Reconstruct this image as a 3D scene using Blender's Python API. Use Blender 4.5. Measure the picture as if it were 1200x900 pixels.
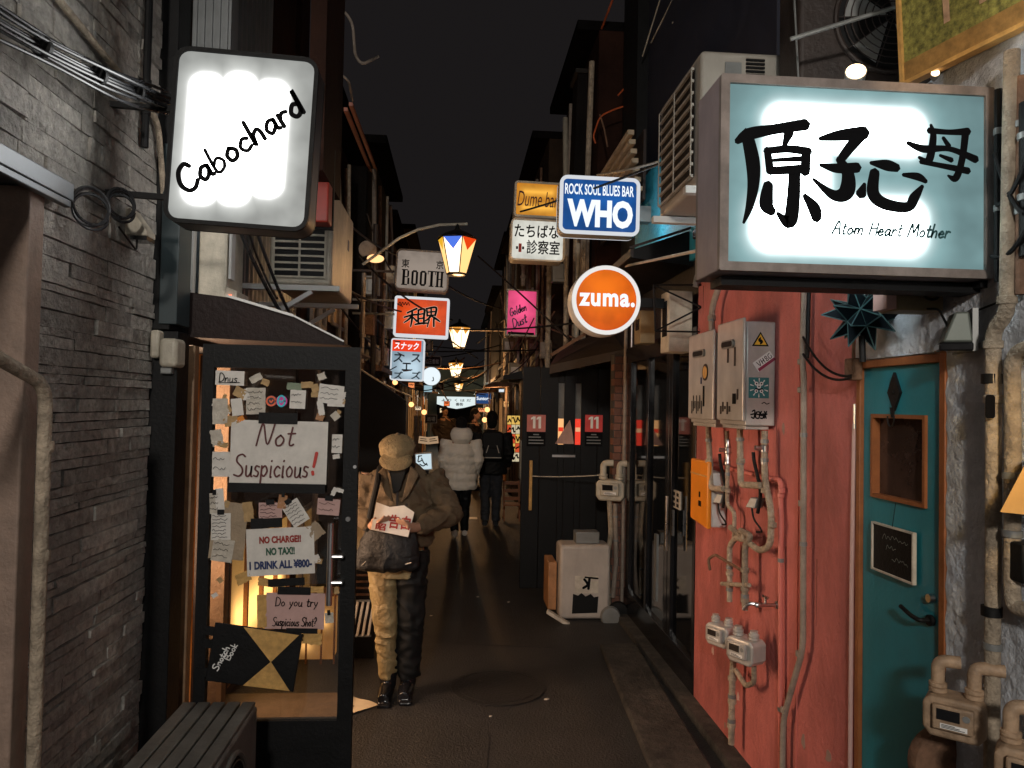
import bpy, bmesh, math, random
from mathutils import Vector, Matrix
R = math.radians
random.seed(11)
S = bpy.context.scene
for o in list(bpy.data.objects): bpy.data.objects.remove(o)
col = S.collection
# ------------------------------------------------ camera, world, lights, exposure
CAM = Vector((0, 0, 1.8)); FPX = 870.0; ROLL = R(1.2)
_d = Vector(((535 - 600) / FPX, -(472 - 450) / FPX, -1)).normalized()
_z = Vector((math.sin(ROLL), math.cos(ROLL), 0)); _z = (_z - _d * _z.dot(_d)).normalized()
_x = _d.cross(_z)
CM = Matrix((_x, _d, _z))
cd = bpy.data.cameras.new('camera'); cd.sensor_width = 36; cd.lens = 36 * FPX / 1200; cd.clip_end = 500; cd.clip_start = .02
cam = bpy.data.objects.new('camera', cd); col.objects.link(cam)
cam.matrix_world = Matrix.Translation(CAM) @ CM.to_4x4(); S.camera = cam
W = bpy.data.worlds.new('World'); S.world = W; W.use_nodes = True
W.node_tree.nodes['Background'].inputs[0].default_value = (.0088, .0077, .0080, 1)
W.node_tree.nodes['Background'].inputs[1].default_value = 1.0
S.view_settings.view_transform = 'Standard'; S.view_settings.look = 'None'
S.view_settings.exposure = 0.22; S.view_settings.gamma = 1.0
S.cycles.use_denoising = True
S.cycles.max_bounces = 6; S.cycles.diffuse_bounces = 3; S.cycles.transparent_max_bounces = 12
S.cycles.sample_clamp_indirect = 4

def lamp(name, kind, loc, power, color, size=.1, to=None, sy=None, spot=None):
    l = bpy.data.lights.new(name, kind); l.energy = power; l.color = color
    if kind == 'AREA':
        l.size = size
        if sy: l.shape = 'RECTANGLE'; l.size_y = sy
    else: l.shadow_soft_size = size
    if kind == 'SPOT': l.spot_size = R(spot or 70); l.spot_blend = .6
    o = bpy.data.objects.new(name, l); o.location = loc; col.objects.link(o)
    if to is not None: o.rotation_euler = (Vector(to) - Vector(loc)).to_track_quat('-Z', 'Y').to_euler()
    return o
WARM = (1, .62, .30); AMBER = (1, .52, .20); NEUT = (1, .86, .70)
lamp('bar_doorway_light', 'AREA', (-1.62, 4.02, 1.40), 46, (1, .64, .40), .62, (1.4, 3.5, 1.1), 1.4)  # assumed glow of the bar interior, area light set inside the doorway
lamp('street_lamp_behind', 'POINT', (-.85, -4.4, 3.9), 800, (1, .93, .84), .22)  # assumed lamp behind the camera, added to light the near surfaces
lamp('lantern_light', 'POINT', (.0, 6.58, 2.93), 26, (1, .55, .22), .10)
lamp('lantern_light', 'POINT', (.03, 16.9, 2.9), 110, (1, .50, .18), .12)
lamp('lantern_light', 'POINT', (-.03, 24.9, 2.5), 130, (1, .50, .18), .12)

# ------------------------------------------------ pixel to world helpers (photo pixels 1200 x 900)
def _ray(u, v): return CM @ Vector(((u - 600) / FPX, -(v - 450) / FPX, -1))
def P(u, v, Y):
    w = _ray(u, v); return CAM + w * ((Y - CAM.y) / w.y)
def PX(u, v, X):
    w = _ray(u, v); return CAM + w * ((X - CAM.x) / w.x)
def PG(u, v, Z=0.0):
    w = _ray(u, v); return CAM + w * ((Z - CAM.z) / w.z)
def C(h):
    h = h.lstrip('#'); c = [int(h[i:i + 2], 16) / 255 for i in (0, 2, 4)]
    return tuple(x / 12.92 if x < .04045 else ((x + .055) / 1.055) ** 2.4 for x in c) + (1,)

# ------------------------------------------------ materials
def _n(nt, t, **k):
    n = nt.nodes.new(t)
    for a, b in k.items(): setattr(n, a, b)
    return n
def mat(name, c, rough=.65, metal=0, var=.25, scale=6, bump=0, bscale=60, stain=0, spec=.5, island=0, grad=None, coat=0):
    m = bpy.data.materials.new(name); m.use_nodes = True; nt = m.node_tree; b = nt.nodes['Principled BSDF']
    c = tuple(c) if not isinstance(c, str) else C(c)
    if len(c) == 3: c = c + (1,)
    L = nt.links.new
    tc = _n(nt, 'ShaderNodeTexCoord')
    nz = _n(nt, 'ShaderNodeTexNoise'); nz.inputs['Scale'].default_value = scale; nz.inputs['Detail'].default_value = 6; nz.inputs['Roughness'].default_value = .65
    L(tc.outputs['Object'], nz.inputs['Vector'])
    mr = _n(nt, 'ShaderNodeMapRange'); mr.inputs[1].default_value = .3; mr.inputs[2].default_value = .7
    mr.inputs[3].default_value = 1 - var; mr.inputs[4].default_value = 1 + var
    L(nz.outputs['Fac'], mr.inputs[0])
    mul = _n(nt, 'ShaderNodeVectorMath', operation='SCALE'); mul.inputs[0].default_value = c[:3]
    L(mr.outputs[0], mul.inputs['Scale']); out = mul.outputs[0]
    if island:
        g = _n(nt, 'ShaderNodeNewGeometry'); r = _n(nt, 'ShaderNodeMapRange'); r.inputs[3].default_value = 1 - island; r.inputs[4].default_value = 1 + island
        L(g.outputs['Random Per Island'], r.inputs[0])
        m2 = _n(nt, 'ShaderNodeVectorMath', operation='SCALE'); L(out, m2.inputs[0]); L(r.outputs[0], m2.inputs['Scale']); out = m2.outputs[0]
    if stain:
        n2 = _n(nt, 'ShaderNodeTexNoise'); n2.inputs['Scale'].default_value = 1.7; n2.inputs['Detail'].default_value = 8; n2.inputs['Roughness'].default_value = .7
        mp = _n(nt, 'ShaderNodeMapping'); mp.inputs['Scale'].default_value = (1.6, 1.6, .5)
        L(tc.outputs['Object'], mp.inputs[0]); L(mp.outputs[0], n2.inputs['Vector'])
        r2 = _n(nt, 'ShaderNodeMapRange'); r2.inputs[1].default_value = .42; r2.inputs[2].default_value = .68; r2.inputs[3].default_value = 1; r2.inputs[4].default_value = 1 - stain
        L(n2.outputs['Fac'], r2.inputs[0])
        m3 = _n(nt, 'ShaderNodeVectorMath', operation='SCALE'); L(out, m3.inputs[0]); L(r2.outputs[0], m3.inputs['Scale']); out = m3.outputs[0]
    L(out, b.inputs['Base Color'])
    b.inputs['Metallic'].default_value = metal; b.inputs['Specular IOR Level'].default_value = spec
    if coat: b.inputs['Coat Weight'].default_value = coat; b.inputs['Coat Roughness'].default_value = .08
    rr = _n(nt, 'ShaderNodeMapRange'); rr.inputs[3].default_value = max(.03, rough - .12); rr.inputs[4].default_value = min(1, rough + .12)
    L(nz.outputs['Fac'], rr.inputs[0]); L(rr.outputs[0], b.inputs['Roughness'])
    if bump:
        n3 = _n(nt, 'ShaderNodeTexNoise'); n3.inputs['Scale'].default_value = bscale; n3.inputs['Detail'].default_value = 8; n3.inputs['Roughness'].default_value = .62
        L(tc.outputs['Object'], n3.inputs['Vector'])
        bp = _n(nt, 'ShaderNodeBump'); bp.inputs['Strength'].default_value = min(1, bump); bp.inputs['Distance'].default_value = .02 * max(1, bump)
        L(n3.outputs['Fac'], bp.inputs['Height']); L(bp.outputs[0], b.inputs['Normal'])
    return m
def lit(name, c, strength, tubes=None, dim=.3, dimc=None, light=True):
    """backlit panel: lamp tubes behind it make bright zones (cx, cz, hx, hz, r, soft in local metres)"""
    m = bpy.data.materials.new(name); m.use_nodes = True; nt = m.node_tree; nt.nodes.remove(nt.nodes['Principled BSDF'])
    L = nt.links.new; out = nt.nodes['Material Output']
    c = C(c) if isinstance(c, str) else tuple(c); c = c if len(c) == 4 else c + (1,)
    dimc = c if dimc is None else (C(dimc) if isinstance(dimc, str) else tuple(dimc) + (1,))
    em = _n(nt, 'ShaderNodeEmission'); em.inputs[0].default_value = c; em.inputs[1].default_value = strength
    df = _n(nt, 'ShaderNodeBsdfGlossy'); df.inputs['Roughness'].default_value = .4; df.inputs[0].default_value = (.012, .012, .012, 1)
    if tubes:
        tc = _n(nt, 'ShaderNodeTexCoord'); sx = _n(nt, 'ShaderNodeSeparateXYZ'); L(tc.outputs['Object'], sx.inputs[0])
        def M(op, a, b=None):
            n = _n(nt, 'ShaderNodeMath', operation=op)
            for i, q in enumerate((a, b)):
                if q is None: continue
                if isinstance(q, (int, float)): n.inputs[i].default_value = q
                else: L(q, n.inputs[i])
            return n.outputs[0]
        acc = None; hal = None
        for (cx, cz, hx, hz, r, soft) in tubes:
            qx = M('MAXIMUM', M('SUBTRACT', M('ABSOLUTE', M('SUBTRACT', sx.outputs[0], cx)), hx - r), 0)
            qz = M('MAXIMUM', M('SUBTRACT', M('ABSOLUTE', M('SUBTRACT', sx.outputs[2], cz)), hz - r), 0)
            dd = M('SUBTRACT', M('SQRT', M('ADD', M('MULTIPLY', qx, qx), M('MULTIPLY', qz, qz))), r)
            mr = _n(nt, 'ShaderNodeMapRange', interpolation_type='SMOOTHSTEP'); mr.inputs[1].default_value = -soft * .5; mr.inputs[2].default_value = soft
            mr.inputs[3].default_value = 1; mr.inputs[4].default_value = 0; L(dd, mr.inputs[0])
            acc = mr.outputs[0] if acc is None else M('MAXIMUM', acc, mr.outputs[0])
            m2 = _n(nt, 'ShaderNodeMapRange', interpolation_type='SMOOTHSTEP'); m2.inputs[1].default_value = -soft * .3; m2.inputs[2].default_value = soft * 2.6; m2.inputs[3].default_value = 1; m2.inputs[4].default_value = 0; L(dd, m2.inputs[0])
            hal = m2.outputs[0] if hal is None else M('MAXIMUM', hal, m2.outputs[0])
        nz = _n(nt, 'ShaderNodeTexNoise'); nz.inputs['Scale'].default_value = 9; L(tc.outputs['Object'], nz.inputs['Vector'])
        dn = M('ADD', M('MULTIPLY', nz.outputs['Fac'], dim * .9), dim * .55)
        p = M('POWER', acc, 4.0)
        L(M('ADD', M('ADD', M('MULTIPLY', p, strength), M('MULTIPLY', dn, M('SUBTRACT', 1, p))), M('MULTIPLY', M('POWER', hal, 1.6), .42 if strength > 2 else 0)), em.inputs[1])
        mx = _n(nt, 'ShaderNodeMix', data_type='RGBA'); mx.inputs[6].default_value = dimc; mx.inputs[7].default_value = c
        L(acc, mx.inputs[0]); L(mx.outputs[2], em.inputs[0])
    ad = _n(nt, 'ShaderNodeAddShader'); L(em.outputs[0], ad.inputs[0]); L(df.outputs[0], ad.inputs[1]); L(ad.outputs[0], out.inputs[0])
    return m
def glass(name, tint=(.9, .9, .9), alpha=.12, rough=.03):
    m = bpy.data.materials.new(name); m.use_nodes = True; nt = m.node_tree; nt.nodes.remove(nt.nodes['Principled BSDF'])
    t = _n(nt, 'ShaderNodeBsdfTransparent'); t.inputs[0].default_value = tint + (1,)
    g = _n(nt, 'ShaderNodeBsdfGlossy'); g.inputs['Roughness'].default_value = rough; g.inputs[0].default_value = (1, 1, 1, 1)
    f = _n(nt, 'ShaderNodeFresnel'); f.inputs[0].default_value = 1.5
    ad = _n(nt, 'ShaderNodeMath', operation='ADD'); ad.inputs[1].default_value = alpha * .3; nt.links.new(f.outputs[0], ad.inputs[0])
    mx = _n(nt, 'ShaderNodeMixShader'); nt.links.new(ad.outputs[0], mx.inputs[0]); nt.links.new(t.outputs[0], mx.inputs[1]); nt.links.new(g.outputs[0], mx.inputs[2])
    nt.links.new(mx.outputs[0], nt.nodes['Material Output'].inputs[0]); return m

M = {}
M['asphalt'] = mat('asphalt', (.034, .031, .030), .55, var=.75, scale=120, bump=1.6, bscale=70, stain=.55)
M['concrete'] = mat('concrete', (.062, .054, .045), .85, var=.6, scale=16, bump=1.2, bscale=50, stain=.75)
M['stone'] = mat('stone', (.365, .345, .312), .70, var=.40, scale=26, bump=1.0, bscale=45, island=.22, stain=.25)
M['mortar'] = mat('mortar', (.06, .055, .05), .9)
M['siding'] = mat('siding', (.16, .095, .065), .65, var=.3, scale=5, bump=.3, bscale=30, island=.2)
M['jamb'] = mat('jamb', (.25, .175, .135), .6, var=.2, scale=12, bump=.3, bscale=50, stain=.2)
M['pink'] = mat('pink', (.51, .145, .130), .60, var=.16, scale=3.2, bump=.5, bscale=40, stain=.45)
M['pinkpipe'] = mat('pinkpipe', (.56, .16, .13), .4, var=.1)
M['greywall'] = mat('greywall', (.58, .61, .66), .75, var=.22, scale=7, bump=1.2, bscale=30, stain=.3)
M['cyanwall'] = mat('cyanwall', (.03, .30, .42), .6, var=.2, bump=.8, bscale=25)
M['black'] = mat('black', (.0055, .0055, .006), .55, var=.3, scale=10, bump=.15, spec=.22)
M['blackgloss'] = mat('blackgloss', (.010, .010, .012), .18, var=.3)
M['teal_dark'] = mat('teal_dark', (.018, .030, .034), .45, var=.25)
M['steel'] = mat('steel', (.55, .55, .56), .3, 1, var=.1)
M['whitemetal'] = mat('whitemetal', (.55, .54, .52), .45, var=.08)
M['greymetal'] = mat('greymetal', (.22, .225, .22), .45, .3, var=.2)
M['cream'] = mat('cream', (.50, .45, .36), .5, var=.22, scale=12, stain=.4, bump=.15)
M['heater'] = mat('heater', (.54, .52, .49), .32, .3, var=.14, scale=9, stain=.3)
M['insul'] = mat('insul', (.43, .35, .26), .65, var=.4, scale=24, bump=.9, bscale=60, stain=.55)
M['darkinsul'] = mat('darkinsul', (.27, .22, .18), .65, var=.25, scale=18, bump=.4, bscale=50)
M['rust'] = mat('rust', (.16, .085, .05), .8, var=.5, scale=14, bump=.4)
M['corrug'] = mat('corrug', (.20, .21, .215), .4, .4, var=.15)
M['darkbrown'] = mat('darkbrown', (.022, .013, .010), .6, var=.35, bump=.3, bscale=30)
M['jambwood'] = mat('jambwood', (.20, .125, .07), .55, var=.3, scale=9, bump=.2)
M['wood'] = mat('wood', (.36, .17, .07), .5, var=.3, scale=9, bump=.2)
M['orangewood'] = mat('orangewood', (.26, .085, .025), .5, var=.25, scale=10, bump=.2)
M['teal'] = mat('teal', (.016, .20, .250), .42, var=.14, scale=4, bump=.08, stain=.18)
M['paper'] = mat('paper', (.66, .62, .57), .8, var=.10, scale=14)
M['paper2'] = mat('paper2', (.50, .45, .38), .8, var=.25, scale=14, bump=.3, bscale=40)
M['tanpaper'] = mat('tanpaper', (.40, .26, .12), .8, var=.3, scale=20)
M['pinkpaper'] = mat('pinkpaper', (.52, .33, .30), .8, var=.08, scale=14)
M['ink'] = mat('ink', (.005, .005, .006), .7, var=.1, spec=.08)
M['inkred'] = mat('inkred', (.30, .02, .012), .6, var=.2)
M['inkmaroon'] = mat('inkmaroon', (.10, .02, .02), .6, var=.2)
M['inkgreen'] = mat('inkgreen', (.02, .09, .05), .6, var=.2)
M['inkblue'] = mat('inkblue', (.015, .03, .11), .6, var=.2)
M['red'] = mat('red', (.50, .03, .02), .5, var=.12)
M['white'] = mat('white', (.75, .74, .72), .5, var=.06)
M['yellow'] = mat('yellow', (.75, .42, .03), .5, var=.08)
M['orange'] = mat('orange', (.68, .22, .012), .42, var=.12)
M['rubber'] = mat('rubber', (.009, .009, .009), .65, var=.2, spec=.25)
M['gold'] = mat('gold', (.52, .30, .09), .6, var=.3, scale=25)
M['asphaltpaper'] = mat('asphaltpaper', (.62, .5, .33), .8, var=.15)
M['roofblack'] = mat('roofblack', (.008, .007, .007), .9, spec=.0)
M['glass'] = glass('glass')
M['smoke'] = glass('smoke', (.22, .21, .20), .3, .05)
M['darkglass'] = mat('darkglass', (.010, .010, .011), .06, var=.1, coat=.3)
M['brown_fac'] = mat('brown_fac', (.028, .012, .008), .7, var=.4, scale=3, bump=.4, bscale=14, stain=.4, spec=.08)
M['dark_fac'] = mat('dark_fac', (.012, .010, .009), .7, var=.4, scale=3, bump=.4, bscale=14, stain=.4, spec=.08)
M['tan_fac'] = mat('tan_fac', (.038, .025, .017), .7, var=.35, scale=3, bump=.4, bscale=14, stain=.4, spec=.08)
M['grey_fac'] = mat('grey_fac', (.032, .029, .026), .7, var=.35, scale=3, bump=.4, bscale=14, stain=.4, spec=.08)

# ------------------------------------------------ mesh builder
class MB:
    def __init__(s): s.v = []; s.f = []; s.m = []; s.mi = 0
    def add(s, vs, fs):
        n = len(s.v); s.v += [Vector(q) for q in vs]; s.f += [tuple(n + i for i in f) for f in fs]; s.m += [s.mi] * len(fs); return s
    def box(s, x0, y0, z0, x1, y1, z1):
        x0, x1 = min(x0, x1), max(x0, x1); y0, y1 = min(y0, y1), max(y0, y1); z0, z1 = min(z0, z1), max(z0, z1)
        return s.add([(x, y, z) for z in (z0, z1) for x, y in ((x0, y0), (x1, y0), (x1, y1), (x0, y1))],
                     [(3, 2, 1, 0), (4, 5, 6, 7), (0, 1, 5, 4), (1, 2, 6, 5), (2, 3, 7, 6), (3, 0, 4, 7)])
    def bar(s, a, b, w, h=None):
        """box beam between two points"""
        a, b = Vector(a), Vector(b); h = h or w; d = (b - a).normalized()
        u = d.cross(Vector((0, 0, 1)));
        if u.length < 1e-4: u = Vector((1, 0, 0))
        u.normalize(); t = u.cross(d)
        vs = [p + u * (w / 2) * i + t * (h / 2) * j for p in (a, b) for i, j in ((-1, -1), (1, -1), (1, 1), (-1, 1))]
        return s.add(vs, [(0, 1, 2, 3), (7, 6, 5, 4), (4, 5, 1, 0), (5, 6, 2, 1), (6, 7, 3, 2), (7, 4, 0, 3)])
    def tube(s, pts, r, n=10, cap=True):
        pts = [Vector(p) for p in pts]; k = len(pts); rs = r if isinstance(r, (list, tuple)) else [r] * k
        ref = None; rings = []
        for i, p in enumerate(pts):
            d = (pts[min(i + 1, k - 1)] - pts[max(i - 1, 0)]).normalized()
            if ref is None:
                ref = d.cross(Vector((0, 0, 1)))
                if ref.length < .05: ref = d.cross(Vector((0, 1, 0)))
            ref = (ref - d * ref.dot(d)).normalized(); b = d.cross(ref)
            rings.append([p + (ref * math.cos(2 * math.pi * j / n) + b * math.sin(2 * math.pi * j / n)) * rs[i] for j in range(n)])
        vs = [q for rg in rings for q in rg]
        fs = [(i * n + j, i * n + (j + 1) % n, (i + 1) * n + (j + 1) % n, (i + 1) * n + j) for i in range(k - 1) for j in range(n)]
        if cap: fs += [tuple(reversed(range(n))), tuple((k - 1) * n + j for j in range(n))]
        return s.add(vs, fs)
    def loft(s, rings, n=16):
        """rings of (x, y, z, rx, ry)"""
        vs = [(x + rx * math.cos(2 * math.pi * j / n), y + ry * math.sin(2 * math.pi * j / n), z) for x, y, z, rx, ry in rings for j in range(n)]
        k = len(rings)
        fs = [(i * n + j, i * n + (j + 1) % n, (i + 1) * n + (j + 1) % n, (i + 1) * n + j) for i in range(k - 1) for j in range(n)]
        fs += [tuple(reversed(range(n))), tuple((k - 1) * n + j for j in range(n))]
        return s.add(vs, fs)
    def ball(s, c, rx, ry=None, rz=None, n=14):
        ry = ry or rx; rz = rz or rx
        return s.loft([(c[0], c[1], c[2] - rz * math.cos(math.pi * (i + .03) / (n + .06)), rx * math.sin(math.pi * (i + .03) / (n + .06)), ry * math.sin(math.pi * (i + .03) / (n + .06))) for i in range(n + 1)], n)
    def lathe(s, prof, c, axis='z', n=20):
        """(radius, offset) along an axis"""
        vs = []
        for r, h in prof:
            for j in range(n):
                a = 2 * math.pi * j / n; p, q = r * math.cos(a), r * math.sin(a)
                vs.append((c[0] + p, c[1] + q, c[2] + h) if axis == 'z' else (c[0] + p, c[1] + h, c[2] + q) if axis == 'y' else (c[0] + h, c[1] + p, c[2] + q))
        k = len(prof)
        fs = [(i * n + j, i * n + (j + 1) % n, (i + 1) * n + (j + 1) % n, (i + 1) * n + j) for i in range(k - 1) for j in range(n)]
        fs += [tuple(reversed(range(n))), tuple((k - 1) * n + j for j in range(n))]
        return s.add(vs, fs)
    def prism(s, poly, a, b, plane='xz'):
        k = len(poly)
        mk = (lambda p, q, t: (p, t, q)) if plane == 'xz' else (lambda p, q, t: (t, p, q)) if plane == 'yz' else (lambda p, q, t: (p, q, t))
        vs = [mk(p, q, t) for t in (a, b) for p, q in poly]
        return s.add(vs, [tuple(range(k)), tuple(reversed(range(k, 2 * k)))] + [(i, k + i, k + (i + 1) % k, (i + 1) % k) for i in range(k)])
    def stroke(s, pts, w, y=0, t=.002, smooth=True):
        """brush line in the local xz plane: pts (x, z) or (x, z, w); faces -y"""
        q = [(p[0], p[1], p[2] if len(p) > 2 else w) for p in pts]
        if smooth and len(q) > 2:
            o = []
            for i in range(len(q) - 1):
                p0, p1, p2, p3 = q[max(i - 1, 0)], q[i], q[i + 1], q[min(i + 2, len(q) - 1)]
                for k in range(7):
                    u = k / 7
                    o.append(tuple(.5 * (2 * p1[c] + (p2[c] - p0[c]) * u + (2 * p0[c] - 5 * p1[c] + 4 * p2[c] - p3[c]) * u * u + (3 * p1[c] - p0[c] - 3 * p2[c] + p3[c]) * u ** 3) for c in range(3)))
            q = o + [q[-1]]
        k = len(q); L = []; Rr = []
        for i, (x, z, ww) in enumerate(q):
            a, b = q[max(i - 1, 0)], q[min(i + 1, k - 1)]; dx, dz = b[0] - a[0], b[1] - a[1]; l = math.hypot(dx, dz) or 1
            nx, nz = -dz / l * ww / 2, dx / l * ww / 2; L.append((x + nx, z + nz)); Rr.append((x - nx, z - nz))
        def cap(i, sg):
            x, z, ww = q[i]; a = q[i - 1] if i else q[1]; ang = math.atan2(z - a[1], x - a[0])
            return [(x + ww / 2 * math.cos(ang + th), z + ww / 2 * math.sin(ang + th)) for th in (R(60), R(0), R(-60))]
        e, b0 = cap(k - 1, 1), cap(0, -1)
        e = cap(k - 1, 1)
        out = L + e + Rr[::-1] + b0
        ft = [(x, y - t, z) for x, z in out]; kk = len(ft)
        # strip faces
        vs = [(x, y - t, z) for x, z in L] + [(x, y - t, z) for x, z in Rr]
        fs = [(i, i + 1, k + i + 1, k + i) for i in range(k - 1)]
        nb = len(vs); vs += [(x, y - t, z) for x, z in e]; fs.append((k - 1, nb, nb + 1, nb + 2, 2 * k - 1))
        nb = len(vs); vs += [(x, y - t, z) for x, z in b0]; fs.append((k, nb, nb + 1, nb + 2, 0))
        return s.add(vs, fs)
    def text(s, body, x0, z0, x1, z1, y=0, t=.002, bold=0, shear=0, sp=1.0):
        """lettering in the xz plane fitted to a box"""
        cu = bpy.data.curves.new('lettering', 'FONT'); cu.body = body; cjk = any(ord(q) > 0x2000 for q in body); cu.offset = 0 if cjk else bold; cu.shear = shear; cu.space_character = sp; cu.resolution_u = 3
        cu.align_x = 'CENTER'
        ob = bpy.data.objects.new('lettering', cu); me = bpy.data.meshes.new_from_object(ob)
        if me and len(me.vertices):
            xs = [v.co.x for v in me.vertices]; ys = [v.co.y for v in me.vertices]
            sx = (x1 - x0) / (max(xs) - min(xs)); sz = (z1 - z0) / (max(ys) - min(ys))
            sh = [(0, 0)] + ([(bold * .8 * math.cos(a), bold * .8 * math.sin(a)) for a in [R(q * 60 + 15) for q in range(6)]] if cjk and bold else [])
            for q, (dx, dz) in enumerate(sh): s.add([(x0 + (v.co.x - min(xs) + dx) * sx, y - t - q * .00015, z0 + (v.co.y - min(ys) + dz) * sz) for v in me.vertices], [tuple(p.vertices) for p in me.polygons])
        bpy.data.objects.remove(ob); bpy.data.curves.remove(cu)
        if me: bpy.data.meshes.remove(me)
        return s
    def xf(s, mtx, start=0):
        for i in range(start, len(s.v)): s.v[i] = mtx @ s.v[i]
        return s
    def build(s, name, m, parent=None, world=False, bevel=0, smooth=True, seg=2):
        vs = s.v
        if parent is not None and world:
            bpy_inv = wm(parent).inverted(); vs = [bpy_inv @ v for v in vs]
        me = bpy.data.meshes.new(name); me.from_pydata([tuple(v) for v in vs], [], s.f)
        ms = m if isinstance(m, list) else [m]
        for q in ms: me.materials.append(M[q] if isinstance(q, str) else q)
        me.polygons.foreach_set('material_index', s.m); me.update()
        bm = bmesh.new(); bm.from_mesh(me); bmesh.ops.recalc_face_normals(bm, faces=bm.faces); bm.to_mesh(me); bm.free()
        if smooth:
            me.polygons.foreach_set('use_smooth', [True] * len(me.polygons)); me.set_sharp_from_angle(angle=R(35))
        o = bpy.data.objects.new(name, me); col.objects.link(o)
        if parent is not None: o.parent = parent
        if bevel:
            b = o.modifiers.new('bevel', 'BEVEL'); b.width = bevel; b.segments = seg; b.limit_method = 'ANGLE'; b.angle_limit = R(40)
            b.harden_normals = False
        return o
def wm(o):
    m = o.matrix_basis.copy()
    return wm(o.parent) @ m if o.parent else m
def tag(o, label=None, cat=None, group=None, kind=None):
    if label: o['label'] = label
    if cat: o['category'] = cat
    if group: o['group'] = group
    if kind: o['kind'] = kind
    return o
def thing(name, label, cat, loc=(0, 0, 0), group=None, rot=(0, 0, 0)):
    o = bpy.data.objects.new(name, None); o.empty_display_size = .1; col.objects.link(o); o.location = loc; o.rotation_euler = rot
    return tag(o, label, cat, group)
def solo(name, mb, m, label, cat, group=None, bevel=0, smooth=True):
    lo = [min(v[i] for v in mb.v) for i in range(3)]; hi = [max(v[i] for v in mb.v) for i in range(3)]
    c = Vector(((lo[0] + hi[0]) / 2, (lo[1] + hi[1]) / 2, lo[2])); mb.v = [v - c for v in mb.v]
    o = mb.build(name, m, None, bevel=bevel, smooth=smooth); o.location = c; return tag(o, label, cat, group)
def struct(name, mb, m, kind='structure', **k): return tag(mb.build(name, m, **k), kind=kind)
def dup(root, loc, label=None, group=None, rot=None):
    def cp(o, par):
        c = o.copy(); col.objects.link(c)
        if par is not None: c.parent = par
        for ch in [q for q in bpy.data.objects if q.parent == o]: cp(ch, c)
        return c
    r = cp(root, None); r.location = loc
    if rot is not None: r.rotation_euler = rot
    if label: r['label'] = label
    if group: r['group'] = group
    return r
def rrect(x0, z0, x1, z1, r, n=5):
    out = []
    for cx, cz, a0 in ((x1 - r, z1 - r, 0), (x0 + r, z1 - r, 90), (x0 + r, z0 + r, 180), (x1 - r, z0 + r, 270)):
        out += [(cx + r * math.cos(R(a0 + 90 * i / n)), cz + r * math.sin(R(a0 + 90 * i / n))) for i in range(n + 1)]
    return out
def bend(pts, rad, n=6):
    """round a pipe path's corners"""
    pts = [Vector(p) for p in pts]; out = [pts[0]]
    for i in range(1, len(pts) - 1):
        a, b, c = pts[i - 1], pts[i], pts[i + 1]; r = min(rad, (a - b).length * .49, (c - b).length * .49)
        p, q = b + (a - b).normalized() * r, b + (c - b).normalized() * r
        out += [(p * (1 - t) + b * t) * (1 - t) + (b * (1 - t) + q * t) * t for t in [k / n for k in range(n + 1)]]
    return out + [pts[-1]]
def sag(a, b, d, n=14):
    a, b = Vector(a), Vector(b); return [a.lerp(b, i / n) - Vector((0, 0, d * 4 * (i / n) * (1 - i / n))) for i in range(n + 1)]
def fuse(mb, voxel, smooth=6, wr=None):
    """merge overlapping volumes into one continuous surface"""
    me = bpy.data.meshes.new('t'); me.from_pydata([tuple(v) for v in mb.v], [], mb.f); me.update()
    bm = bmesh.new(); bm.from_mesh(me); bmesh.ops.recalc_face_normals(bm, faces=bm.faces); bm.to_mesh(me); bm.free()
    o = bpy.data.objects.new('t', me); col.objects.link(o)
    r = o.modifiers.new('r', 'REMESH'); r.mode = 'VOXEL'; r.voxel_size = voxel
    if smooth: k = o.modifiers.new('s', 'SMOOTH'); k.iterations = smooth; k.factor = .5
    dg = bpy.context.evaluated_depsgraph_get(); me2 = bpy.data.meshes.new_from_object(o.evaluated_get(dg))
    if wr:
        from mathutils import noise as N_
        amp, sc = wr; co = [v.co.copy() for v in me2.vertices]; nn = [v.normal.copy() for v in me2.vertices]
        for v, c, n_ in zip(me2.vertices, co, nn):
            p = Vector((c.x * sc[0] + c.z * sc[1] * .4, c.y * sc[0], c.z * sc[1])); q = p + Vector((N_.noise(p * .5) * 1.2, N_.noise(p * .5 + Vector((9, 2, 1))) * 1.2, N_.noise(p * .5 + Vector((3, 7, 5))) * 1.2))
            v.co = c + n_ * amp * (.8 - 2.2 * abs(N_.noise(q)) + .3 * N_.noise(p * 2.2))
    out = MB(); out.add([v.co.copy() for v in me2.vertices], [tuple(p.vertices) for p in me2.polygons])
    bpy.data.objects.remove(o); return out

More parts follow.
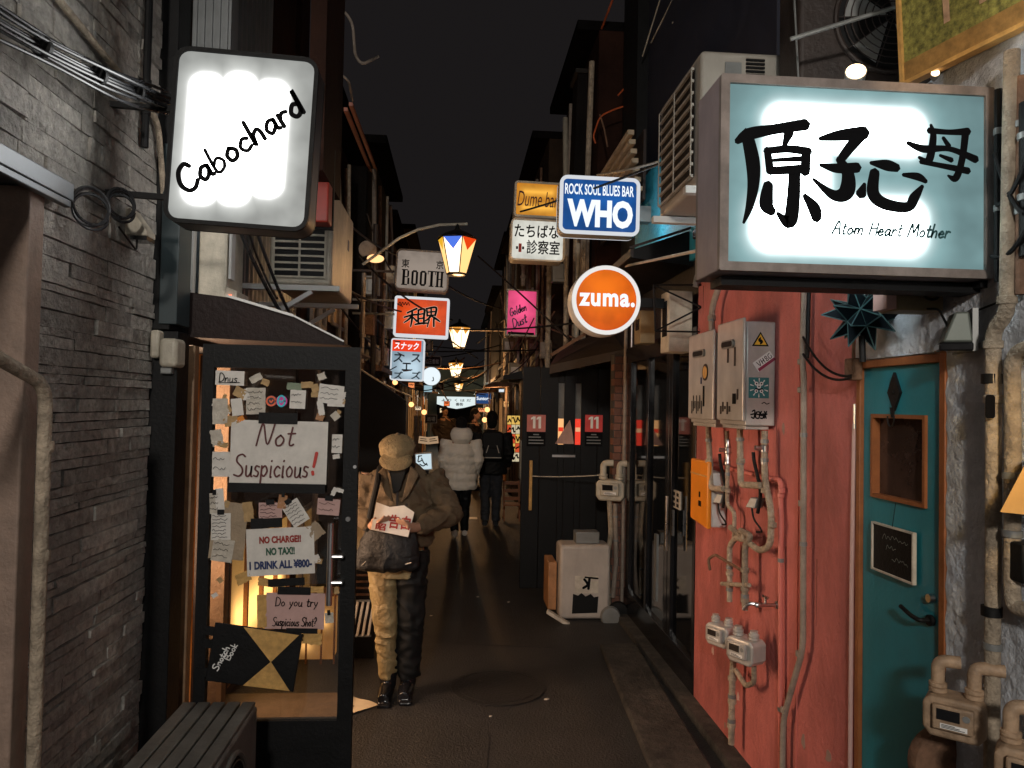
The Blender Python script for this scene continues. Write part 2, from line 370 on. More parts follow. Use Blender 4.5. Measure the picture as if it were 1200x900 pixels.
# single-line handwriting
HW = {
 'A': (.62, [[(0, 0), (.3, 1), (.6, 0)], [(.1, .38), (.52, .38)]]), 'B': (.55, [[(0, 0), (0, 1), (.4, .92), (.38, .6), (.05, .52), (.5, .42), (.48, .08), (0, 0)]]),
 'C': (.6, [[(.56, .82), (.42, 1), (.14, .86), (0, .45), (.12, .08), (.36, 0), (.58, .2)]]), 'D': (.6, [[(.05, 0), (.02, 1), (.42, .85), (.56, .5), (.4, .1), (0, 0)]]), 'H': (.6, [[(.02, 0), (.05, 1)], [(.55, 0), (.52, 1)], [(.03, .5), (.55, .52)]]),
 'M': (.8, [[(0, 0), (.12, 1), (.38, .3), (.62, 1), (.75, 0)]]), 'N': (.72, [[(0, -.05), (.12, 1), (.5, .02), (.68, 1.12)]]),
 'S': (.6, [[(.58, .92), (.38, 1.02), (.1, .92), (.08, .68), (.42, .42), (.5, .18), (.3, 0), (-.04, .06)]]), 'G': (.65, [[(.55, .85), (.3, 1), (.05, .6), (.1, .15), (.4, 0), (.58, .2), (.58, .45), (.35, .45)]]),
 'a': (.48, [[(.4, .45), (.2, .5), (.03, .25), (.15, .02), (.36, .2), (.4, .48), (.4, .1), (.48, .02)]]), 'b': (.46, [[(.03, 1), (.03, .05), (.3, .02), (.4, .28), (.22, .48), (.03, .3)]]),
 'c': (.42, [[(.38, .42), (.2, .5), (.03, .26), (.18, .02), (.4, .1)]]), 'd': (.5, [[(.4, .4), (.2, .5), (.03, .25), (.17, .02), (.38, .2), (.42, 1), (.42, .02)]]),
 'e': (.45, [[(.04, .26), (.38, .3), (.22, .5), (.03, .26), (.17, .02), (.42, .1)]]), 'h': (.48, [[(.03, 1), (.03, 0), (.1, .35), (.28, .5), (.38, .35), (.4, 0)]]),
 'i': (.2, [[(.08, .5), (.08, .0), (.14, 0)], [(.08, .72), (.1, .76)]]), 'k': (.42, [[(.03, 1), (.03, 0)], [(.36, .5), (.05, .22), (.38, 0)]]), 'l': (.2, [[(.08, 1), (.06, .1), (.16, 0)]]),
 'm': (.7, [[(.03, .5), (.03, 0), (.1, .4), (.24, .5), (.32, .3), (.32, 0), (.4, .4), (.54, .5), (.62, .3), (.64, 0)]]), 'n': (.46, [[(.03, .5), (.03, 0), (.1, .38), (.28, .5), (.38, .3), (.4, 0)]]),
 'o': (.46, [[(.22, .5), (.04, .3), (.12, .03), (.32, .05), (.4, .3), (.22, .5)]]), 'p': (.47, [[(.03, .5), (.03, -.38)], [(.03, .35), (.25, .5), (.4, .26), (.22, .02), (.04, .12)]]),
 'r': (.36, [[(.03, .5), (.04, 0)], [(.04, .3), (.18, .48), (.34, .44)]]), 's': (.38, [[(.34, .46), (.14, .5), (.08, .34), (.3, .2), (.24, .02), (.02, .05)]]),
 't': (.36, [[(.16, .85), (.14, .12), (.24, 0), (.34, .06)], [(0, .55), (.34, .57)]]), 'u': (.46, [[(.03, .5), (.06, .08), (.22, .02), (.36, .2), (.38, .5), (.38, .08), (.46, 0)]]),
 'y': (.46, [[(.03, .5), (.1, .2), (.22, .12)], [(.4, .5), (.28, .1), (.08, -.32)]]), '!': (.3, [[(.2, 1.15), (.1, .35)], [(.06, .06), (.09, .1)]]), '?': (.45, [[(.05, .8), (.2, 1), (.38, .85), (.34, .6), (.18, .45), (.16, .25)], [(.14, .04), (.16, .07)]]),
 '.': (.2, [[(.05, .02), (.08, .05)]]), ' ': (.35, [])}
def write(mb, s, x, z, h, w, slant=0, y=0, adv=1.0, rot=0, jit=.03):
    """hand lettering from (x, z); h cap height, w pen width"""
    cx = 0; ca, sa = math.cos(rot), math.sin(rot); k = 0
    for ch in s:
        a, sts = HW[ch]; dz = random.uniform(-jit, jit)
        for st in sts:
            pts = []
            for (px, pz) in st:
                X = (cx + px + pz * slant) * h * adv; Z = (pz + dz) * h; pts.append((x + X * ca - Z * sa, z + X * sa + Z * ca))
            mb.stroke(pts, w * random.uniform(.85, 1.15), y - k * .00012); k = (k + 1) % 9
        cx += a + .09
    return mb
# ================================================================ ground
g = MB(); g.box(-80, -40, -.3, 80, 120, 0); struct('ground', g, 'asphalt')
g = MB(); g.prism([(.93, 0), (.97, 3.4), (1.09, 5.45), (1.36, 5.45), (1.27, 3.4), (1.24, 0)], .001, .05, 'xy'); struct('kerb', g, 'concrete', bevel=.012)
g = MB(); g.box(1.38, -2, .001, 1.75, 7.0, .05); struct('pavement', g, 'concrete')
g = MB(); g.box(-.30, 11.55, .004, .36, 11.75, .006); struct('road_marking', g, 'white')
g = MB(); g.lathe([(.30, .004), (.30, .008), (.27, .008), (.27, .005)], (.30, 4.75, 0)); g.lathe([(.25, .004), (.25, .007)], (.30, 4.75, 0))
solo('manhole_cover', g, mat('castiron', (.030, .028, .027), .5, .4, bump=.8, bscale=60), 'round iron manhole cover set in the asphalt', 'manhole cover')

LW = R(90); RW = R(-90)
# ================================================================ stone building beside the bar
sb = thing('stone_building', 'building clad in split grey stone courses at the alley mouth', 'building', (-1.6, 1.5, 0))
b = MB(); b.box(-2.4, -6, 2.52, -1.385, 3.45, 6.5); b.box(-2.4, 2.49, 0, -1.385, 3.45, 2.519); b.build('wall', 'mortar', sb, True)
b = MB(); z = 0.02
while z < 5.2:
    h = random.choice((.05, .062, .075, .09)) if z > 2.25 else random.choice((.028, .034, .04, .05, .06))
    y = -1.2 + random.uniform(-.3, 0) if z > 2.53 - h * .3 else 2.5
    while y < 3.44:
        l = random.uniform(.12, .52); y1 = min(y + l, 3.448)
        if 3.448 - y1 < .07: y1 = 3.448
        p = random.choice((0, 0, .003, .006, .010)) + random.uniform(0, .003)
        zz = z + random.uniform(0, .002); z1 = z + h - random.uniform(.002, .004)
        x = -1.378 + p; j = lambda: random.uniform(-.003, .003)
        n = max(2, int((y1 - y) / .06)); top = []; bot = []
        for i in range(n + 1):
            yy = y + .0015 + (y1 - y - .003) * i / n
            top.append((x + j(), yy, z1 + j() * .6)); bot.append((x + j(), yy, zz + j() * .6))
        k = n + 1
        vs = top + bot + [(-1.40, t[1], t[2]) for t in top] + [(-1.40, t[1], t[2]) for t in bot]
        fs = [(i, k + i, k + i + 1, i + 1) for i in range(n)] + [(i, i + 1, 2 * k + i + 1, 2 * k + i) for i in range(n)] + [(k + i, 3 * k + i, 3 * k + i + 1, k + i + 1) for i in range(n)]
        fs += [(0, 2 * k, 3 * k, k), (n, k + n, 3 * k + n, 2 * k + n)]
        b.add(vs, fs); y = y1
    z += h
b.build('stone_brick', 'stone', sb, True, smooth=False)
b = MB()
for i in range(26): b.box(-1.60, -3, i * .098, -1.575 + (i % 2) * .002, 2.405, i * .098 + .094)
b.build('plank_siding', 'siding', sb, True, bevel=.004)
b = MB(); b.box(-1.60, 2.402, 0, -1.338, 2.488, 2.452); b.build('door_jamb', 'jamb', sb, True, bevel=.006)
b = MB(); b.box(-1.62, -3, 2.455, -1.305, 2.60, 2.515); b.box(-1.33, -3, 2.43, -1.306, 2.585, 2.454); b.build('lintel', mat('lintel', (.10, .11, .12), .4, .4), sb, True, bevel=.004)

# pipe bending down past the jamb
A, B = PX(-40, 398, -1.285), PX(54, 452, -1.285)
b = MB(); pts = bend([A + Vector((0, -.9, .02)), A, B, (B.x, B.y + .01, 0.0)], .07); b.tube(pts, .0205, 14)
w = thing('wall_pipe', 'beige taped pipe bending down in front of the pale door post', 'pipe', (B.x, B.y, 0))
b.build('pipe', 'insul', w, True)
b = MB()
for zz in (.35, 1.28, 1.62): b.lathe([(.0225, 0), (.0245, .005), (.0245, .03), (.0225, .035)], (B.x, B.y + .01, zz))
b.build('joint', 'insul', w, True)
# cables along the stone wall
w = thing('cable_bundle', 'thick bundle of black cables tied along the stone wall', 'cable bundle', PX(-90, -30, -1.3))
a, e = PX(-130, -55, -1.29), P(200, 122, 3.05)
mids = [(0, .0), (.25, -.012), (.5, -.02), (.75, -.012), (1, 0)]
for k in range(9):
    ox, oz = .019 * math.cos(k * 2.4) * (k ** .5 / 2.6), .026 * math.sin(k * 2.4) * (k ** .5 / 2.6) * 1.3
    pts = []
    for i in range(19):
        t = i / 18; sp = 1.35 + .5 * math.sin(t * 9 + k) * .5; p = a.lerp(e, t)
        pts.append(p + Vector((ox * sp, 0, oz * sp - .07 * 4 * t * (1 - t) * .5)))
    MB().tube(pts, .0065, 8).build('cable', mat('cable', (.030, .031, .034), .28, var=.1) if k == 0 and not M.get('cab') else M.get('cab', M['rubber']), w, True)
    if k == 0: M['cab'] = bpy.data.materials['cable']
for t in (.40, .62, .80):
    c = a.lerp(e, t) - Vector((0, 0, .07 * 4 * t * (1 - t) * .5)); dr = (e - a).normalized()
    MB().tube([c - dr * .008, c + dr * .008], .031, 14).build('cable_tie', 'black', w, True)
b = MB(); b.tube(bend([PX(20, -60, -1.345), PX(120, 62, -1.345), PX(185, 140, -1.345), PX(192, 230, -1.345)], .08), .013, 10)
solo('conduit', b, 'insul', 'thin tan conduit running down behind the tied cables', 'conduit')
q = PX(173, 60, -1.345); b = MB(); b.tube([(q.x, q.y, 2.86), (q.x, q.y, 4.4)], .016, 10)
for zz in (3.0, 3.12): b.lathe([(.02, 0), (.02, .03)], (q.x, q.y, zz))
solo('downpipe', b, 'black', 'black vertical pipe on the stone wall above the white square sign', 'pipe')
for (u, v, r, lb) in ((95, 245, .062, 'larger coil of black cable under the lintel end on the stone wall'), (131, 241, .052, 'smaller coil of black cable next to the little floodlight')):
    c = PX(u, v, -1.325); b = MB(); pts = []
    for i in range(73):
        t = i / 72; an = t * 2 * math.pi * 3; rr = r * (1 + .10 * math.sin(t * 17)); pts.append(c + Vector((.035 + rr * .62 * math.cos(an), rr * .78 * math.cos(an) + .01 * t, rr * math.sin(an) + .012 * math.sin(t * 11))))
    b.tube(pts, .0055, 6); solo('cable_coil', b, 'cab', lb, 'cable coil')
f = thing('floodlight', 'small cream floodlight on the stone wall below the white sign', 'floodlight', PX(152, 290, -1.345))
c = PX(152, 268, -1.34); b = MB(); b.prism([(c.x, c.z + .075), (c.x + .02, c.z + .075), (c.x + .085, c.z - .015), (c.x + .085, c.z - .035), (c.x, c.z - .035)], c.y - .045, c.y + .045, 'xz'); b.build('hood', 'cream', f, True, bevel=.004)
MB().box(c.x + .02, c.y - .04, c.z - .052, c.x + .085, c.y + .04, c.z - .036).build('lens', 'darkglass', f, True)
MB().tube(bend([(c.x + .03, c.y, c.z - .05), (c.x + .03, c.y, c.z - .09), (c.x + .01, c.y - .12, c.z - .02)], .03), .004, 6).build('flex', 'black', f, True)
f = thing('motion_sensor', 'cream plastic sensor box on the stone wall next to the black pillar', 'sensor', PX(186, 440, -1.345))
c = PX(186, 415, -1.345); MB().box(c.x - .02, c.y - .055, c.z - .02, c.x + .02, c.y + .075, c.z + .105).build('back_plate', 'cream', f, True, bevel=.012)
MB().box(c.x + .021, c.y - .06, c.z - .06, c.x + .10, c.y + .06, c.z + .07).build('cover', 'cream', f, True, bevel=.02, seg=4)
MB().box(c.x + .02, c.y - .035, c.z - .09, c.x + .07, c.y + .035, c.z - .0605).build('lens', 'greymetal', f, True, bevel=.006)

# ================================================================ bar with the open glass door
bb = thing('bar_building', 'small bar with black pillar, lit doorway and corrugated upper wall', 'building', (-1.6, 4.8, 0))
b = MB(); b.box(-1.44, 3.455, 0, -1.262, 3.60, 2.10); b.build('pillar', 'black', bb, True, bevel=.004)
b = MB(); b.box(-1.44, 3.452, 2.105, -1.30, 3.60, 5.4); b.build('upper_pillar', 'black', bb, True, bevel=.004)
b = MB(); b.box(-1.345, 3.44, 2.13, -1.265, 3.60, 2.95); b.build('teal_panel', 'teal_dark', bb, True, bevel=.003)
b = MB(); b.box(-1.42, 3.66, 0, -1.255, 3.72, 2.05); b.build('door_jamb', 'jambwood', bb, True, bevel=.003)
b = MB(); b.box(-1.42, 4.38, 0, -1.30, 4.46, 2.05); b.build('door_jamb', 'jambwood', bb, True, bevel=.003)
b = MB(); b.box(-1.5, 3.605, 2.055, -1.285, 6.3, 2.32); b.build('header', 'black', bb, True, bevel=.003)
b = MB(); b.box(-1.5, 4.465, 0, -1.34, 4.62, 2.05); b.box(-1.5, 4.62, 0, -1.34, 6.3, .06); b.box(-1.5, 4.62, .89, -1.34, 6.3, 2.05); b.build('wall', 'darkbrown', bb, True)
b = MB(); b.box(-3.2, 3.1, -.001, -1.5, 6.3, .02); b.build('floor_boards', 'wood', bb, True)
b = MB(); b.box(-3.25, 3.1, 0, -3.2, 6.3, 2.4); b.box(-3.2, 6.25, 0, -1.5, 6.3, 2.4); b.box(-3.2, 3.1, 0, -1.5, 3.15, 2.4); b.box(-3.2, 3.15, 2.38, -1.5, 6.25, 2.42); b.build('interior_wall', 'wood', bb, True)
b = MB()
for i in range(9):
    b.box(-3.15 + .0, 3.4 + i * .3, .9 + .0, -2.95, 3.62 + i * .3, 1.2 + .25 * (i % 3))
b.build('shelf_panel', 'tanpaper', bb, True)
lamp('bar_ceiling_light', 'POINT', (-2.1, 4.9, 2.0), 6, (1, .56, .2), .12)  # unseen point light added to brighten the bar's room
b = MB(); zz = 0; pts = []
for i in range(108):
    y = 3.61 + i * .025; pts.append((-1.36 + (.012 if (i // 2) % 2 else 0), y))
b2 = pts + [(-1.42, pts[-1][1]), (-1.42, pts[0][1])]
b.prism([(p[0], p[1]) for p in b2], 2.325, 5.4, 'xy'); b.build('corrugated_wall', 'corrug', bb, True, smooth=False)
# low amber glow panel, added for the golden light behind the glass door
M['amberwin'] = lit('amber_window', (1, .50, .14), 3.0, [(-.3, .30, .36, .16, .10, .30), (.35, .42, .34, .18, .08, .25)], .10)
ww = MB().box(-.83, 0, 0, .83, .012, .82).build('window', 'amberwin', bb); ww.location = (-1.37 + 1.6, 5.455 - 4.8, .065); ww.rotation_euler = (0, 0, LW)
b = MB()
for x in (-.815, -.42, -.03, .38, .815): b.box(x - .015, -.03, 0, x + .015, -.002, .82)
b.box(-.83, -.03, -.01, .83, -.002, .02); b.box(-.83, -.03, .80, .83, -.002, .83); b.build('window_frame', 'wood', ww)
MB().box(-1.335, 3.74, .002, -.60, 4.60, .035).build('doorstep', mat('stepwood', (.13, .085, .05), .6, var=.3, scale=12, bump=.2), bb).location = (1.6, -4.8, 0)  # tan slab laid in, its colour carries the warm light on the ground
# awning over the doorway
b = MB(); p1, p2, p3 = P(268, 349, 3.66), P(345, 372, 3.66), P(404, 402, 3.66)
b.prism([(-1.30, p1.z + .02), (p1.x, p1.z), (p2.x, p2.z), (p3.x, p3.z), (p3.x, p3.z - .012), (-1.30, 2.09)], 3.64, 4.75, 'xz')
aw = thing('awning', 'dark reddish sheet awning sloping out above the open glass door', 'awning', (-1.0, 4.2, 2.09)); b.build('awning_sheet', mat('awningdark', (.016, .009, .008), .6, spec=.2, bump=.3, bscale=30), aw, True)
b = MB(); b.bar(p1 + Vector((0, -.03, .006)), p2 + Vector((0, -.03, .006)), .012, .012); b.bar(p2 + Vector((0, -.03, .006)), p3 + Vector((0, -.03, .006)), .010, .008); b.build('flashing', 'whitemetal', aw, True)
# cream box with a small red lamp
e = thing('meter_box', 'tall cream metal box with a tiny red lamp on the corrugated wall', 'meter box', P(255, 370, 3.7))
q0, q1 = P(231, 364, 3.70), P(267, 262, 3.70); q2 = P(279, 372, 3.72)
MB().box(q0.x, 3.70, q0.z, q1.x, 3.98, q1.z).build('body', 'cream', e, True, bevel=.008)
b = MB(); b.prism([(q1.x + .001, q0.z + .12), (q1.x + .055, q0.z + .10), (q1.x + .05, q0.z - .02), (q1.x + .03, q0.z - .035), (q1.x - .02, q0.z - .002)], 3.69, 3.90, 'xz'); b.build('cover_flap', 'cream', e, True, bevel=.004)
MB().box(q1.x + .018, 3.683, q0.z + .07, q1.x + .03, 3.692, q0.z + .08).build('indicator', lit('redled', (1, .15, .05), 3), e, True)
b = MB(); b.box(q0.x - .035, 3.66, 2.12, q0.x - .012, 3.70, q1.z + .1); solo('post', b, 'whitemetal', 'thin white metal strip beside the cream box', 'metal strip')
b = MB(); b.box(q1.x + .01, 3.70, q0.z + .16, q1.x + .022, 3.76, q1.z); solo('post', b, 'whitemetal', 'short white metal strip above the tiny red lamp', 'metal strip')
# loose black cables hanging in front of the corrugated wall
for i, (u0, v0, u1, v1) in enumerate(((278, 262, 335, 375), (300, 268, 345, 378), (290, 268, 325, 350))):
    b = MB(); b.tube(sag(P(u0, v0, 3.75), P(u1, v1, 4.3 + i * .1), .03), .011 - .002 * i, 7)
    solo('cable', b, 'cab', ['thick black cable dropping from the white sign to the awning', 'second black cable dropping beside the thick one to the awning', 'short black cable hanging by the cream box'][i], 'cable')

def ac_louver(name, label, x0, y0, z0, x1, y1, z1, face, group, m='cream', rows=13, split=1):
    """outdoor air-conditioner with a louvred face: face '-y' or '-x'"""
    t = thing(name, label, 'air conditioner', ((x0 + x1) / 2, (y0 + y1) / 2, z0), group)
    MB().box(x0, y0, z0, x1, y1, z1).build('body', m, t, True, bevel=.018, seg=3)
    b = MB(); c = MB()
    if face == '-y':
        xa, xb, za, zb = x0 + .03, x1 - .035, z0 + .045, z1 - .045
        c.box(xa, y0 - .006, za, xb, y0 - .003, zb)
        for i in range(rows + 1): zz = za + (zb - za) * i / rows; b.box(xa, y0 - .018, zz - .006, xb, y0 - .007, zz + .006)
        for i in range(split + 2): xx = xa + (xb - xa) * i / (split + 1); b.box(xx - .006, y0 - .022, za, xx + .006, y0 - .0185, zb)
    else:
        ya, yb, za, zb = y0 + .07, y1 - .05, z0 + .05, z1 - .05
        c.box(x0 - .006, ya, za, x0 - .003, yb, zb)
        for i in range(rows + 1): zz = za + (zb - za) * i / rows; b.box(x0 - .018, ya, zz - .006, x0 - .007, yb, zz + .006)
        for i in range(split + 2): yy = ya + (yb - ya) * i / (split + 1); b.box(x0 - .022, yy - .006, za, x0 - .0185, yy + .006, zb)
    c.build('vent', 'black', t, True); b.build('grille', m, t, True)
    return t
def ac_fan(name, label, c, w, h, d, rot, group, m='cream', rad=None, fx=0):
    """outdoor unit with a round fan guard; local front -y"""
    t = thing(name, label, 'air conditioner', c, group, (0, 0, rot)); rad = rad or h * .40
    MB().box(-w / 2, 0, .03, w / 2, d, h).build('body', m, t, bevel=.02, seg=3)
    MB().lathe([(rad, -.004), (rad, -.001)], (fx, 0, h / 2 + .01), 'y', 32).build('fan_opening', 'black', t)
    b = MB()
    for k in range(5): a = 2 * math.pi * k / 5; b.add([(fx + .02 * math.cos(a), -.006, h / 2 + .01 + .02 * math.sin(a)), (fx + rad * .9 * math.cos(a), -.010, h / 2 + .01 + rad * .9 * math.sin(a)), (fx + rad * .9 * math.cos(a + .6), -.006, h / 2 + .01 + rad * .9 * math.sin(a + .6))], [(0, 1, 2)])
    b.build('fan_blade', 'greymetal', t)
    b = MB()
    for k in range(7):
        r = rad * (k + 1.2) / 8; b.tube([(fx + r * math.cos(a), -.02, h / 2 + .01 + r * math.sin(a)) for a in [2 * math.pi * i / 28 for i in range(29)]], .0022, 5, False)
    for k in range(10): a = 2 * math.pi * k / 10; b.tube([(fx, -.022, h / 2 + .01), (fx + rad * math.cos(a), -.016, h / 2 + .01 + rad * math.sin(a))], .002, 5)
    b.tube([(fx + rad * 1.03 * math.cos(a), -.008, h / 2 + .01 + rad * 1.03 * math.sin(a)) for a in [2 * math.pi * i / 36 for i in range(37)]], .010, 8, False)
    b.build('fan_guard', m, t)
    MB().box(-w / 2 + .05, .02, 0, -w / 2 + .12, d - .02, .031).build('foot', 'greymetal', t); MB().box(w / 2 - .12, .02, 0, w / 2 - .05, d - .02, .031).build('foot', 'greymetal', t)
    return t
# AC on the bracket over the awning
zb, zt = P(388, 335, 4.4).z, P(388, 219, 4.4).z; xr = P(389, 300, 4.4).x
ac = ac_louver('air_conditioner', 'cream louvred air conditioner on white brackets above the dark awning', xr - .36, 4.4, zb, xr, 5.25, zt, '-y', 'outdoor air conditioners', 'cream', 12)
b = MB(); b.box(xr - .004, 5.0, zt - .25, xr + .002, 5.06, zt - .18); b.build('sticker', 'inkblue', ac, True)
for y0, lb in ((4.35, 'nearer white steel bracket under the louvred unit on the bar'), (5.15, 'farther white steel bracket under the louvred unit on the bar')):
    br = thing('bracket', lb, 'bracket', (-1.34, y0, zb - .35), 'air conditioner brackets')
    MB().bar((-1.35, y0, zb - .025), (xr + .06, y0, zb - .025), .04, .03).build('rail', 'whitemetal', br, True)
    MB().bar((-1.34, y0 + .001, zb - .36), (xr - .10, y0 + .001, zb - .045), .03, .025).build('brace', 'whitemetal', br, True)
b = MB(); b.bar((-1.35, 4.9, zb - .42), (xr + .08, 4.9, zb - .42), .05, .035); solo('bracket', b, 'whitemetal', 'lowest white steel rail sticking out below the louvred unit', 'bracket')

# ================================================================ open glass door with notices
DY = 3.50
def D(u, v, Y=DY): q = P(u, v, Y); return q
dl, dr_ = D(236, 470).x, D(421, 470).x; dt = D(330, 405).z
dw = dr_ - dl
door = thing('glass_door', 'open black framed glass door covered with handwritten notices', 'door', ((dl + dr_) / 2, DY, .03))
gl, gr, gt, gb = D(249.5, 470).x, D(404, 470).x, D(330, 432).z, .33
b = MB(); b.box(dl, DY, .04, gl, DY + .045, dt); b.box(gr, DY, .04, dr_, DY + .045, dt); b.box(gl, DY + .0005, gt, gr, DY + .0445, dt); b.box(gl, DY + .0005, .04, gr, DY + .0445, gb)
b.build('frame', 'black', door, True)
MB().box(gl, DY + .018, gb, gr, DY + .024, gt).build('pane', 'glass', door, True)
b = MB(); hx = D(389, 650).x; b.tube([(hx, DY - .05, D(389, 706).z), (hx, DY - .05, D(389, 611).z)], .0135, 14)
for v in (650, 680): zz = D(389, v).z; b.tube([(hx, DY - .05, zz), (hx + .055, DY - .05, zz)], .010, 10); b.tube([(hx + .05, DY - .05, zz), (hx + .05, DY, zz)], .010, 10)
b.build('handle', 'steel', door, True)
b = MB(); b.tube([(hx + .045, DY + .09, D(389, 706).z), (hx + .045, DY + .09, D(389, 600).z)], .010, 12)
b.build('inner_handle', 'steel', door, True)
zz = D(400, 608).z; xk = D(403, 608).x + .02; MB().lathe([(.011, -.012), (.011, 0)], (xk, DY, zz), 'y', 14).build('lock', 'steel', door, True)
b = MB(); b.lathe([(.008, -.01), (.008, 0)], (D(416, 547).x, DY, D(416, 547).z), 'y', 12); b.build('lock', 'steel', door, True)

GP = 'notices taped to the glass door'
def sheet(name, label, u, v, w, h, rot=0, m='paper', wrinkle=.002, cat='notice', y=None, poly=None, group=GP):
    """paper on the outside of the glass; centre pixel, size in pixels; returns root and pixel-to-local scale"""
    k = DY / FPX / 1.03; y = DY - .004 if y is None else y
    t = thing(name, label, cat, P(u, v, y), group, (0, -R(rot) + 0, 0))
    W_, H_ = w * k, h * k
    n = 8; vs = []; fs = []
    ph = random.uniform(0, 6)
    for a in range(2):
        for i in range(n + 1):
            for j in range(n + 1):
                x, z_ = (i / n - .5) * W_, (j / n - .5) * H_
                yy = -wrinkle * (1 + math.sin(i * 1.3 + ph) * math.cos(j * 1.7 + ph) * .9) - (.0004 if a else 0)
                ed = .02 * min(W_, H_)
                if poly and (i in (0, n) or j in (0, n)): x += random.uniform(-ed, ed) * poly; z_ += random.uniform(-ed, ed) * poly
                vs.append((x, yy, z_))
    q = (n + 1) ** 2
    for i in range(n):
        for j in range(n):
            a0 = i * (n + 1) + j; fs.append((a0, a0 + 1, a0 + n + 2, a0 + n + 1)); fs.append(tuple(q + x for x in (a0, a0 + n + 1, a0 + n + 2, a0 + 1)))
    b = MB(); b.add(vs, fs); b.build('sheet', m, t); return t, k
def tape(t, k, x, z_, w, h, m='black'):
    MB().box((x - w / 2) * k, -.0085, (z_ - h / 2) * k, (x + w / 2) * k, -.0065, (z_ + h / 2) * k).build('tape', m, t)

t, k = sheet('notice', 'large white notice with handwritten Not Suspicious lettering and black tape', 327, 530, 112, 74, -.5, 'paper', .0015)
b = MB(); write(b, 'Not', -26 * k, 8 * k, 25 * k, 2.0 * k, .16, -.006); write(b, 'Suspicious', -50 * k, -29 * k, 25 * k, 2.0 * k, .1, -.006, .70); b.build('lettering', 'inkmaroon', t)
b = MB(); b.stroke([(44 * k, 0, 4 * k), (41 * k, -16 * k, 3.2 * k)], 3 * k, -.006); b.stroke([(40 * k, -22 * k, 3.5 * k), (40.5 * k, -25 * k, 3.5 * k)], 3 * k, -.006); b.build('lettering', 'red', t)
tape(t, k, -2, 40, 45, 13); tape(t, k, -1, -42, 112, 11)
t, k = sheet('notice', 'white price notice with red, green and blue printed capitals', 329, 646, 78, 55, 3.0, 'paper', .002)
for s, z0, z1, hw, m in (('NO CHARGE!!', 10, 18.5, 24, 'inkred'), ('NO TAX!!', -4, 5, 16.5, 'inkgreen'), ('1 DRINK ALL ¥800-', -20, -10, 36, 'inkblue')):
    MB().text(s, -hw * k, z0 * k, hw * k, z1 * k, -.0055, bold=.048, t=.001).build('lettering', m, t)
tape(t, k, -8, 34, 22, 11); tape(t, k, -26, 34, 14, 12); tape(t, k, 6, -36, 42, 9)
t, k = sheet('notice', 'pinkish card notice asking about a shot in handwriting', 346, 716, 68, 42, -1, 'pinkpaper', .001)
b = MB(); write(b, 'Do you try', -23 * k, 6 * k, 10 * k, 1.1 * k, .12, -.004, .95); write(b, 'Suspicious Shot?', -25 * k, -17 * k, 10 * k, 1.1 * k, .12, -.004, .62); b.build('lettering', 'ink', t)
tape(t, k, -2, 24, 38, 9); tape(t, k, 9, -22.5, 36, 6)
t, k = sheet('notice', 'small white name card in the top hinge corner of the glass door', 269.5, 443, 33, 17, -1, 'paper', .001)
b = MB(); write(b, 'Dnus.', -12 * k, -5 * k, 10 * k, 1.0 * k, .1, -.004, .95); b.stroke([(-12 * k, -6 * k), (12 * k, -5 * k)], .8 * k, -.004); b.build('lettering', 'ink', t)
def scrawl(t, k, w, h, rows, m='ink', pen=.5):
    b = MB()
    for i in range(rows):
        z_ = h * (.5 - (i + .7) / (rows + .6)); x = -w * .42; pts = []
        while x < w * random.uniform(.25, .42): pts.append((x * k, (z_ + random.uniform(-1, 1) * h * .1 / rows ** .5) * k)); x += w * .07
        b.stroke(pts, pen * k, -.0062)
    b.build('lettering', m, t)
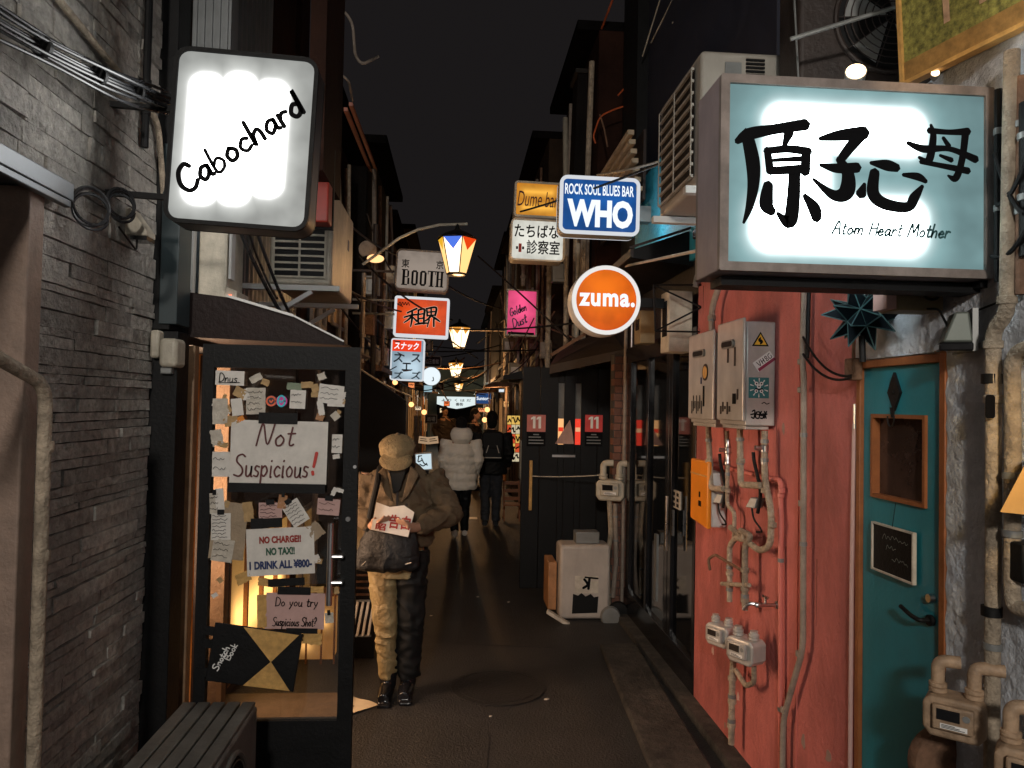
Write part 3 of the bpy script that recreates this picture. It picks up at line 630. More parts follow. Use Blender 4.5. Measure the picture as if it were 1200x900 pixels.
LIST = [
 ('crumpled off white sheet near the top rail, left of the neon stickers', 300, 470, 22, 31, 1, 'paper2', 4, 'notice'),
 ('greyish sheet near the top rail, right of the neon stickers', 349, 468, 18, 22, -2, 'paper', 2, 'notice'),
 ('stained white photo sheet in the top handle corner of the door', 388, 462, 29, 22, -6, 'paper', 3, 'notice'),
 ('small torn white note beside the crumpled sheet near the top', 278, 477, 13, 20, 8, 'paper', 0, 'note'),
 ('faded green scrap of paper under the top rail', 345, 453, 17, 8, -4, mat('greenpaper', (.20, .24, .17), .8), 0, 'scrap'),
 ('tan scrap of paper beside the faded green one', 360, 451, 14, 7, 4, 'tanpaper', 0, 'scrap'),
 ('tan folded scrap below the small name card', 281, 460, 13, 11, -25, 'tanpaper', 0, 'scrap'),
 ('tall grey sheet at the hinge edge above the white blank one', 258, 482, 17, 30, 1, 'paper2', 0, 'notice'),
 ('blank white sheet at the hinge edge level with the largest notice', 259, 544, 20, 29, 0, 'paper', 2, 'notice'),
 ('small white label at the handle edge beside the largest notice', 395, 520, 12, 22, -1, 'paper', 2, 'label'),
 ('tiny grey diamond shaped note near the handle edge', 393, 487.5, 9, 9, 40, 'paper2', 0, 'note'),
 ('narrow white strip hanging at the hinge edge below the blank sheet', 257.5, 585, 10, 25, 6, 'paper', 0, 'note'),
 ('pinkish receipt taped above the price notice', 317, 599, 27, 20, 1, 'pinkpaper', 4, 'receipt'),
 ('white memo tilted steeply above the corner of the price notice', 346.5, 601, 21, 29, 33, 'paper', 6, 'memo'),
 ('pink and white card beside the handle above the price notice', 385, 594, 26, 19, -4, 'pinkpaper', 2, 'card'),
 ('printed receipt with dark lines near the hinge edge', 259, 617, 22, 31, 1, 'paper', 7, 'receipt'),
 ('crumpled lower receipt near the hinge edge', 261, 645, 24, 26, -8, 'paper2', 3, 'receipt'),
 ('large beige sheet behind the two receipts at the hinge edge', 268, 622, 40, 66, -4, mat('beigepaper', (.33, .25, .17), .85, bump=.3), 0, 'sheet'),
 ('tan torn scrap beside the top left corner of the largest notice', 271, 493, 16, 11, 20, 'tanpaper', 0, 'scrap'),
 ('orange scrap peeking over the top edge of the largest notice', 282, 491, 8, 6, 25, 'orange', 0, 'scrap'),
 ('crumpled cream scrap in the top rail beside the name card', 300, 443, 14, 8, 30, 'paper2', 0, 'scrap'),
 ('cream scrap taped to the top rail above the stained photo', 377, 441, 9, 8, 20, 'paper2', 0, 'scrap'),
 ('white backing sheet under the stained photo', 394, 470, 20, 13, -2, 'paper', 0, 'sheet'),
 ('beige triangular scrap at the corner of the price notice', 369, 622, 16, 18, 38, 'beigepaper', 0, 'scrap'),
 ('white scrap under the small white label at the handle edge', 394, 535, 8, 5, 10, 'paper', 0, 'scrap'),
 ('cream scrap at the hinge edge over the blank white sheet', 254, 513, 13, 18, 12, 'paper2', 0, 'scrap'),
 ('brown scrap at the hinge edge below the cream one', 261, 521, 12, 6, -14, 'tanpaper', 0, 'scrap'),
 ('small yellowed scrap above the crumpled sheet near the top rail', 311, 448, 9, 7, -20, 'tanpaper', 0, 'scrap'),
 ('thin white scrap between the crumpled sheet and the torn note', 288, 462, 8, 13, 14, 'paper', 0, 'scrap'),
 ('orange brown scrap at the handle edge corner of the largest notice', 375, 489, 9, 7, -18, 'wood', 0, 'scrap'),
 ('tan scrap hanging left of the pinkish receipt', 291, 600, 11, 22, 7, 'tanpaper', 0, 'scrap'),
 ('dark tan card between the pinkish receipt and the tilted memo', 331, 588, 10, 16, -8, 'wood', 0, 'card'),
 ('cream receipt at the hinge edge above the printed receipt', 252, 590, 12, 24, 3, 'paper2', 3, 'receipt'),
 ('golden scrap under the hinge corner of the price notice', 285, 677, 17, 12, 24, 'gold', 0, 'scrap'),
 ('golden crumpled strip under the price notice', 318, 683, 30, 9, -6, 'gold', 0, 'scrap'),
 ('tan upright sheet beside the pinkish shot card', 307, 716, 11, 38, 2, 'gold', 0, 'sheet'),
 ('small cream card at the handle edge beside the pinkish shot card', 386, 724, 10, 12, 5, 'paper2', 0, 'card'),
 ('wide golden scrap at the top edge of the pinkish shot card', 361, 691, 36, 7, 2, 'gold', 0, 'scrap'),
 ('tan scrap below the handle corner of the pinkish shot card', 366, 748, 22, 14, -9, 'gold', 0, 'scrap'),
 ('white torn strip hanging below the stained photo', 376, 478, 7, 17, 12, 'paper', 0, 'scrap'),
]
for i, (lb, u, v, w_, h_, rt, m, rows, cat) in enumerate(LIST):
    if m == 'beigepaper': m = bpy.data.materials['beigepaper']
    yy = DY - .003 + (.0022 if 'large beige' in lb or 'backing' in lb else 0) - .0004 * (i % 4)
    t, k = sheet({'scrap': 'paper_scrap', 'sheet': 'paper_sheet'}.get(cat, cat), lb, u, v, w_, h_, rt, m, .0016, cat, yy, 4 if cat == 'scrap' else .6)
    if rows: scrawl(t, k, w_, h_, rows)
    if cat in ('memo', 'receipt', 'card') and 'crumpled' not in lb: tape(t, k, 0, h_ * .55, w_ * .35, 6)
rs = random.Random(5)
for lb, m, n_, gname in (('tiny torn speck of white paper stuck on the glass door', 'paper', 15, 'white paper specks on the glass door'), ('tiny torn speck of tan paper stuck on the glass door', 'tanpaper', 12, 'tan paper specks on the glass door')):
    for i in range(n_):
        u, v = (rs.choice((rs.uniform(251, 268), rs.uniform(385, 402), rs.uniform(252, 402))), rs.uniform(437, 486) if i % 2 else rs.uniform(570, 700))
        sheet('paper_scrap', lb, u, v, rs.uniform(4, 9), rs.uniform(4, 10), rs.uniform(-40, 40), m, .001, 'scrap', DY - .0022 - .0003 * (i % 3), 5, gname)
# neon round stickers
for (u, lb, c1, c2) in ((318, 'neon orange ring sticker near the top of the glass door', (.75, .12, .04), (.02, .02, .03)), (330, 'neon cyan and pink oval sticker near the top of the glass door', (.02, .5, .62), (.7, .05, .35))):
    p = P(u, 470, DY - .006); t = thing('sticker', lb, 'sticker', p, 'neon stickers on the glass door')
    MB().lathe([(.026, -.001), (.026, 0)], (0, 0, 0), 'y', 18).build('backing', mat('neon', c2, .5), t); r_ = .02
    b = MB(); b.stroke([(r_ * math.cos(a) * (.8 if u > 320 else 1), r_ * math.sin(a) * (1.2 if u > 320 else 1)) for a in [i * .45 for i in range(15)]], .008, -.002); b.stroke([(-.006, .002), (.0, -.006), (.008, .004)], .006, -.003); b.build('print', mat('neon', c1, .5), t)
# sketch book hung on the door
t = thing('sketchbook', 'black and gold sketchbook hanging on the lower part of the glass door', 'sketchbook', P(300, 769, DY - .02), None, (0, R(8), 0)); k = DY / FPX
MB().box(-50 * k, -.014, -33 * k, 48 * k, 0, 32 * k).build('cover', 'black', t, bevel=.003)
b = MB(); b.prism([(-18 * k, 31.5 * k), (44 * k, 31 * k), (18 * k, -3 * k)], -.0165, -.0145, 'xz'); b.prism([(-8 * k, -32.5 * k), (44 * k, -32 * k), (18 * k, -2.5 * k)], -.0165, -.0145, 'xz'); b.build('gold_print', 'gold', t, smooth=False)
b = MB(); write(b, 'Snotch', -38 * k, -20 * k, 7 * k, 1.2 * k, 0, -.0145, 1.25, R(72)); write(b, 'Book', -27 * k, -7 * k, 7 * k, 1.2 * k, 0, -.0145, 1.25, R(72)); b.build('lettering', 'white', t)
for x, z_ in ((-56, 22), (-52, 8), (-56, -24)): MB().box((x - 7) * k, -.012, (z_ - 5) * k, (x + 7) * k, -.008, (z_ + 5) * k).build('tape', 'black', t)
# outdoor unit standing in front of the door
u0 = thing('air_conditioner', 'dark grey outdoor unit with ribbed top standing in front of the glass door', 'air conditioner', (-.98, 2.98, 0), 'outdoor air conditioners')
M['unitgrey'] = mat('unitgrey', (.15, .145, .13), .6, var=.3, scale=9, bump=.15, stain=.4)
MB().box(-1.14, 2.62, .04, -.825, 3.30, .485).build('body', 'unitgrey', u0, True, bevel=.015, seg=3)
b = MB()
for i in range(5): b.box(-1.136 + i * .062, 2.60, .486, -1.082 + i * .062, 3.295, .503)
b.build('top_slat', 'unitgrey', u0, True, bevel=.005)
c = Vector((-.823, 2.92, .255)); b = MB()
for r_ in (.04, .07, .10, .13, .16): b.tube([c + Vector((.012, r_ * math.cos(a), r_ * math.sin(a))) for a in [2 * math.pi * i / 28 for i in range(29)]], .003, 5, False)
b.tube([c + Vector((.004, .185 * math.cos(a), .185 * math.sin(a))) for a in [2 * math.pi * i / 36 for i in range(37)]], .011, 8, False); b.build('fan_guard', 'unitgrey', u0, True)
MB().lathe([(.175, -.001), (.175, .003)], c, 'x', 30).build('fan_opening', 'black', u0, True)
for y in (2.7, 3.2): MB().box(-1.12, y - .03, 0, -.85, y + .03, .042).build('foot', 'black', u0, True)
# ================================================================ pink building (wall face X = 1.47)
WX = 1.47
pk = thing('pink_building', 'pink plastered bar front with a rough grey end and teal door', 'building', (1.8, 3, 0))
def grid(b, y0, y1, z0, z1, ny, nz, fn):
    n = len(b.v); vs = [(fn(y0 + (y1 - y0) * i / ny, z0 + (z1 - z0) * j / nz), y0 + (y1 - y0) * i / ny, z0 + (z1 - z0) * j / nz) for i in range(ny + 1) for j in range(nz + 1)]
    b.add(vs, [(i * (nz + 1) + j, i * (nz + 1) + j + 1, (i + 1) * (nz + 1) + j + 1, (i + 1) * (nz + 1) + j) for i in range(ny) for j in range(nz)])
YD0, YD1 = PX(1110, 600, WX).y, PX(1006, 600, WX).y     # door opening
ZD = PX(1060, 418, WX).z
b = MB(); b.box(WX, YD1 + .012, 0, 1.70, 4.46, 2.84); b.build('wall', 'pink', pk, True, bevel=.008)
b = MB(); b.box(1.50, YD1 + .30, 0, 1.6, YD1 + .31, .1)
from mathutils import noise as NZ
def rough(y, z):
    v = Vector((0, y * 9, z * 9)); return WX - .004 - .005 * abs(NZ.noise(v)) - .0045 * NZ.noise(v * 2.3) - .004 * abs(NZ.noise(v * 4.5))
b = MB(); grid(b, YD0 - 2.2, YD0 - .004, 0, 2.84, 170, 200, rough); grid(b, YD0 - .004, YD1 + .012, ZD + .004, 2.84, 40, 55, rough); b.build('rough_plaster', 'greywall', pk, True)
b = MB(); b.box(WX + .035, -4, 0, 1.75, YD0 - .004, 2.84); b.box(WX + .036, YD0 - .004, ZD + .004, 1.75, YD1 + .012, 2.84); b.box(WX + .02, -4, 0, WX + .04, YD0 - 2.2, 2.84); b.build('end_wall', 'greywall', pk, True)
b = MB(); b.box(1.95, -2, 2.84, 2.2, 6.4, 6.2); b.box(1.62, 3.7, 2.845, 1.94, 6.4, 6.2); b.build('upper_wall', mat('navywall', (.018, .020, .035), .6), pk, True)
b = MB(); b.box(1.44, -2, 2.842, 1.96, 4.5, 2.90); b.build('ledge', 'darkbrown', pk, True, bevel=.01)
b = MB(); b.box(1.475, 4.52, 2.74, 1.60, 6.15, 3.65); b.build('cyan_panel', 'cyanwall', pk, True)
for zz, y in ((0, 3.115),):
    pass
# crack-like wall seam
MB().bar((WX - .002, PX(936, 600, WX).y, 0), (WX - .002, PX(936, 600, WX).y, 2.84), .006, .006).build('wall_seam', 'pinkpipe', pk, True)
rp = random.Random(8)
for i in range(22):
    y_, z_ = rp.uniform(YD1 + .1, 4.4), rp.choice((rp.uniform(.05, .7), rp.uniform(.1, 2.6))); r_ = rp.uniform(.008, .03); b = MB()
    b.prism([(y_ + r_ * math.cos(q) * rp.uniform(.5, 1.3), z_ + r_ * 1.3 * math.sin(q) * rp.uniform(.5, 1.3)) for q in [R(x) for x in range(0, 360, 36)]], WX - .0012, WX + .001, 'yz')
    b.build('peeled_patch', mat('peeled', (.30, .20, .17), .85, var=.3) if i == 0 else bpy.data.materials['peeled'] if i % 3 else M['pinkpaper'], pk, True)
for i in range(9):
    y_, z_ = rp.uniform(YD1 + .1, 4.4), rp.uniform(.9, 2.5); b = MB(); l_ = rp.uniform(.1, .45)
    b.prism([(y_ - .004, z_), (y_ + .004, z_), (y_ + .003, z_ - l_ * .6), (y_ + .001, z_ - l_), (y_ - .002, z_ - l_ * .7)], WX - .0008, WX + .001, 'yz'); b.build('rust_drip', mat('drip', (.20, .055, .04), .7) if i == 0 else bpy.data.materials['drip'], pk, True)
# teal door
yc = (YD0 + YD1) / 2; hw = (YD1 - YD0) / 2
td = thing('wooden_door', 'teal door in an orange wooden frame with small dark window', 'door', (WX, yc, 0), None, (0, 0, RW))
b = MB(); b.box(-hw - .004, -.010, .05, -hw + .022, .05, ZD); b.box(hw - .026, -.010, .05, hw + .002, .05, ZD); b.box(-hw + .0225, -.0095, ZD - .028, hw - .0265, .05, ZD - .0005); b.build('frame', 'orangewood', td, bevel=.003)
def dloc(u, v, X=WX): q = PX(u, v, X); return (-(q.y - yc), q.z)
wx0, wz1 = dloc(1023, 488); wx1, _ = dloc(1083, 488); wz0 = (dloc(1023, 581)[1] + dloc(1083, 590)[1]) / 2
b = MB(); T0, T1 = .006, .04
b.box(-hw + .0225, T0, .055, wx0, T1, ZD - .029); b.box(wx1, T0, .055, hw - .027, T1, ZD - .029); b.box(wx0, T0 + .0003, wz1, wx1, T1, ZD - .029); b.box(wx0, T0 + .0003, .055, wx1, T1, wz0); b.build('panel', 'teal', td)
b = MB(); f_ = .009
b.box(wx0 - f_, -.004, wz0 - f_, wx0 + .004, .03, wz1 + f_); b.box(wx1 - .004, -.004, wz0 - f_, wx1 + f_, .03, wz1 + f_); b.box(wx0 + .0045, -.0035, wz1 - .004, wx1 - .0045, .03, wz1 + f_); b.box(wx0 + .0045, -.0035, wz0 - f_, wx1 - .0045, .03, wz0 + .004)
wn = b.build('window_frame', 'orangewood', td)
MB().box(wx0, .024, wz0, wx1, .028, wz1).build('pane', mat('brownglass', (.045, .026, .020), .12, var=.5, scale=7), wn)
kx, kz = dloc(1048, 460); b = MB(); b.prism([(kx, kz + .068), (kx + .036, kz), (kx, kz - .062), (kx - .036, kz)], -.004, T0 - .0005, 'xz'); b.lathe([(.006, -.010), (.007, -.0045)], (kx, 0, kz), 'y', 10); b.prism([(kx - .014, kz - .05), (kx + .014, kz - .05), (kx + .006, kz - .085), (kx - .006, kz - .085)], -.008, -.0045, 'xz'); b.build('knocker', 'black', td)
MB().tube([(kx + .019 * math.cos(a), -.012, kz - .085 + .03 * math.sin(a)) for a in [R(x) for x in range(170, 375, 12)]], .0025, 6).build('knocker_ring', 'black', td)
hx, hz = dloc(1090, 727); b = MB(); b.lathe([(.017, -.006), (.017, T0)], (hx, 0, hz), 'y', 16); b.tube(bend([(hx, 0, hz), (hx, -.035, hz), (hx - .035, -.038, hz + .004), (hx - .095, -.036, hz + .018)], .012), .007, 10); b.build('handle', 'black', td)
hx, hz = dloc(1091, 701); b = MB(); b.lathe([(.013, -.010), (.015, T0)], (hx, 0, hz), 'y', 16); b.build('lock', 'steel', td)
hx, hz = -hw + .018, dloc(1008, 488)[1]; b = MB(); b.tube([(hx, -.028, hz - .045), (hx, -.028, hz + .045)], .005, 8); b.build('hinge', 'steel', td)
cbx0, cz1 = dloc(1027, 613); cbx1, _ = dloc(1074, 613); cz0 = dloc(1030, 666)[1]
cb = thing('chalkboard', 'small framed chalkboard hanging on the teal door', 'chalkboard', (WX, yc, 0), None, (0, R(0), RW))
MB().box(cbx0, -.010, cz0, cbx1, -.004, cz1).build('slate', 'black', cb)
b = MB(); f_ = .006; b.box(cbx0 - f_, -.016, cz0 - f_, cbx0, -.003, cz1 + f_); b.box(cbx1, -.016, cz0 - f_, cbx1 + f_, -.003, cz1 + f_); b.box(cbx0 + .0003, -.0155, cz1, cbx1 - .0003, -.003, cz1 + f_); b.box(cbx0 + .0003, -.0155, cz0 - f_, cbx1 - .0003, -.003, cz0); b.build('frame', 'paper2', cb)
b = MB(); w_, h_ = cbx1 - cbx0, cz1 - cz0
for r_, (z_, x0, x1) in enumerate(((.78, .25, .9), (.56, .35, .6), (.34, .5, .9))):
    pts = []; x = x0
    while x < x1: pts.append((cbx0 + w_ * x, cz0 + h_ * (z_ + random.uniform(-.06, .06)))); x += .035
    b.stroke(pts, .0018, -.0102)
b.build('chalk_lettering', mat('chalk', (.22, .24, .22), .9), cb)
MB().tube([((cbx0 + cbx1) / 2, -.012, cz1), ((cbx0 + cbx1) / 2 + .01, -.006, wz0 - .012)], .0012, 5).build('cord', 'black', cb)

# ---------------- star lantern
sc = P(1010, 369, 2.42); st = thing('star_lantern', 'dark glass star lantern with teal leaded edges above the teal door', 'star lantern', sc)
ico = bmesh.new(); bmesh.ops.create_icosphere(ico, subdivisions=1, radius=.060)
b = MB(); e_ = MB(); lead = set()
rot = Matrix.Rotation(R(14), 3, 'Z') @ Matrix.Rotation(R(20), 3, 'X')
ico2 = bmesh.new(); bmesh.ops.create_cube(ico2, size=1); ico2.free()
dod = bmesh.new(); bmesh.ops.create_icosphere(dod, subdivisions=1, radius=.058)
for f in dod.faces:
    c = f.calc_center_median().normalized(); tip = rot @ (c * .128); vs = [rot @ v.co for v in f.verts]
    b.add([tip] + vs, [(0, 1, 2), (0, 2, 3), (0, 3, 1)])
    for v in vs: e_.tube([v, tip], .0022, 5)
    for i in range(3): e_.tube([vs[i], vs[(i + 1) % 3]], .0018, 5)
dod.free(); ico.free()
b.build('glass_point', mat('starglass', (.003, .006, .009), .7, var=.4, spec=.1), st, smooth=False); e_.build('lead_edge', mat('lead', (.035, .085, .09), .5, .2), st)
MB().tube([(0, 0, -.07), (.004, 0, -.16)], .011, 8).build('hanging_cap', 'black', st)
MB().tube([(0, .0, .10), (0, .0, .32)], .003, 6).build('hanging_chain', 'black', st)

# ---------------- big square sign with brush lettering
def lightbox(name, label, u0, v0, u1, v1, Y, depth, frame, face, fw=6, tilt=0, corner=0, group=None, back=None, cat='sign', side=None):
    um, vm = (u0 + u1) / 2, (v0 + v1) / 2; c = P(um, v1, Y); w = (P(u1, vm, Y) - P(u0, vm, Y)).length; h = (P(um, v0, Y) - P(um, v1, Y)).length; k = w / (u1 - u0)
    t = thing(name, label, cat, c, group, (0, R(tilt), 0)); ri = Matrix.Rotation(-R(tilt), 3, 'Y')
    def at(u, v): q = ri @ (P(u, v, Y) - c); return (q.x, q.z)
    if callable(face): face = face(at, k)
    f = fw * k; outer = rrect(-w / 2, 0, w / 2, h, max(corner * k, .002)); inner = rrect(-w / 2 + f, f, w / 2 - f, h - f, max((corner - fw) * k, .0015))
    b = MB(); b.prism(outer, .012, depth - .012, 'xz'); b.build('housing', side or frame, t)
    n = len(outer)
    for y0, y1 in ((-.006, .012), (depth - .012, depth + .006)):
        r_ = MB(); vs = [(p[0], y, p[1]) for y in (y0, y1) for p in outer] + [(p[0], y, p[1]) for y in (y0, y1) for p in inner]
        fs = []
        for i in range(n):
            j = (i + 1) % n
            fs += [(i, j, n + j, n + i), (2 * n + i, 3 * n + i, 3 * n + j, 2 * n + j), (i, 2 * n + i, 2 * n + j, j), (n + i, n + j, 3 * n + j, 3 * n + i)]
        r_.add(vs, fs); r_.build('rim', frame, t)
    MB().prism(inner, .004, .0119, 'xz').build('panel', face, t); MB().prism(inner, depth - .0119, depth - .004, 'xz').build('panel', back or face, t)
    return t, k, at
Y = 1.93
def ahm(at, k): return lit('ahm_panel', (.90, 1, 1), 9.0, [at(992, 152) + (92 * k, 24 * k, .045, .055), at(985, 263) + (100 * k, 30 * k, .05, .060), at(935, 205) + (34 * k, 60 * k, .05, .065)], .36, (.36, .60, .62))
M['signframe'] = mat('signframe', (.30, .25, .225), .5, .2, var=.3, scale=12, stain=.5)
t, k, at = lightbox('sign', 'large pale teal lightbox with black brush characters jutting from the pink building', 845, 95, 1165, 322, Y, .19, 'signframe', ahm, 10, 0, 2, side=mat('mauveside', (.40, .33, .34), .5, var=.15, stain=.3))
t['name_hint'] = ''
del t['name_hint']
BR = [  # brush strokes traced in a 2.647x enlargement of the photo's corner at (750, 0)
 [(303, 437, 16), (340, 415, 30), (420, 400, 26), (512, 386, 30)], [(332, 415, 30), (350, 500, 36), (352, 570, 30), (340, 640, 20), (322, 690, 7)],
 [(462, 412, 26), (452, 440, 16), (445, 458, 10)], [(395, 465, 18), (404, 530, 22)], [(393, 468, 18), (460, 462, 20), (522, 470, 22)], [(516, 472, 24), (512, 532, 26)],
 [(415, 497, 10), (505, 492, 14)], [(405, 530, 20), (515, 524, 24)], [(480, 535, 30), (476, 620, 34), (464, 688, 34), (428, 662, 10)], [(398, 575, 26), (392, 632, 36), (408, 655, 24)], [(512, 608, 14), (540, 645, 32), (548, 675, 26)],
 [(560, 430, 12), (620, 420, 28), (694, 412, 34)], [(688, 415, 32), (645, 465, 26), (620, 500, 20)], [(618, 495, 18), (645, 540, 32), (640, 595, 40), (600, 605, 26), (538, 556, 8)], [(560, 512, 10), (610, 522, 24), (672, 520, 26)], [(696, 572, 10), (686, 600, 28)],
 [(718, 505, 10), (765, 512, 28), (796, 520, 22)], [(728, 536, 26), (724, 600, 32), (760, 632, 30), (830, 642, 26), (852, 612, 26), (876, 578, 10)], [(818, 542, 10), (862, 548, 20), (886, 562, 12)],
 [(903, 388, 8), (910, 425, 18), (896, 498, 20), (866, 488, 8)], [(898, 405, 16), (960, 410, 14), (1016, 408, 20)], [(1010, 408, 20), (1002, 478, 18), (990, 530, 18), (976, 554, 18), (956, 545, 6)], [(832, 444, 12), (880, 462, 20), (960, 462, 14), (1040, 494, 20)], [(872, 502, 12), (940, 515, 14), (1016, 530, 18)], [(942, 428, 10), (958, 452, 14)], [(932, 482, 8), (966, 496, 14)]]
b = MB()
for i, s_ in enumerate(BR):
    pts = []
    for (cx, cy, ww) in s_:
        x, z_ = at(750 + cx / 2.647, cy / 2.647); pts.append((x, z_, ww * 1.22 / 2.647 * k))
    b.stroke(pts, .01, -.001 + .004 - .0002 * (i % 8))
b.build('lettering', 'ink', t)
b = MB(); x, z_ = at(975, 274); write(b, 'Atom Heart Mother', x, z_, 15 * k, 2.4 * k, .3, .0022, .97, 0, .01); b.build('lettering', mat('inkteal', (.02, .09, .10), .6), t)
b = MB(); b.bar((.0, .07, .19 * 0 + .515 + .004), (-.30, .07, .525), .012); 
# hanging rail of the sign
b = MB(); b.box(-.36, .05, -.030, .39, .14, -.006); b.box(.365, .02, -.02, .40, .12, .54); b.build('mounting_rail', 'black', t)
b = MB()
for x, z_ in ((-.372, .016), (-.372, .035)): b.lathe([(.008, 0), (.008, .006)], (x - .002, .10, z_), 'x', 10)
b.build('bolt', 'black', t)

# ---------------- picture board above it with its spot lamps
pb = thing('picture_board', 'framed grass green picture board tilted above the large teal lightbox', 'picture', P(1062, 95, 2.15))
BL, BR_ = P(1062, 96, 2.15), P(1290, -18, 1.62); up = Vector((-.06, -.03, .75)); dn = (BR_ - BL)
nrm = dn.cross(up).normalized()
if nrm.y > 0: nrm = -nrm
def slab(b, o, a, c, t0, t1): 
    vs = [o + nrm * t for t in (t0,)] ; b.add([o + nrm * t0, o + a + nrm * t0, o + a + c + nrm * t0, o + c + nrm * t0, o + nrm * t1, o + a + nrm * t1, o + a + c + nrm * t1, o + c + nrm * t1], [(0, 1, 2, 3), (7, 6, 5, 4), (0, 4, 5, 1), (1, 5, 6, 2), (2, 6, 7, 3), (3, 7, 4, 0)])
gm = mat('grasspic', (.26, .25, .06), .7, var=.75, scale=55, bump=.4, bscale=90, stain=.3)
b = MB(); slab(b, BL, dn, up, -.02, .004); b.build('picture', gm, pb, True)
b = MB(); e1, e2 = dn.normalized() * .012, up.normalized() * .012
slab(b, BL - e1, e1, up, -.022, .014); slab(b, BL - e1 - e2, dn + e1 * 2, e2, -.022, .014); b.build('frame', 'gold', pb, True)
b = MB(); slab(b, BL + e2 * .2, dn, e2 * 4.5, .005, .0065); b.build('earth_print', mat('earth', (.30, .17, .05), .7, var=.4, scale=30), pb, True)
b = MB()
for q, lean in ((.26, .02), (.46, .10)): slab(b, BL + dn * q + up * .14, dn * .035, up * .9 - dn * lean, .0072, .0085)
b.build('pale_print', mat('palestripe', (.42, .27, .17), .7, var=.5, scale=18), pb, True)
for i, (u, v, Y, s_, lb) in enumerate(((1003, 84, 2.32, .034, 'lit spot lamp peeking over the top edge of the teal lightbox'), (1096, 86, 2.05, .012, 'tiny lit lamp at the lower edge of the picture board'))):
    c = P(u, v, Y); sl = thing('spot_lamp', lb, 'spot lamp', c, 'spot lamps over the sign'); ax = Vector((-.35, -.85, .35)).normalized()
    b = MB(); b.tube([Vector((0, 0, 0)) - ax * s_ * 2.2, -ax * s_ * 1.2, Vector((0, 0, 0))], [s_ * .45, s_ * .95, s_], 16); b.build('lamp_head', 'greymetal', sl)
    b = MB(); b.tube([ax * .001, ax * .003], s_ * .9, 16); b.build('bulb', lit('spotbulb', (1, .72, .42), 5.5), sl)
lamp('spot_on_picture', 'SPOT', P(1085, 92, 1.80) + Vector((-.06, -.12, -.02)), 1.7, (1, .66, .34), .03, BL + dn * .35 + up * .2, spot=110)

# ---------------- air conditioners above
x0, z1 = P(822, 60, 3.0).x, P(822, 58, 3.0).z; z0 = P(822, 214, 3.0).z
a2 = ac_louver('air_conditioner', 'grey boxy outdoor unit perched beside the large teal lightbox', x0, 3.0, z0, x0 + .40, 3.62, z1, '-x', 'outdoor air conditioners', mat('acgrey', (.33, .30, .26), .5, var=.12, stain=.2), 9, 1)
b = MB(); b.box(x0 + .10, 2.992, z1 - .10, x0 + .17, 2.997, z1 - .05); b.build('label_plate', 'greymetal', a2, True)
b = MB()
for i in range(6): b.box(x0 + .19, 2.990, z1 - .12 + i * .016, x0 + .27, 2.998, z1 - .112 + i * .016)
b.build('side_vent', 'black', a2, True)
for y, lb in ((3.05, 'near white steel arm under the grey boxy unit'), (3.56, 'far white steel arm under the grey boxy unit')):
    b = MB(); b.box(x0 - .05, y - .02, z0 - .035, 1.47, y + .02, z0 - .004); solo('bracket', b, 'whitemetal', lb, 'bracket', 'air conditioner brackets')
ac_fan('air_conditioner', 'dark outdoor unit with a round fan guard behind the picture board', P(1035, 112, 2.62), .62, .56, .26, R(-8), 'outdoor air conditioners', 'darkbrown', .20, .03)
b = MB(); b.tube([P(926, 46, 2.5), P(1050, 8, 2.4)], .008, 8); solo('metal_rod', b, 'greymetal', 'thin metal rod reaching from the picture board over the teal lightbox', 'rod')
b = MB(); b.tube(sag(P(930, -20, 2.7), P(936, 100, 2.6), .0, 12), .004, 6)
for i in range(13): pass
solo('cable', b, 'greymetal', 'single thin wire hanging above the grey boxy unit', 'cable')

# ---------------- two water heaters
HX = 1.317
def heater(y0, y1, ztop, zbot, label):
    t = thing('water_heater', label, 'water heater', (WX, (y0 + y1) / 2, zbot), 'water heaters on the pink wall', (0, 0, RW))
    w, h, d = y1 - y0, ztop - zbot, WX - HX
    MB().box(-w / 2, -d + .014, .0, w / 2, -.001, h).build('body', 'heater', t, bevel=.006)
    MB().box(-w / 2 - .006, -d - .002, .02, w / 2 + .002, -d + .0135, h + .018).build('front_cover', 'heater', t, bevel=.008)
    MB().box(-w / 2 + .02, -d + .02, -.018, w / 2 - .02, -.02, -.0005).build('pipe_cover', 'heater', t, bevel=.004)
    b = MB(); b.prism(rrect(-w * .26, h - .115, w * .20, h - .075, .019), -d - .014, -d - .0025, 'xz'); vt = b.build('exhaust', 'greymetal', t)
    MB().prism(rrect(-w * .23, h - .108, w * .17, h - .082, .012), -d - .0165, -d - .0145, 'xz').build('slot', 'black', vt)
    return t, w, h, d
ya, yb_ = PX(871, 440, HX).y, PX(841, 440, HX).y; zt, zb = PX(872, 376, HX).z, PX(872, 499, HX).z
t, w, h, d = heater(ya, yb_, zt, zb, 'larger nearer water heater with a yellow flame warning sticker')
F = -d - .0035
b = MB()
for i in range(5): b.box(-.12 + .03 * i, F - .001, .05 + .012 * (i % 3), -.10 + .03 * i, F, .09 + .02 * (i % 2))
b.build('print', 'darkbrown', t)
for x, z_, ww, hh in ((-.03, .30, .022, .07), (.06, .28, .022, .09), (.10, .12, .018, .05)): MB().box(x, F - .001, z_, x + ww, F, z_ + hh).build('sticker', 'darkbrown', t)
MB().box(.045, F - .001, .10, .09, F, .15).build('sticker', 'ink', t)
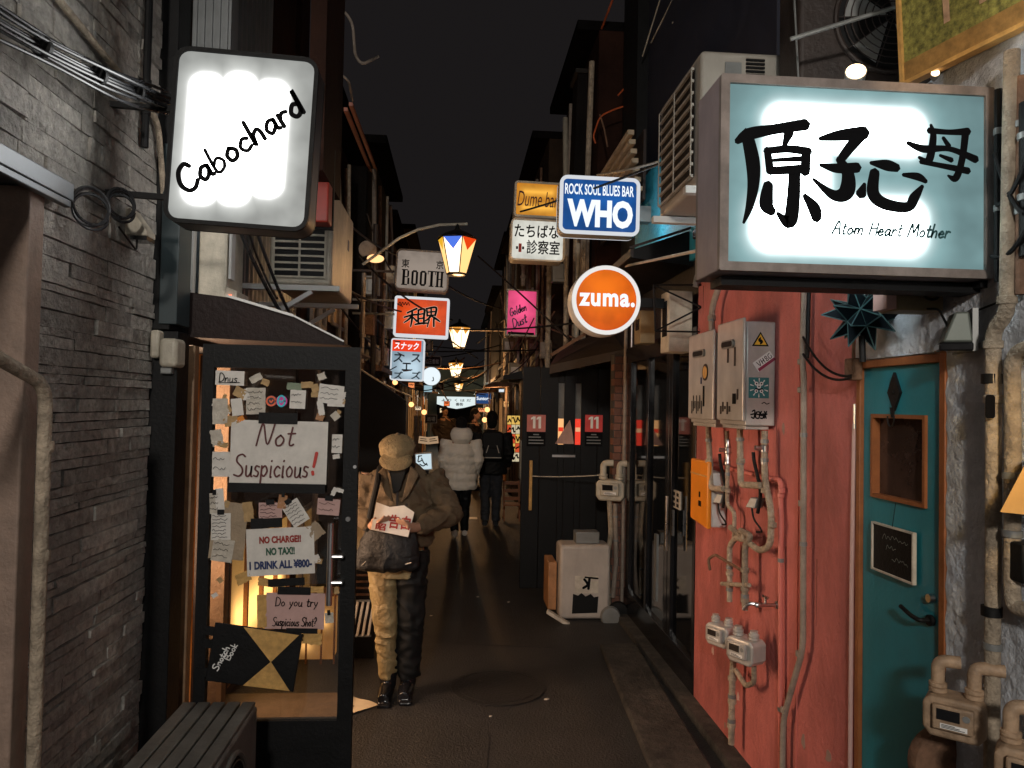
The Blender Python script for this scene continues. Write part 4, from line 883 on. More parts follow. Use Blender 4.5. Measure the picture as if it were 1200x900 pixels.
# stickers on the near side (facing the camera)
yF = ya - .0003
s_ = thing('warning_sticker', 'yellow triangle flame warning sticker on the larger water heater', 'sticker', P(891, 398, ya)); kk = ya / FPX
MB().prism([(-10.5 * kk, -8 * kk), (10.5 * kk, -8 * kk), (0, 9.5 * kk)], -.003, -.001, 'xz').build('border', 'ink', s_); MB().prism([(-7.6 * kk, -6.3 * kk), (7.6 * kk, -6.3 * kk), (0, 6.6 * kk)], -.0038, -.0031, 'xz').build('panel', 'yellow', s_)
b = MB(); b.stroke([(0, 2.5 * kk, 1 * kk), (-1.4 * kk, -.5 * kk, 3.5 * kk), (1.0 * kk, -2.5 * kk, 4 * kk), (0, -5 * kk, 2 * kk)], .002, -.0039, .0006); b.build('flame_print', 'ink', s_)
s_ = thing('sticker', 'white and crimson tilted sticker below the flame warning sticker', 'sticker', P(895, 423, ya), 'stickers on the larger heater', (0, R(-36), 0))
MB().box(-13 * kk, -.003, -7 * kk, 13 * kk, -.001, 6 * kk).build('backing', 'white', s_); MB().box(-12 * kk, -.0036, -7 * kk, 13 * kk, -.0031, -3.4 * kk).build('band', mat('crimson', (.25, .02, .06), .5), s_)
b = MB(); b.stroke([(-9 * kk, 4 * kk), (-7 * kk, -2 * kk), (-5 * kk, 4 * kk)], .9 * kk, -.0032); b.stroke([(-3 * kk, 4 * kk), (-3 * kk, -2 * kk), (-3 * kk, 1 * kk), (0, 1 * kk), (0, 4 * kk), (0, -2 * kk)], .9 * kk, -.0033)
b.stroke([(4 * kk, 1 * kk), (2.5 * kk, 2.5 * kk), (4 * kk, 4 * kk), (5 * kk, 2.5 * kk), (2.5 * kk, -1 * kk), (5 * kk, -2 * kk), (5.4 * kk, .3 * kk)], .8 * kk, -.0034); b.stroke([(10.5 * kk, 4 * kk), (7.5 * kk, 3 * kk), (7.5 * kk, -1.5 * kk), (10.5 * kk, -1.5 * kk), (10.5 * kk, 1 * kk)], .8 * kk, -.0035); b.build('lettering', 'ink', s_)
s_ = thing('sticker', 'square teal sticker with a pale flower pattern on the larger heater', 'sticker', P(889, 454.5, ya), 'stickers on the larger heater')
MB().box(-12.5 * kk, -.003, -12.5 * kk, 12.5 * kk, -.001, 12.5 * kk).build('backing', mat('stickerteal', (.02, .16, .17), .5), s_)
b = MB()
for q in range(10):
    a = 2 * math.pi * q / 10 + .3; b.stroke([(7 * kk * math.cos(a), 7 * kk * math.sin(a), .6 * kk), (11 * kk * math.cos(a), 11 * kk * math.sin(a), 1.6 * kk)], .002, -.0032)
for (x, z_, r_) in ((-3, 5, 2.4), (3, 5, 2.4), (0, 1.6, 2.6), (-3.2, -4, 2.2), (3.2, -4, 2.2)): b.lathe([(r_ * kk, -.0042), (r_ * kk, -.0036)], (x * kk, 0, z_ * kk), 'y', 12)
b.build('flower_print', 'white', s_)
b = MB()
for (x, z_) in ((-3, 5), (3, 5), (0, 1.6), (-3.2, -4), (3.2, -4)): b.lathe([(1.0 * kk, -.0048), (1.0 * kk, -.0043)], (x * kk, 0, z_ * kk), 'y', 8)
b.stroke([(-4 * kk, -1 * kk), (0, -2 * kk), (4 * kk, -1 * kk)], 1.6 * kk, -.003); b.build('dark_print', 'ink', s_)
s_ = thing('sticker', 'black graffiti lettering sticker low on the larger heater', 'sticker', P(889, 486, ya), 'stickers on the larger heater')
b = MB()
for q, st in enumerate(([(-8, 4), (-5, 5), (-6, -4), (-9, -3)], [(-3, 3), (-4, -3), (0, -4), (1, 3), (-3, 3)], [(3, 4), (2, 0), (6, 1), (5, -4), (2, -4)], [(7, 4), (9, -4)], [(9.5, 4), (6.5, -4)], [(-10, 0), (-4, 1), (4, -1), (10, 1)])):
    b.stroke([(x * kk, z_ * kk) for x, z_ in st], 1.7 * kk, -.001 - .0003 * q, .001)
b.build('lettering', 'ink', s_)
b = MB(); b.stroke([(-5 * kk, 0), (-2 * kk, 1.2 * kk), (1 * kk, -.6 * kk), (4 * kk, .5 * kk)], 1.1 * kk, 0, .002); o = solo('sticker', b, 'ink', 'tiny dark strip sticker between the teal and graffiti stickers', 'sticker', 'stickers on the larger heater'); o.location = P(897, 474, ya) - Vector((0, .0012, 0))
# second heater
ya2, yb2 = PX(836, 440, HX).y, PX(807.5, 440, HX).y
t, w, h, d = heater(ya2, yb2, PX(836, 390, HX).z, PX(836, 497, HX).z, 'narrower farther water heater with a round brown badge')
b = MB(); b.lathe([(.045, F - .002), (.045, F)], (.085, 0, h - .20), 'y', 22); bd = b.build('badge', 'darkbrown', t)
MB().lathe([(.033, F - .0035), (.033, F - .0021)], (.085, 0, h - .20), 'y', 20).build('badge_print', 'gold', bd)
b = MB(); b.box(.01, F - .001, h - .26, .03, F, h - .225); b.build('sticker', 'inkblue', t)
b = MB()
for i in range(7): b.box(-.14 + .027 * i, F - .001, .05 + .014 * (i % 3), -.128 + .027 * i, F, .12 + .03 * (i % 2))
b.box(.05, F - .001, .09, .075, F, .20); b.build('print', 'ink', t)

# ---------------- pipework below the heaters
def wp(u, v, off=.05): return PX(u, v, WX - off)
def pipe(lb, pts, r, m, cat='pipe', name='pipe', group=None, rad=.04, n=10, joints=()):
    pts = [p if isinstance(p, Vector) else Vector(p) for p in pts]; t = thing(name, lb, cat, pts[-1], group)
    MB().tube(bend(pts, rad), r, n).build('tube', m, t, True)
    for (u, v, off) in joints:
        c = wp(u, v, off); MB().lathe([(r * 1.05, -.012), (r * 1.3, -.009), (r * 1.3, .009), (r * 1.05, .012)], c).build('joint', m, t, True)
    z0_, z1_ = min(p.z for p in pts), max(p.z for p in pts)
    if z1_ - z0_ > .25 and abs(pts[0].x - (WX - off0(pts))) < .2:
        for q in (.22, .62):
            a_, c_ = max(zip(pts, pts[1:]), key=lambda e: abs(e[0].z - e[1].z)); c = a_.lerp(c_, q); MB().lathe([(r * 1.04, -.009), (r * 1.22, -.008), (r * 1.22, .008), (r * 1.04, .009)], c).build('clamp', 'greymetal', t, True)
    return t
def off0(p): return .05
PG_ = 'pipes under the water heaters'
pipe('taped pipe dropping from the farther heater and turning towards the wall', [wp(830, 500, .09), wp(833, 572, .09), wp(848, 573, .07)], .016, 'insul', group=PG_, rad=.03, joints=((831, 540, .09),))
pipe('taped pipe dropping from the larger heater to a sideways elbow', [wp(867, 500, .09), wp(868, 568, .09), wp(892, 569, .07)], .016, 'insul', group=PG_, rad=.03, joints=((868, 540, .09),))
pipe('slim pale pipe between the two heaters with a steel valve', [wp(852, 505, .06), wp(853, 545, .06), wp(852, 592, .05), wp(861, 600, .05), wp(860, 635, .05)], .011, 'insul', group=PG_, joints=((853, 575, .06),))
pipe('pale pipe with a steel valve looping down to the long sideways run', [wp(896, 505, .06), wp(896, 560, .06), wp(904, 600, .06), wp(903, 640, .06), wp(890, 646, .06), wp(856, 618, .06)], .015, 'insul', group=PG_, rad=.05, joints=((897, 575, .06), (905, 615, .06)))
pipe('pipe arching over into the farther gas meter riser', [wp(855, 705, .06), wp(855, 640, .06), wp(862, 630, .06), wp(871, 632, .07), wp(873, 625, .07)], .0145, 'insul', group=PG_, rad=.03, joints=((855, 672, .06), (855, 686, .06)))
pipe('pipe rising from the nearer gas meter to the sideways run', [wp(873, 715, .07), wp(873, 640, .07), wp(880, 628, .07), wp(868, 622, .07)], .0155, 'insul', group=PG_, rad=.03, joints=((873, 668, .07), (873, 690, .07), (873, 703, .07)))
pipe('brass coloured cross pipe hooking out to the pink wall corner', [wp(832, 668, .10), wp(830, 655, .10), wp(838, 650, .08), wp(872, 670, .06)], .008, 'rust', group=PG_, rad=.02)
pipe('short cross pipe joining the two meter risers', [wp(846, 684, .07), wp(878, 686, .07)], .011, 'insul', group=PG_)
pipe('pinkish gas pipe running along and down the pink wall', [wp(838, 545, .02), wp(904, 562, .02), wp(915, 562, .02), wp(915, 1000, .02)], .0115, 'pinkpipe', group=None, rad=.035, joints=((915, 580, .02), (916, 575, .02)))
pipe('long tan conduit running down the pink wall with a kink near the ground', [wp(943, 332, .035), wp(940, 420, .035), wp(942, 440, .035), wp(941, 760, .035), wp(918, 842, .035), wp(915, 1010, .035)], .0125, 'darkinsul', name='conduit', cat='conduit', rad=.06, joints=((939, 424, .035), (939, 457, .035), (940, 590, .035), (937, 766, .035), (919, 832, .035)))
b = MB(); b.tube([wp(948, 330, .02), wp(946, 420, .02)], .009, 8); solo('cable', b, 'black', 'thick black cable beside the top of the long tan conduit', 'cable')
pipe('taped drain pipe under the gas meters ending above the ground', [wp(860, 760, .06), wp(858, 800, .06), wp(857, 872, .06)], .0165, 'insul', group=PG_, joints=((858, 795, .06), (858, 822, .06), (857, 850, .06)))
pipe('u shaped pipe loop under the nearer gas meter', [wp(862, 785, .06), wp(874, 804, .06), wp(884, 800, .06), wp(883, 770, .06)], .0125, 'insul', group=PG_, rad=.03)
for u, v, lb in ((853, 528, 'steel valve on the slim pipe between the heaters'), (896, 526, 'steel valve on the looping pipe under the larger heater')):
    c = wp(u, v, .06); t = thing('valve', lb, 'valve', c, 'steel valves under the heaters')
    MB().lathe([(.010, .06), (.013, .055), (.013, .02), (.018, .015), (.018, -.012), (.013, -.018), (.013, -.05), (.016, -.055), (.016, -.07), (.011, -.075)], (0, 0, 0), 'z', 12).build('body', 'steel', t); MB().tube([(0, 0, .0), (-.045, .0, .004)], [.009, .012], 10).build('lever', 'steel', t)
for u, v, lb in ((845, 585, 'small grey plug box with black flex below the farther heater'), (885, 590, 'small grey plug box with black flex below the larger heater')):
    c = wp(u, v, .05); t = thing('plug_box', lb, 'plug box', c, 'plug boxes')
    b = MB(); b.prism([(-.035, -.02), (.02, -.02), (.035, .03), (-.005, .03)], -.03, .03, 'xz'); b.xf(Matrix.Rotation(R(-60), 4, 'Z')); b.build('body', 'greymetal', t, bevel=.004)
    b = MB(); b.tube(bend([(-.02, -.01, -.02), (-.02, -.03, -.07), (.0, -.10, -.12), (.0, -.02, -.13)], .04), .005, 6); b.build('flex', 'black', t)
    b = MB(); b.tube(bend([(.0, -.03, -.04), (.0, -.07, .06), (.0, .02, .20), (0, .03, .24)], .05), [.009] * (2 + 14), 8); b.build('cord', 'black', t)
# mailbox
t = thing('mailbox', 'orange fronted mailbox fixed to the corner of the pink wall', 'mailbox', wp(826, 622, .08))
yA, yB = PX(829, 580, 1.36).y, PX(809, 580, 1.36).y; zA, zB = PX(829, 621, 1.36).z, PX(829, 541, 1.36).z
b = MB(); b.prism([(yA, zA), (yB, zA + .02), (yB, zB), (yA, zB)], 1.36, 1.385, 'yz'); b.build('front', 'orange', t, True, bevel=.01, seg=3)
b = MB(); b.box(1.386, yA + .004, zA + .01, 1.468, yB - .004, zB - .06); b.build('body', 'whitemetal', t, True, bevel=.01)
MB().box(1.3565, yA + .005, zB - .085, 1.359, yB - .005, zB - .078).build('flap_edge', 'gold', t, True)
b = MB(); b.box(1.3568, (yA + yB) / 2 - .03, zA + .16, 1.359, (yA + yB) / 2 - .01, zA + .19); b.box(1.3568, (yA + yB) / 2 - .045, zA + .11, 1.359, (yA + yB) / 2 - .005, zA + .14); b.build('lettering', 'ink', t, True)
# faucet
c = wp(912, 709, .0); t = thing('faucet', 'chrome garden tap sticking out of the pink wall', 'faucet', c)
b = MB(); b.lathe([(.018, 0), (.018, -.008), (.009, -.010), (.009, -.08), (.012, -.085), (.012, -.10), (.006, -.11)], (0, 0, 0), 'x', 12); b.tube(bend([(-.08, 0, 0), (-.13, .02, .004), (-.15, .03, -.03)], .02), .008, 10); b.build('spout', 'steel', t)
b = MB(); b.tube([(-.06, 0, 0), (-.06, 0, .035)], .006, 8); b.bar((-.06, -.025, .036), (-.06, .025, .036), .010); b.build('handle', 'steel', t)

# ---------------- gas meters
def gas_meter(label, base, s, rot, m='cream', group='gas meters', pipes=True):
    t = thing('gas_meter', label, 'gas meter', base, group, (0, 0, rot))
    b = MB(); b.prism([(-.13 * s, .04 * s), (-.10 * s, 0), (.10 * s, 0), (.13 * s, .04 * s), (.13 * s, .16 * s), (.10 * s, .19 * s), (-.10 * s, .19 * s), (-.13 * s, .16 * s)], -.08 * s, .08 * s, 'xz'); b.build('case', m, t, bevel=.014 * s, seg=3)
    b = MB(); b.box(-.085 * s, -.115 * s, .05 * s, .085 * s, -.081 * s, .165 * s); rg = b.build('register', m, t, bevel=.008 * s)
    MB().box(-.065 * s, -.119 * s, .10 * s, .03 * s, -.1155 * s, .15 * s).build('window', 'darkglass', rg); MB().box(-.05 * s, -.118 * s, .062 * s, .06 * s, -.1155 * s, .085 * s).build('plate', 'white', rg)
    b = MB()
    for q in range(3): b.box(-.045 * s, -.1190 * s, (.066 + .006 * q) * s, (.05 - .02 * q) * s, -.1182 * s, (.069 + .006 * q) * s)
    b.build('small_lettering', 'ink', rg)
    b = MB(); b.lathe([(.014 * s, -.118 * s), (.016 * s, -.1155 * s)], (.055 * s, 0, .125 * s), 'y', 14); b.build('dial', 'greymetal', rg)
    for x, sg in ((-.075, -1), (.075, 1)):
        b = MB(); b.lathe([(.028 * s, .19 * s), (.040 * s, .195 * s), (.040 * s, .212 * s), (.032 * s, .215 * s), (.040 * s, .22 * s), (.040 * s, .236 * s), (.030 * s, .24 * s), (.030 * s, .26 * s)], (x * s, 0, 0), 'z', 16); b.build('collar', m, t)
        if pipes:
            b = MB(); b.tube(bend([(x * s, 0, .255 * s), (x * s, 0, .34 * s), (x * s + .12 * s * (1 if sg > 0 else .75), .015, .34 * s)], .055 * s, 8), .030 * s, 14); b.build('elbow', m, t)
    return t
M['metertan'] = mat('metertan', (.40, .27, .17), .55, var=.4, scale=20, bump=.3, stain=.55)
gas_meter('near gas meter low on the pink wall under the risers', wp(874, 776, .11), .60, R(-62), 'heater', pipes=False)
gas_meter('far gas meter low on the pink wall beside the near one', wp(846, 756, .11), .56, R(-62), 'heater', pipes=False)
gas_meter('big tan gas meter with two elbows below the teal door handle', wp(1120, 862, .12), .56, R(-42), 'metertan')
gas_meter('tan gas meter at the bottom corner beside the big one', wp(1210, 930, .12), .56, R(-42), 'metertan')
b = MB(); c = wp(1112, 890, .05); b.lathe([(.10, -.02), (.105, 0), (.10, .02)], (c.x + .02, c.y + .05, c.z - .03), 'y', 24); 
t = thing('meter_bracket', 'rusty round plate and strap behind the big tan gas meter', 'plate', c); b.build('plate', 'rust', t, True)
MB().box(c.x + .07, c.y - .01, 0, c.x + .11, c.y + .02, c.z + .03).build('strap', 'darkinsul', t, True)
# ---------------- pipes at the right edge
t = pipe('fat beige drainpipe with a dogleg beside the teal door', [wp(1186, 60, .045), wp(1180, 368, .045), wp(1164, 386, .045), wp(1164, 620, .045), wp(1160, 1250, .045)], .0195, 'insul', name='drainpipe', cat='drainpipe', rad=.035, n=14)
for v in (352, 404, 468): 
    c = wp(1164 if v > 390 else 1180, v, .045); MB().lathe([(.0205, -.012), (.024, -.009), (.024, .009), (.0205, .012)], c).build('joint', 'insul', t, True)
for v in (444, 716): c = wp(1162, v, .045); MB().lathe([(.0210, -.014), (.025, -.013), (.025, .013), (.0210, .014)], c).build('clamp', 'black', t, True)
c = wp(1160, 476, .075); MB().prism(rrect(-.012, -.032, .014, .03, .008), -.001, .001, 'xz').xf(Matrix.Translation(c + Vector((0, -.0, 0)))).build('sticker', 'ink', t, True)
pipe('second beige pipe bending down at the edge beside the fat drainpipe', [wp(1240, 400, .045), wp(1186, 412, .045), wp(1187, 520, .045), wp(1186, 690, .045), wp(1188, 712, .045), wp(1250, 724, .045)], .0195, 'insul', name='drainpipe', cat='drainpipe', rad=.05, n=14)
b = MB(); q = [P(1172, 600, 1.70), P(1215, 545, 1.70), P(1215, 612, 1.70)]
t = thing('wooden_hood', 'yellow lit wooden hood at the edge beside the second beige pipe', 'wooden hood', q[0])
b.add([q[0], P(1206, 535, 1.70), P(1230, 530, 1.70), P(1230, 606, 1.70), q[0] + Vector((.10, .10, -.005)), P(1206, 535, 1.70) + Vector((.10, .10, 0)), P(1230, 530, 1.70) + Vector((.10, .10, 0)), P(1230, 606, 1.70) + Vector((.10, .10, 0))], [(0, 1, 2, 3), (7, 6, 5, 4), (0, 4, 5, 1), (1, 5, 6, 2), (2, 6, 7, 3), (3, 7, 4, 0)]); b.build('panel', mat('yellowwood', (.55, .33, .12), .5, var=.15), t, True)
lamp('side_lamp', 'SPOT', PX(1262, 500, 1.24), 4.0, (1, .60, .16), .02, PX(1172, 545, 1.44), spot=70)  # assumed lamp out of view, added for the yellow light on the pipes
t = thing('meter_cabinet', 'dark electrical box at the edge under the lit wooden hood', 'meter cabinet', wp(1200, 700, .03)); c = wp(1208, 660, .03)
MB().box(c.x - .03, c.y - .01, c.z - .05, c.x + .03, c.y + .06, c.z + .05).build('box', 'black', t, True, bevel=.006); MB().box(c.x - .022, c.y - .014, c.z + .0, c.x + .022, c.y - .0105, c.z + .04).build('plate', 'greymetal', t, True)
# floodlight over the teal door, ledge box and cables
t = thing('floodlight', 'grey cone shaped floodlight above the teal door frame', 'floodlight', wp(1118, 408, .06)); c = wp(1118, 390, .06)
b = MB(); b.prism([(-.036, -.03), (.040, -.03), (.030, .055), (-.005, .055)], -.045, .045, 'xz'); b.xf(Matrix.Translation(c) @ Matrix.Rotation(R(-25), 4, 'Z')); b.build('hood', mat('floodgrey', (.15, .17, .15), .5, .2), t, True, bevel=.006)
b = MB(); b.box(-.045, -.05, -.055, .04, .04, -.031); b.xf(Matrix.Translation(c) @ Matrix.Rotation(R(-25), 4, 'Z')); b.build('lens', 'darkglass', t, True, bevel=.005)
b = MB(); b.box(.038, -.04, -.055, .052, .04, .065); b.xf(Matrix.Translation(c) @ Matrix.Rotation(R(-25), 4, 'Z')); b.build('bracket', 'greymetal', t, True)
t = thing('junction_box', 'tan and pink wooden box tucked under the large teal lightbox', 'box', P(1078, 362, 2.12)); c0, c1 = P(1052, 363, 2.12), P(1106, 334, 2.12)
MB().box(c0.x, 2.12, c0.z, min(c1.x, 1.464), 2.22, c1.z).build('box', mat('boxtan', (.22, .17, .09), .6, var=.3), t, True, bevel=.004); MB().box(c0.x - .03, 2.125, c0.z + .004, c0.x - .001, 2.20, c1.z).build('pink_side', 'pinkpaper', t, True)
b = MB(); b.tube(bend([P(1078, 325, 2.1), P(1084, 350, 2.1), P(1098, 352, 2.1), P(1105, 335, 2.1)], .03) , .004, 6); solo('cable', b, 'black', 'black cable knotted in front of the tan wooden box', 'cable')
b = MB(); b.tube(bend([P(1086, 362, 2.11), P(1100, 362, 2.1), wp(1112, 385, .08)], .03), .0035, 6); solo('cable', b, 'black', 'thin black cable running into the grey floodlight', 'cable')
b = MB(); b.tube(bend([wp(1112, 385, .02), wp(1135, 368, .02), wp(1175, 352, .02)], .05), .003, 6); solo('cable', b, 'black', 'thin cable trailing over the rough grey plaster', 'cable')
b = MB(); b.tube(sag(wp(941, 395, .05), wp(998, 440, .05), .05), .005, 7); solo('cable', b, 'black', 'upper black cable looping from the conduit to the star lantern', 'cable')
b = MB(); b.tube(sag(wp(941, 415, .05), wp(998, 442, .05), .045), .005, 7); solo('cable', b, 'black', 'lower black cable looping from the conduit to the star lantern', 'cable')
t = thing('junction_box', 'small brown connector box where the looping cables end', 'connector', wp(1000, 448, .03)); c = wp(1000, 436, .03); MB().box(c.x - .02, c.y - .03, c.z - .03, c.x + .02, c.y + .03, c.z + .05).build('box', 'rust', t, True, bevel=.006); MB().tube([(c.x, c.y, c.z + .05), (c.x, c.y, c.z + .20)], .006, 8).build('stem', 'rust', t, True)
b = MB(); q = PX(1004, 700, WX); b.tube([(WX - .012, YD1 + .025, 0), (WX - .012, YD1 + .022, 1.18), (WX - .008, YD1 + .018, 1.75)], .008, 8); solo('pipe', b, 'pinkpaper', 'thin pale pipe in the corner between pink wall and teal door', 'pipe')
b = MB(); b.bar(PX(1118, 413, WX - .02), PX(1154, 404, WX - .02), .012, .016); solo('rail', b, 'greymetal', 'short grey rail between the floodlight and the drainpipe', 'rail')

# ---------------- meter boxes and wire frame above the black shop front
BX = 1.33
for (u0, u1, v0, v1, Y, lb, m) in ((783, 812, 341, 412, 4.55, 'cream meter box in the wire frame above the black shop front', 'cream'), (750, 768, 364, 402, 5.3, 'smaller tan meter box farther along above the shop front', 'boxtan')):
    a, c = P(u0, v1, Y), P(u1, v0, Y); t = thing('meter_box', lb, 'meter box', Vector(((a.x + c.x) / 2, Y, a.z)), 'meter boxes above the shop front')
    m = bpy.data.materials.get(m) or M[m]
    MB().box(a.x, Y, a.z, c.x, Y + .18, c.z).build('body', m, t, True, bevel=.006); MB().box(a.x - .004, Y + .03, a.z + .10, a.x - .001, Y + .13, c.z - .06).build('window', 'darkglass', t, True)
t = thing('wire_frame', 'black wire frame around the cream meter box', 'wire frame', P(790, 392, 4.5)); b = MB()
pts = [P(766, 334, 4.48), P(825, 334, 4.40), P(822, 360, 4.40), P(768, 388, 4.48)]
for a, c in ((0, 1), (0, 2), (3, 2), (0, 3)): b.tube([pts[a], pts[c]], .006, 6)
b.tube([P(768, 388, 4.48), P(820, 389, 4.4)], .006, 6); b.tube([P(826, 335, 4.36), P(826, 388, 4.36)], .010, 6); b.build('rod', 'black', t, True)
pipe('curved tan conduit rising behind the farther water heater', [wp(834, 398, .06), wp(834, 360, .06), wp(843, 335, .06), wp(850, 300, .06)], .0175, 'darkinsul', name='conduit', cat='conduit', rad=.08, joints=((834, 372, .06),))
pipe('short conduit at the corner under the lightbox edge', [P(815, 336, 4.42), P(818, 322, 4.42), P(824, 312, 4.42)], .02, 'greymetal', name='conduit', cat='conduit')

for i, (u, v0, v1, r_, m, lb) in enumerate(((1170, 105, 330, .010, 'black', 'thin black pipe on the plaster right beside the large teal lightbox'), (1197, 90, 345, .015, 'rust', 'rusty pipe on the plaster near the top of the fat drainpipe'), (1205, 120, 300, .02, 'black', 'thick black pipe at the edge above the second beige pipe'))):
    pipe(lb, [wp(u, v0, .03), wp(u, v1, .03)], r_, m)
for i, (a_, c_, lb) in enumerate((((1166, 180), (1200, 250), 'black cable crossing the plaster beside the large teal lightbox'), ((1168, 240), (1205, 180), 'second black cable crossing the plaster beside the lightbox'), ((1162, 300), (1204, 265), 'low black cable crossing the plaster beside the lightbox'))):
    b = MB(); b.tube(sag(wp(*a_, .055), wp(*c_, .055), .03), .006, 6); solo('cable', b, 'black', lb, 'cable')
# ================================================================ black shop front between pink wall and black door
bs = thing('shop_front', 'black framed shop front with glass doors beside the pink wall', 'shop front', (1.6, 5.3, 0))
b = MB(); b.box(1.50, 4.462, 2.30, 1.62, 7.1, 2.74); b.box(1.70, 4.462, 0, 1.72, 7.1, 2.30); b.build('wall', 'black', bs, True)
for y, w_ in ((4.47, .05), (4.98, .07), (5.06, .07), (5.62, .06), (6.2, .10)):
    MB().box(1.47, y, .04, 1.53, y + w_, 2.30).build('post', 'blackgloss', bs, True, bevel=.004)
MB().box(1.465, 4.465, 2.17, 1.54, 6.35, 2.30).build('top_rail', 'blackgloss', bs, True, bevel=.004); MB().box(1.468, 4.465, .04, 1.532, 6.35, .24).build('bottom_rail', 'blackgloss', bs, True, bevel=.004)
MB().box(1.495, 4.52, .24, 1.500, 4.98, 2.17).build('pane', 'smoke', bs, True); MB().box(1.495, 5.13, .24, 1.500, 5.62, 2.17).build('pane', 'smoke', bs, True); MB().box(1.495, 5.68, .24, 1.500, 6.2, 2.17).build('pane', 'smoke', bs, True)
q = PX(783, 600, 1.44); b = MB(); b.tube([(1.43, q.y, PX(783, 647, 1.43).z), (1.43, q.y, PX(783, 582, 1.43).z)], .011, 10); b.build('handle', 'steel', bs, True)
q = PX(789, 600, 1.46); MB().box(1.455, q.y - .01, PX(789, 628, 1.46).z, 1.466, q.y + .02, PX(789, 598, 1.46).z).build('lock_plate', 'steel', bs, True)
q = PX(770, 600, 1.46); MB().box(1.45, q.y - .03, PX(770, 705, 1.46).z, 1.468, q.y + .03, PX(770, 626, 1.46).z).build('side_panel', 'greymetal', bs, True)
# glowing panels standing in for poster reflections in the shop glass
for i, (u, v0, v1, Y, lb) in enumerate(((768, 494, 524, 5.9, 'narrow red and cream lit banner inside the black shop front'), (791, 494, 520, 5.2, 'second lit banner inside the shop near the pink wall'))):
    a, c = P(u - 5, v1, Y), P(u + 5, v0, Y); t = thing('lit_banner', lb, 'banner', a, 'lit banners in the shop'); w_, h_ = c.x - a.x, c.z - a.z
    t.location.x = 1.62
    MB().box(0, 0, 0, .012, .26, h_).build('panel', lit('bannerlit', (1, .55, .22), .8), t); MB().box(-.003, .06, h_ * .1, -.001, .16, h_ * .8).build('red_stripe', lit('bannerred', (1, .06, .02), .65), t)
t = thing('notice', 'white shop notice with dark icons on the dark glass beside the mailbox', 'notice', PX(793, 598, 1.485)); a, c = PX(797, 598, 1.49), PX(788, 573, 1.49)
MB().box(1.488, a.y, a.z, 1.4945, c.y, c.z).build('sheet', 'paper2', t, True); b = MB(); h_ = c.z - a.z; w_ = c.y - a.y
for i in range(3):
    for j in range(2): b.box(1.486, a.y + w_ * (.15 + .45 * j), a.z + h_ * (.1 + .3 * i), 1.4875, a.y + w_ * (.4 + .45 * j), a.z + h_ * (.28 + .3 * i))
b.build('icon_print', 'ink', t, True)
# canopy over the shop
cp = thing('canopy', 'dark sloping canopy under the cyan wall above the shop front', 'canopy', (1.2, 5.3, 2.55)); b = MB()
b.prism([(1.60, 2.98), (1.10, 2.80), (1.10, 2.75), (1.60, 2.70)], 4.66, 6.6, 'xz'); b.build('sheet', 'black', cp, True)
b = MB(); b.bar((1.095, 4.64, 2.775), (1.095, 6.62, 2.775), .02, .05); b.bar((1.08, 4.645, 2.81), (1.60, 4.645, 2.995), .02, .014); b.build('edge_trim', 'darkbrown', cp, True)
# brick pier between shop and the black door
b = MB()
for i in range(34):
    z_ = i * .066
    for j in range(2):
        o_ = .0 if i % 2 else .055
        b.box(1.40 + j * .07 - o_ * .2, 6.50 + .0, z_, 1.40 + j * .07 + .066 - o_ * .2, 6.62, z_ + .060)
pr = thing('brick_pier', 'narrow dark brick pier beside the black door', 'pier', (1.4, 6.56, 0)); b.build('brick', mat('brick', (.17, .075, .05), .8, island=.3, bump=.4), pr, True, bevel=.004); MB().box(1.392, 6.51, 0, 1.54, 6.66, 2.26).build('mortar', 'mortar', pr, True)
b = MB(); q = P(731, 560, 6.45); b.tube([(q.x, 6.45, 0), (q.x, 6.45, 2.6)], .016, 8); solo('pipe', b, 'darkinsul', 'thin tan pipe beside the brick pier', 'pipe')
b = MB(); q = P(738, 560, 6.3); b.tube([(q.x, 6.3, 0), (q.x, 6.3, 2.55)], .010, 8); solo('pole', b, 'steel', 'thin shiny pole under the round orange sign', 'pole')

# ================================================================ black door with the number posters
Y = 7.2; k = Y / FPX
x0, x1 = P(611, 560, Y).x, P(720, 560, Y).x; zt = P(660, 431, Y).z
bd = thing('plank_door', 'black plank door with two slit windows and number posters', 'door', ((x0 + x1) / 2, Y, .02))
b = MB(); n = 7; s0, s1 = [(P(654, 500, Y).x, P(661, 500, Y).x), (P(674, 500, Y).x, P(681, 500, Y).x)]; za, zb = P(660, 521, Y).z, P(660, 449, Y).z
xs = [x0, s0[0], s0[1], s1[0], s1[1], x1]
for a, c in ((x0, x0 + .17), (x0 + .173, s0[0]), (s0[1], s1[0]), (s1[1], s1[1] + .16), (s1[1] + .163, x1)): b.box(a, Y, .02, c, Y + .05, zt)
for (a, c) in (s0, s1): b.box(a + .0005, Y + .0005, .02, c - .0005, Y + .0495, za); b.box(a + .0005, Y + .0005, zb, c - .0005, Y + .0495, zt)
b.build('plank', 'black', bd, True, bevel=.003)
for i, (a, c) in enumerate((s0, s1)):
    p = MB(); p.box(a, Y + .02, za, c, Y + .025, zb); p.build('pane', mat('slit_glass', (.16, .16, .15), .2), bd, True)
    zz = za + (zb - za) * .42; zm = za + (zb - za) * .28
    p = MB(); p.box(a + .003, Y + .016, za, c - .003, Y + .0195, zz); p.build('lit_poster', lit('slitlit', (1, .50, .20) if i == 0 else (1, .06, .03), .9 if i == 0 else .75), bd, True)
    p = MB(); p.box(a + .006, Y + .013, zm - .04, c - .006, Y + .0155, zm); p.build('lit_stripe', lit('slitred', (1, .05, .02) if i == 0 else (1, .5, .25), .7), bd, True)
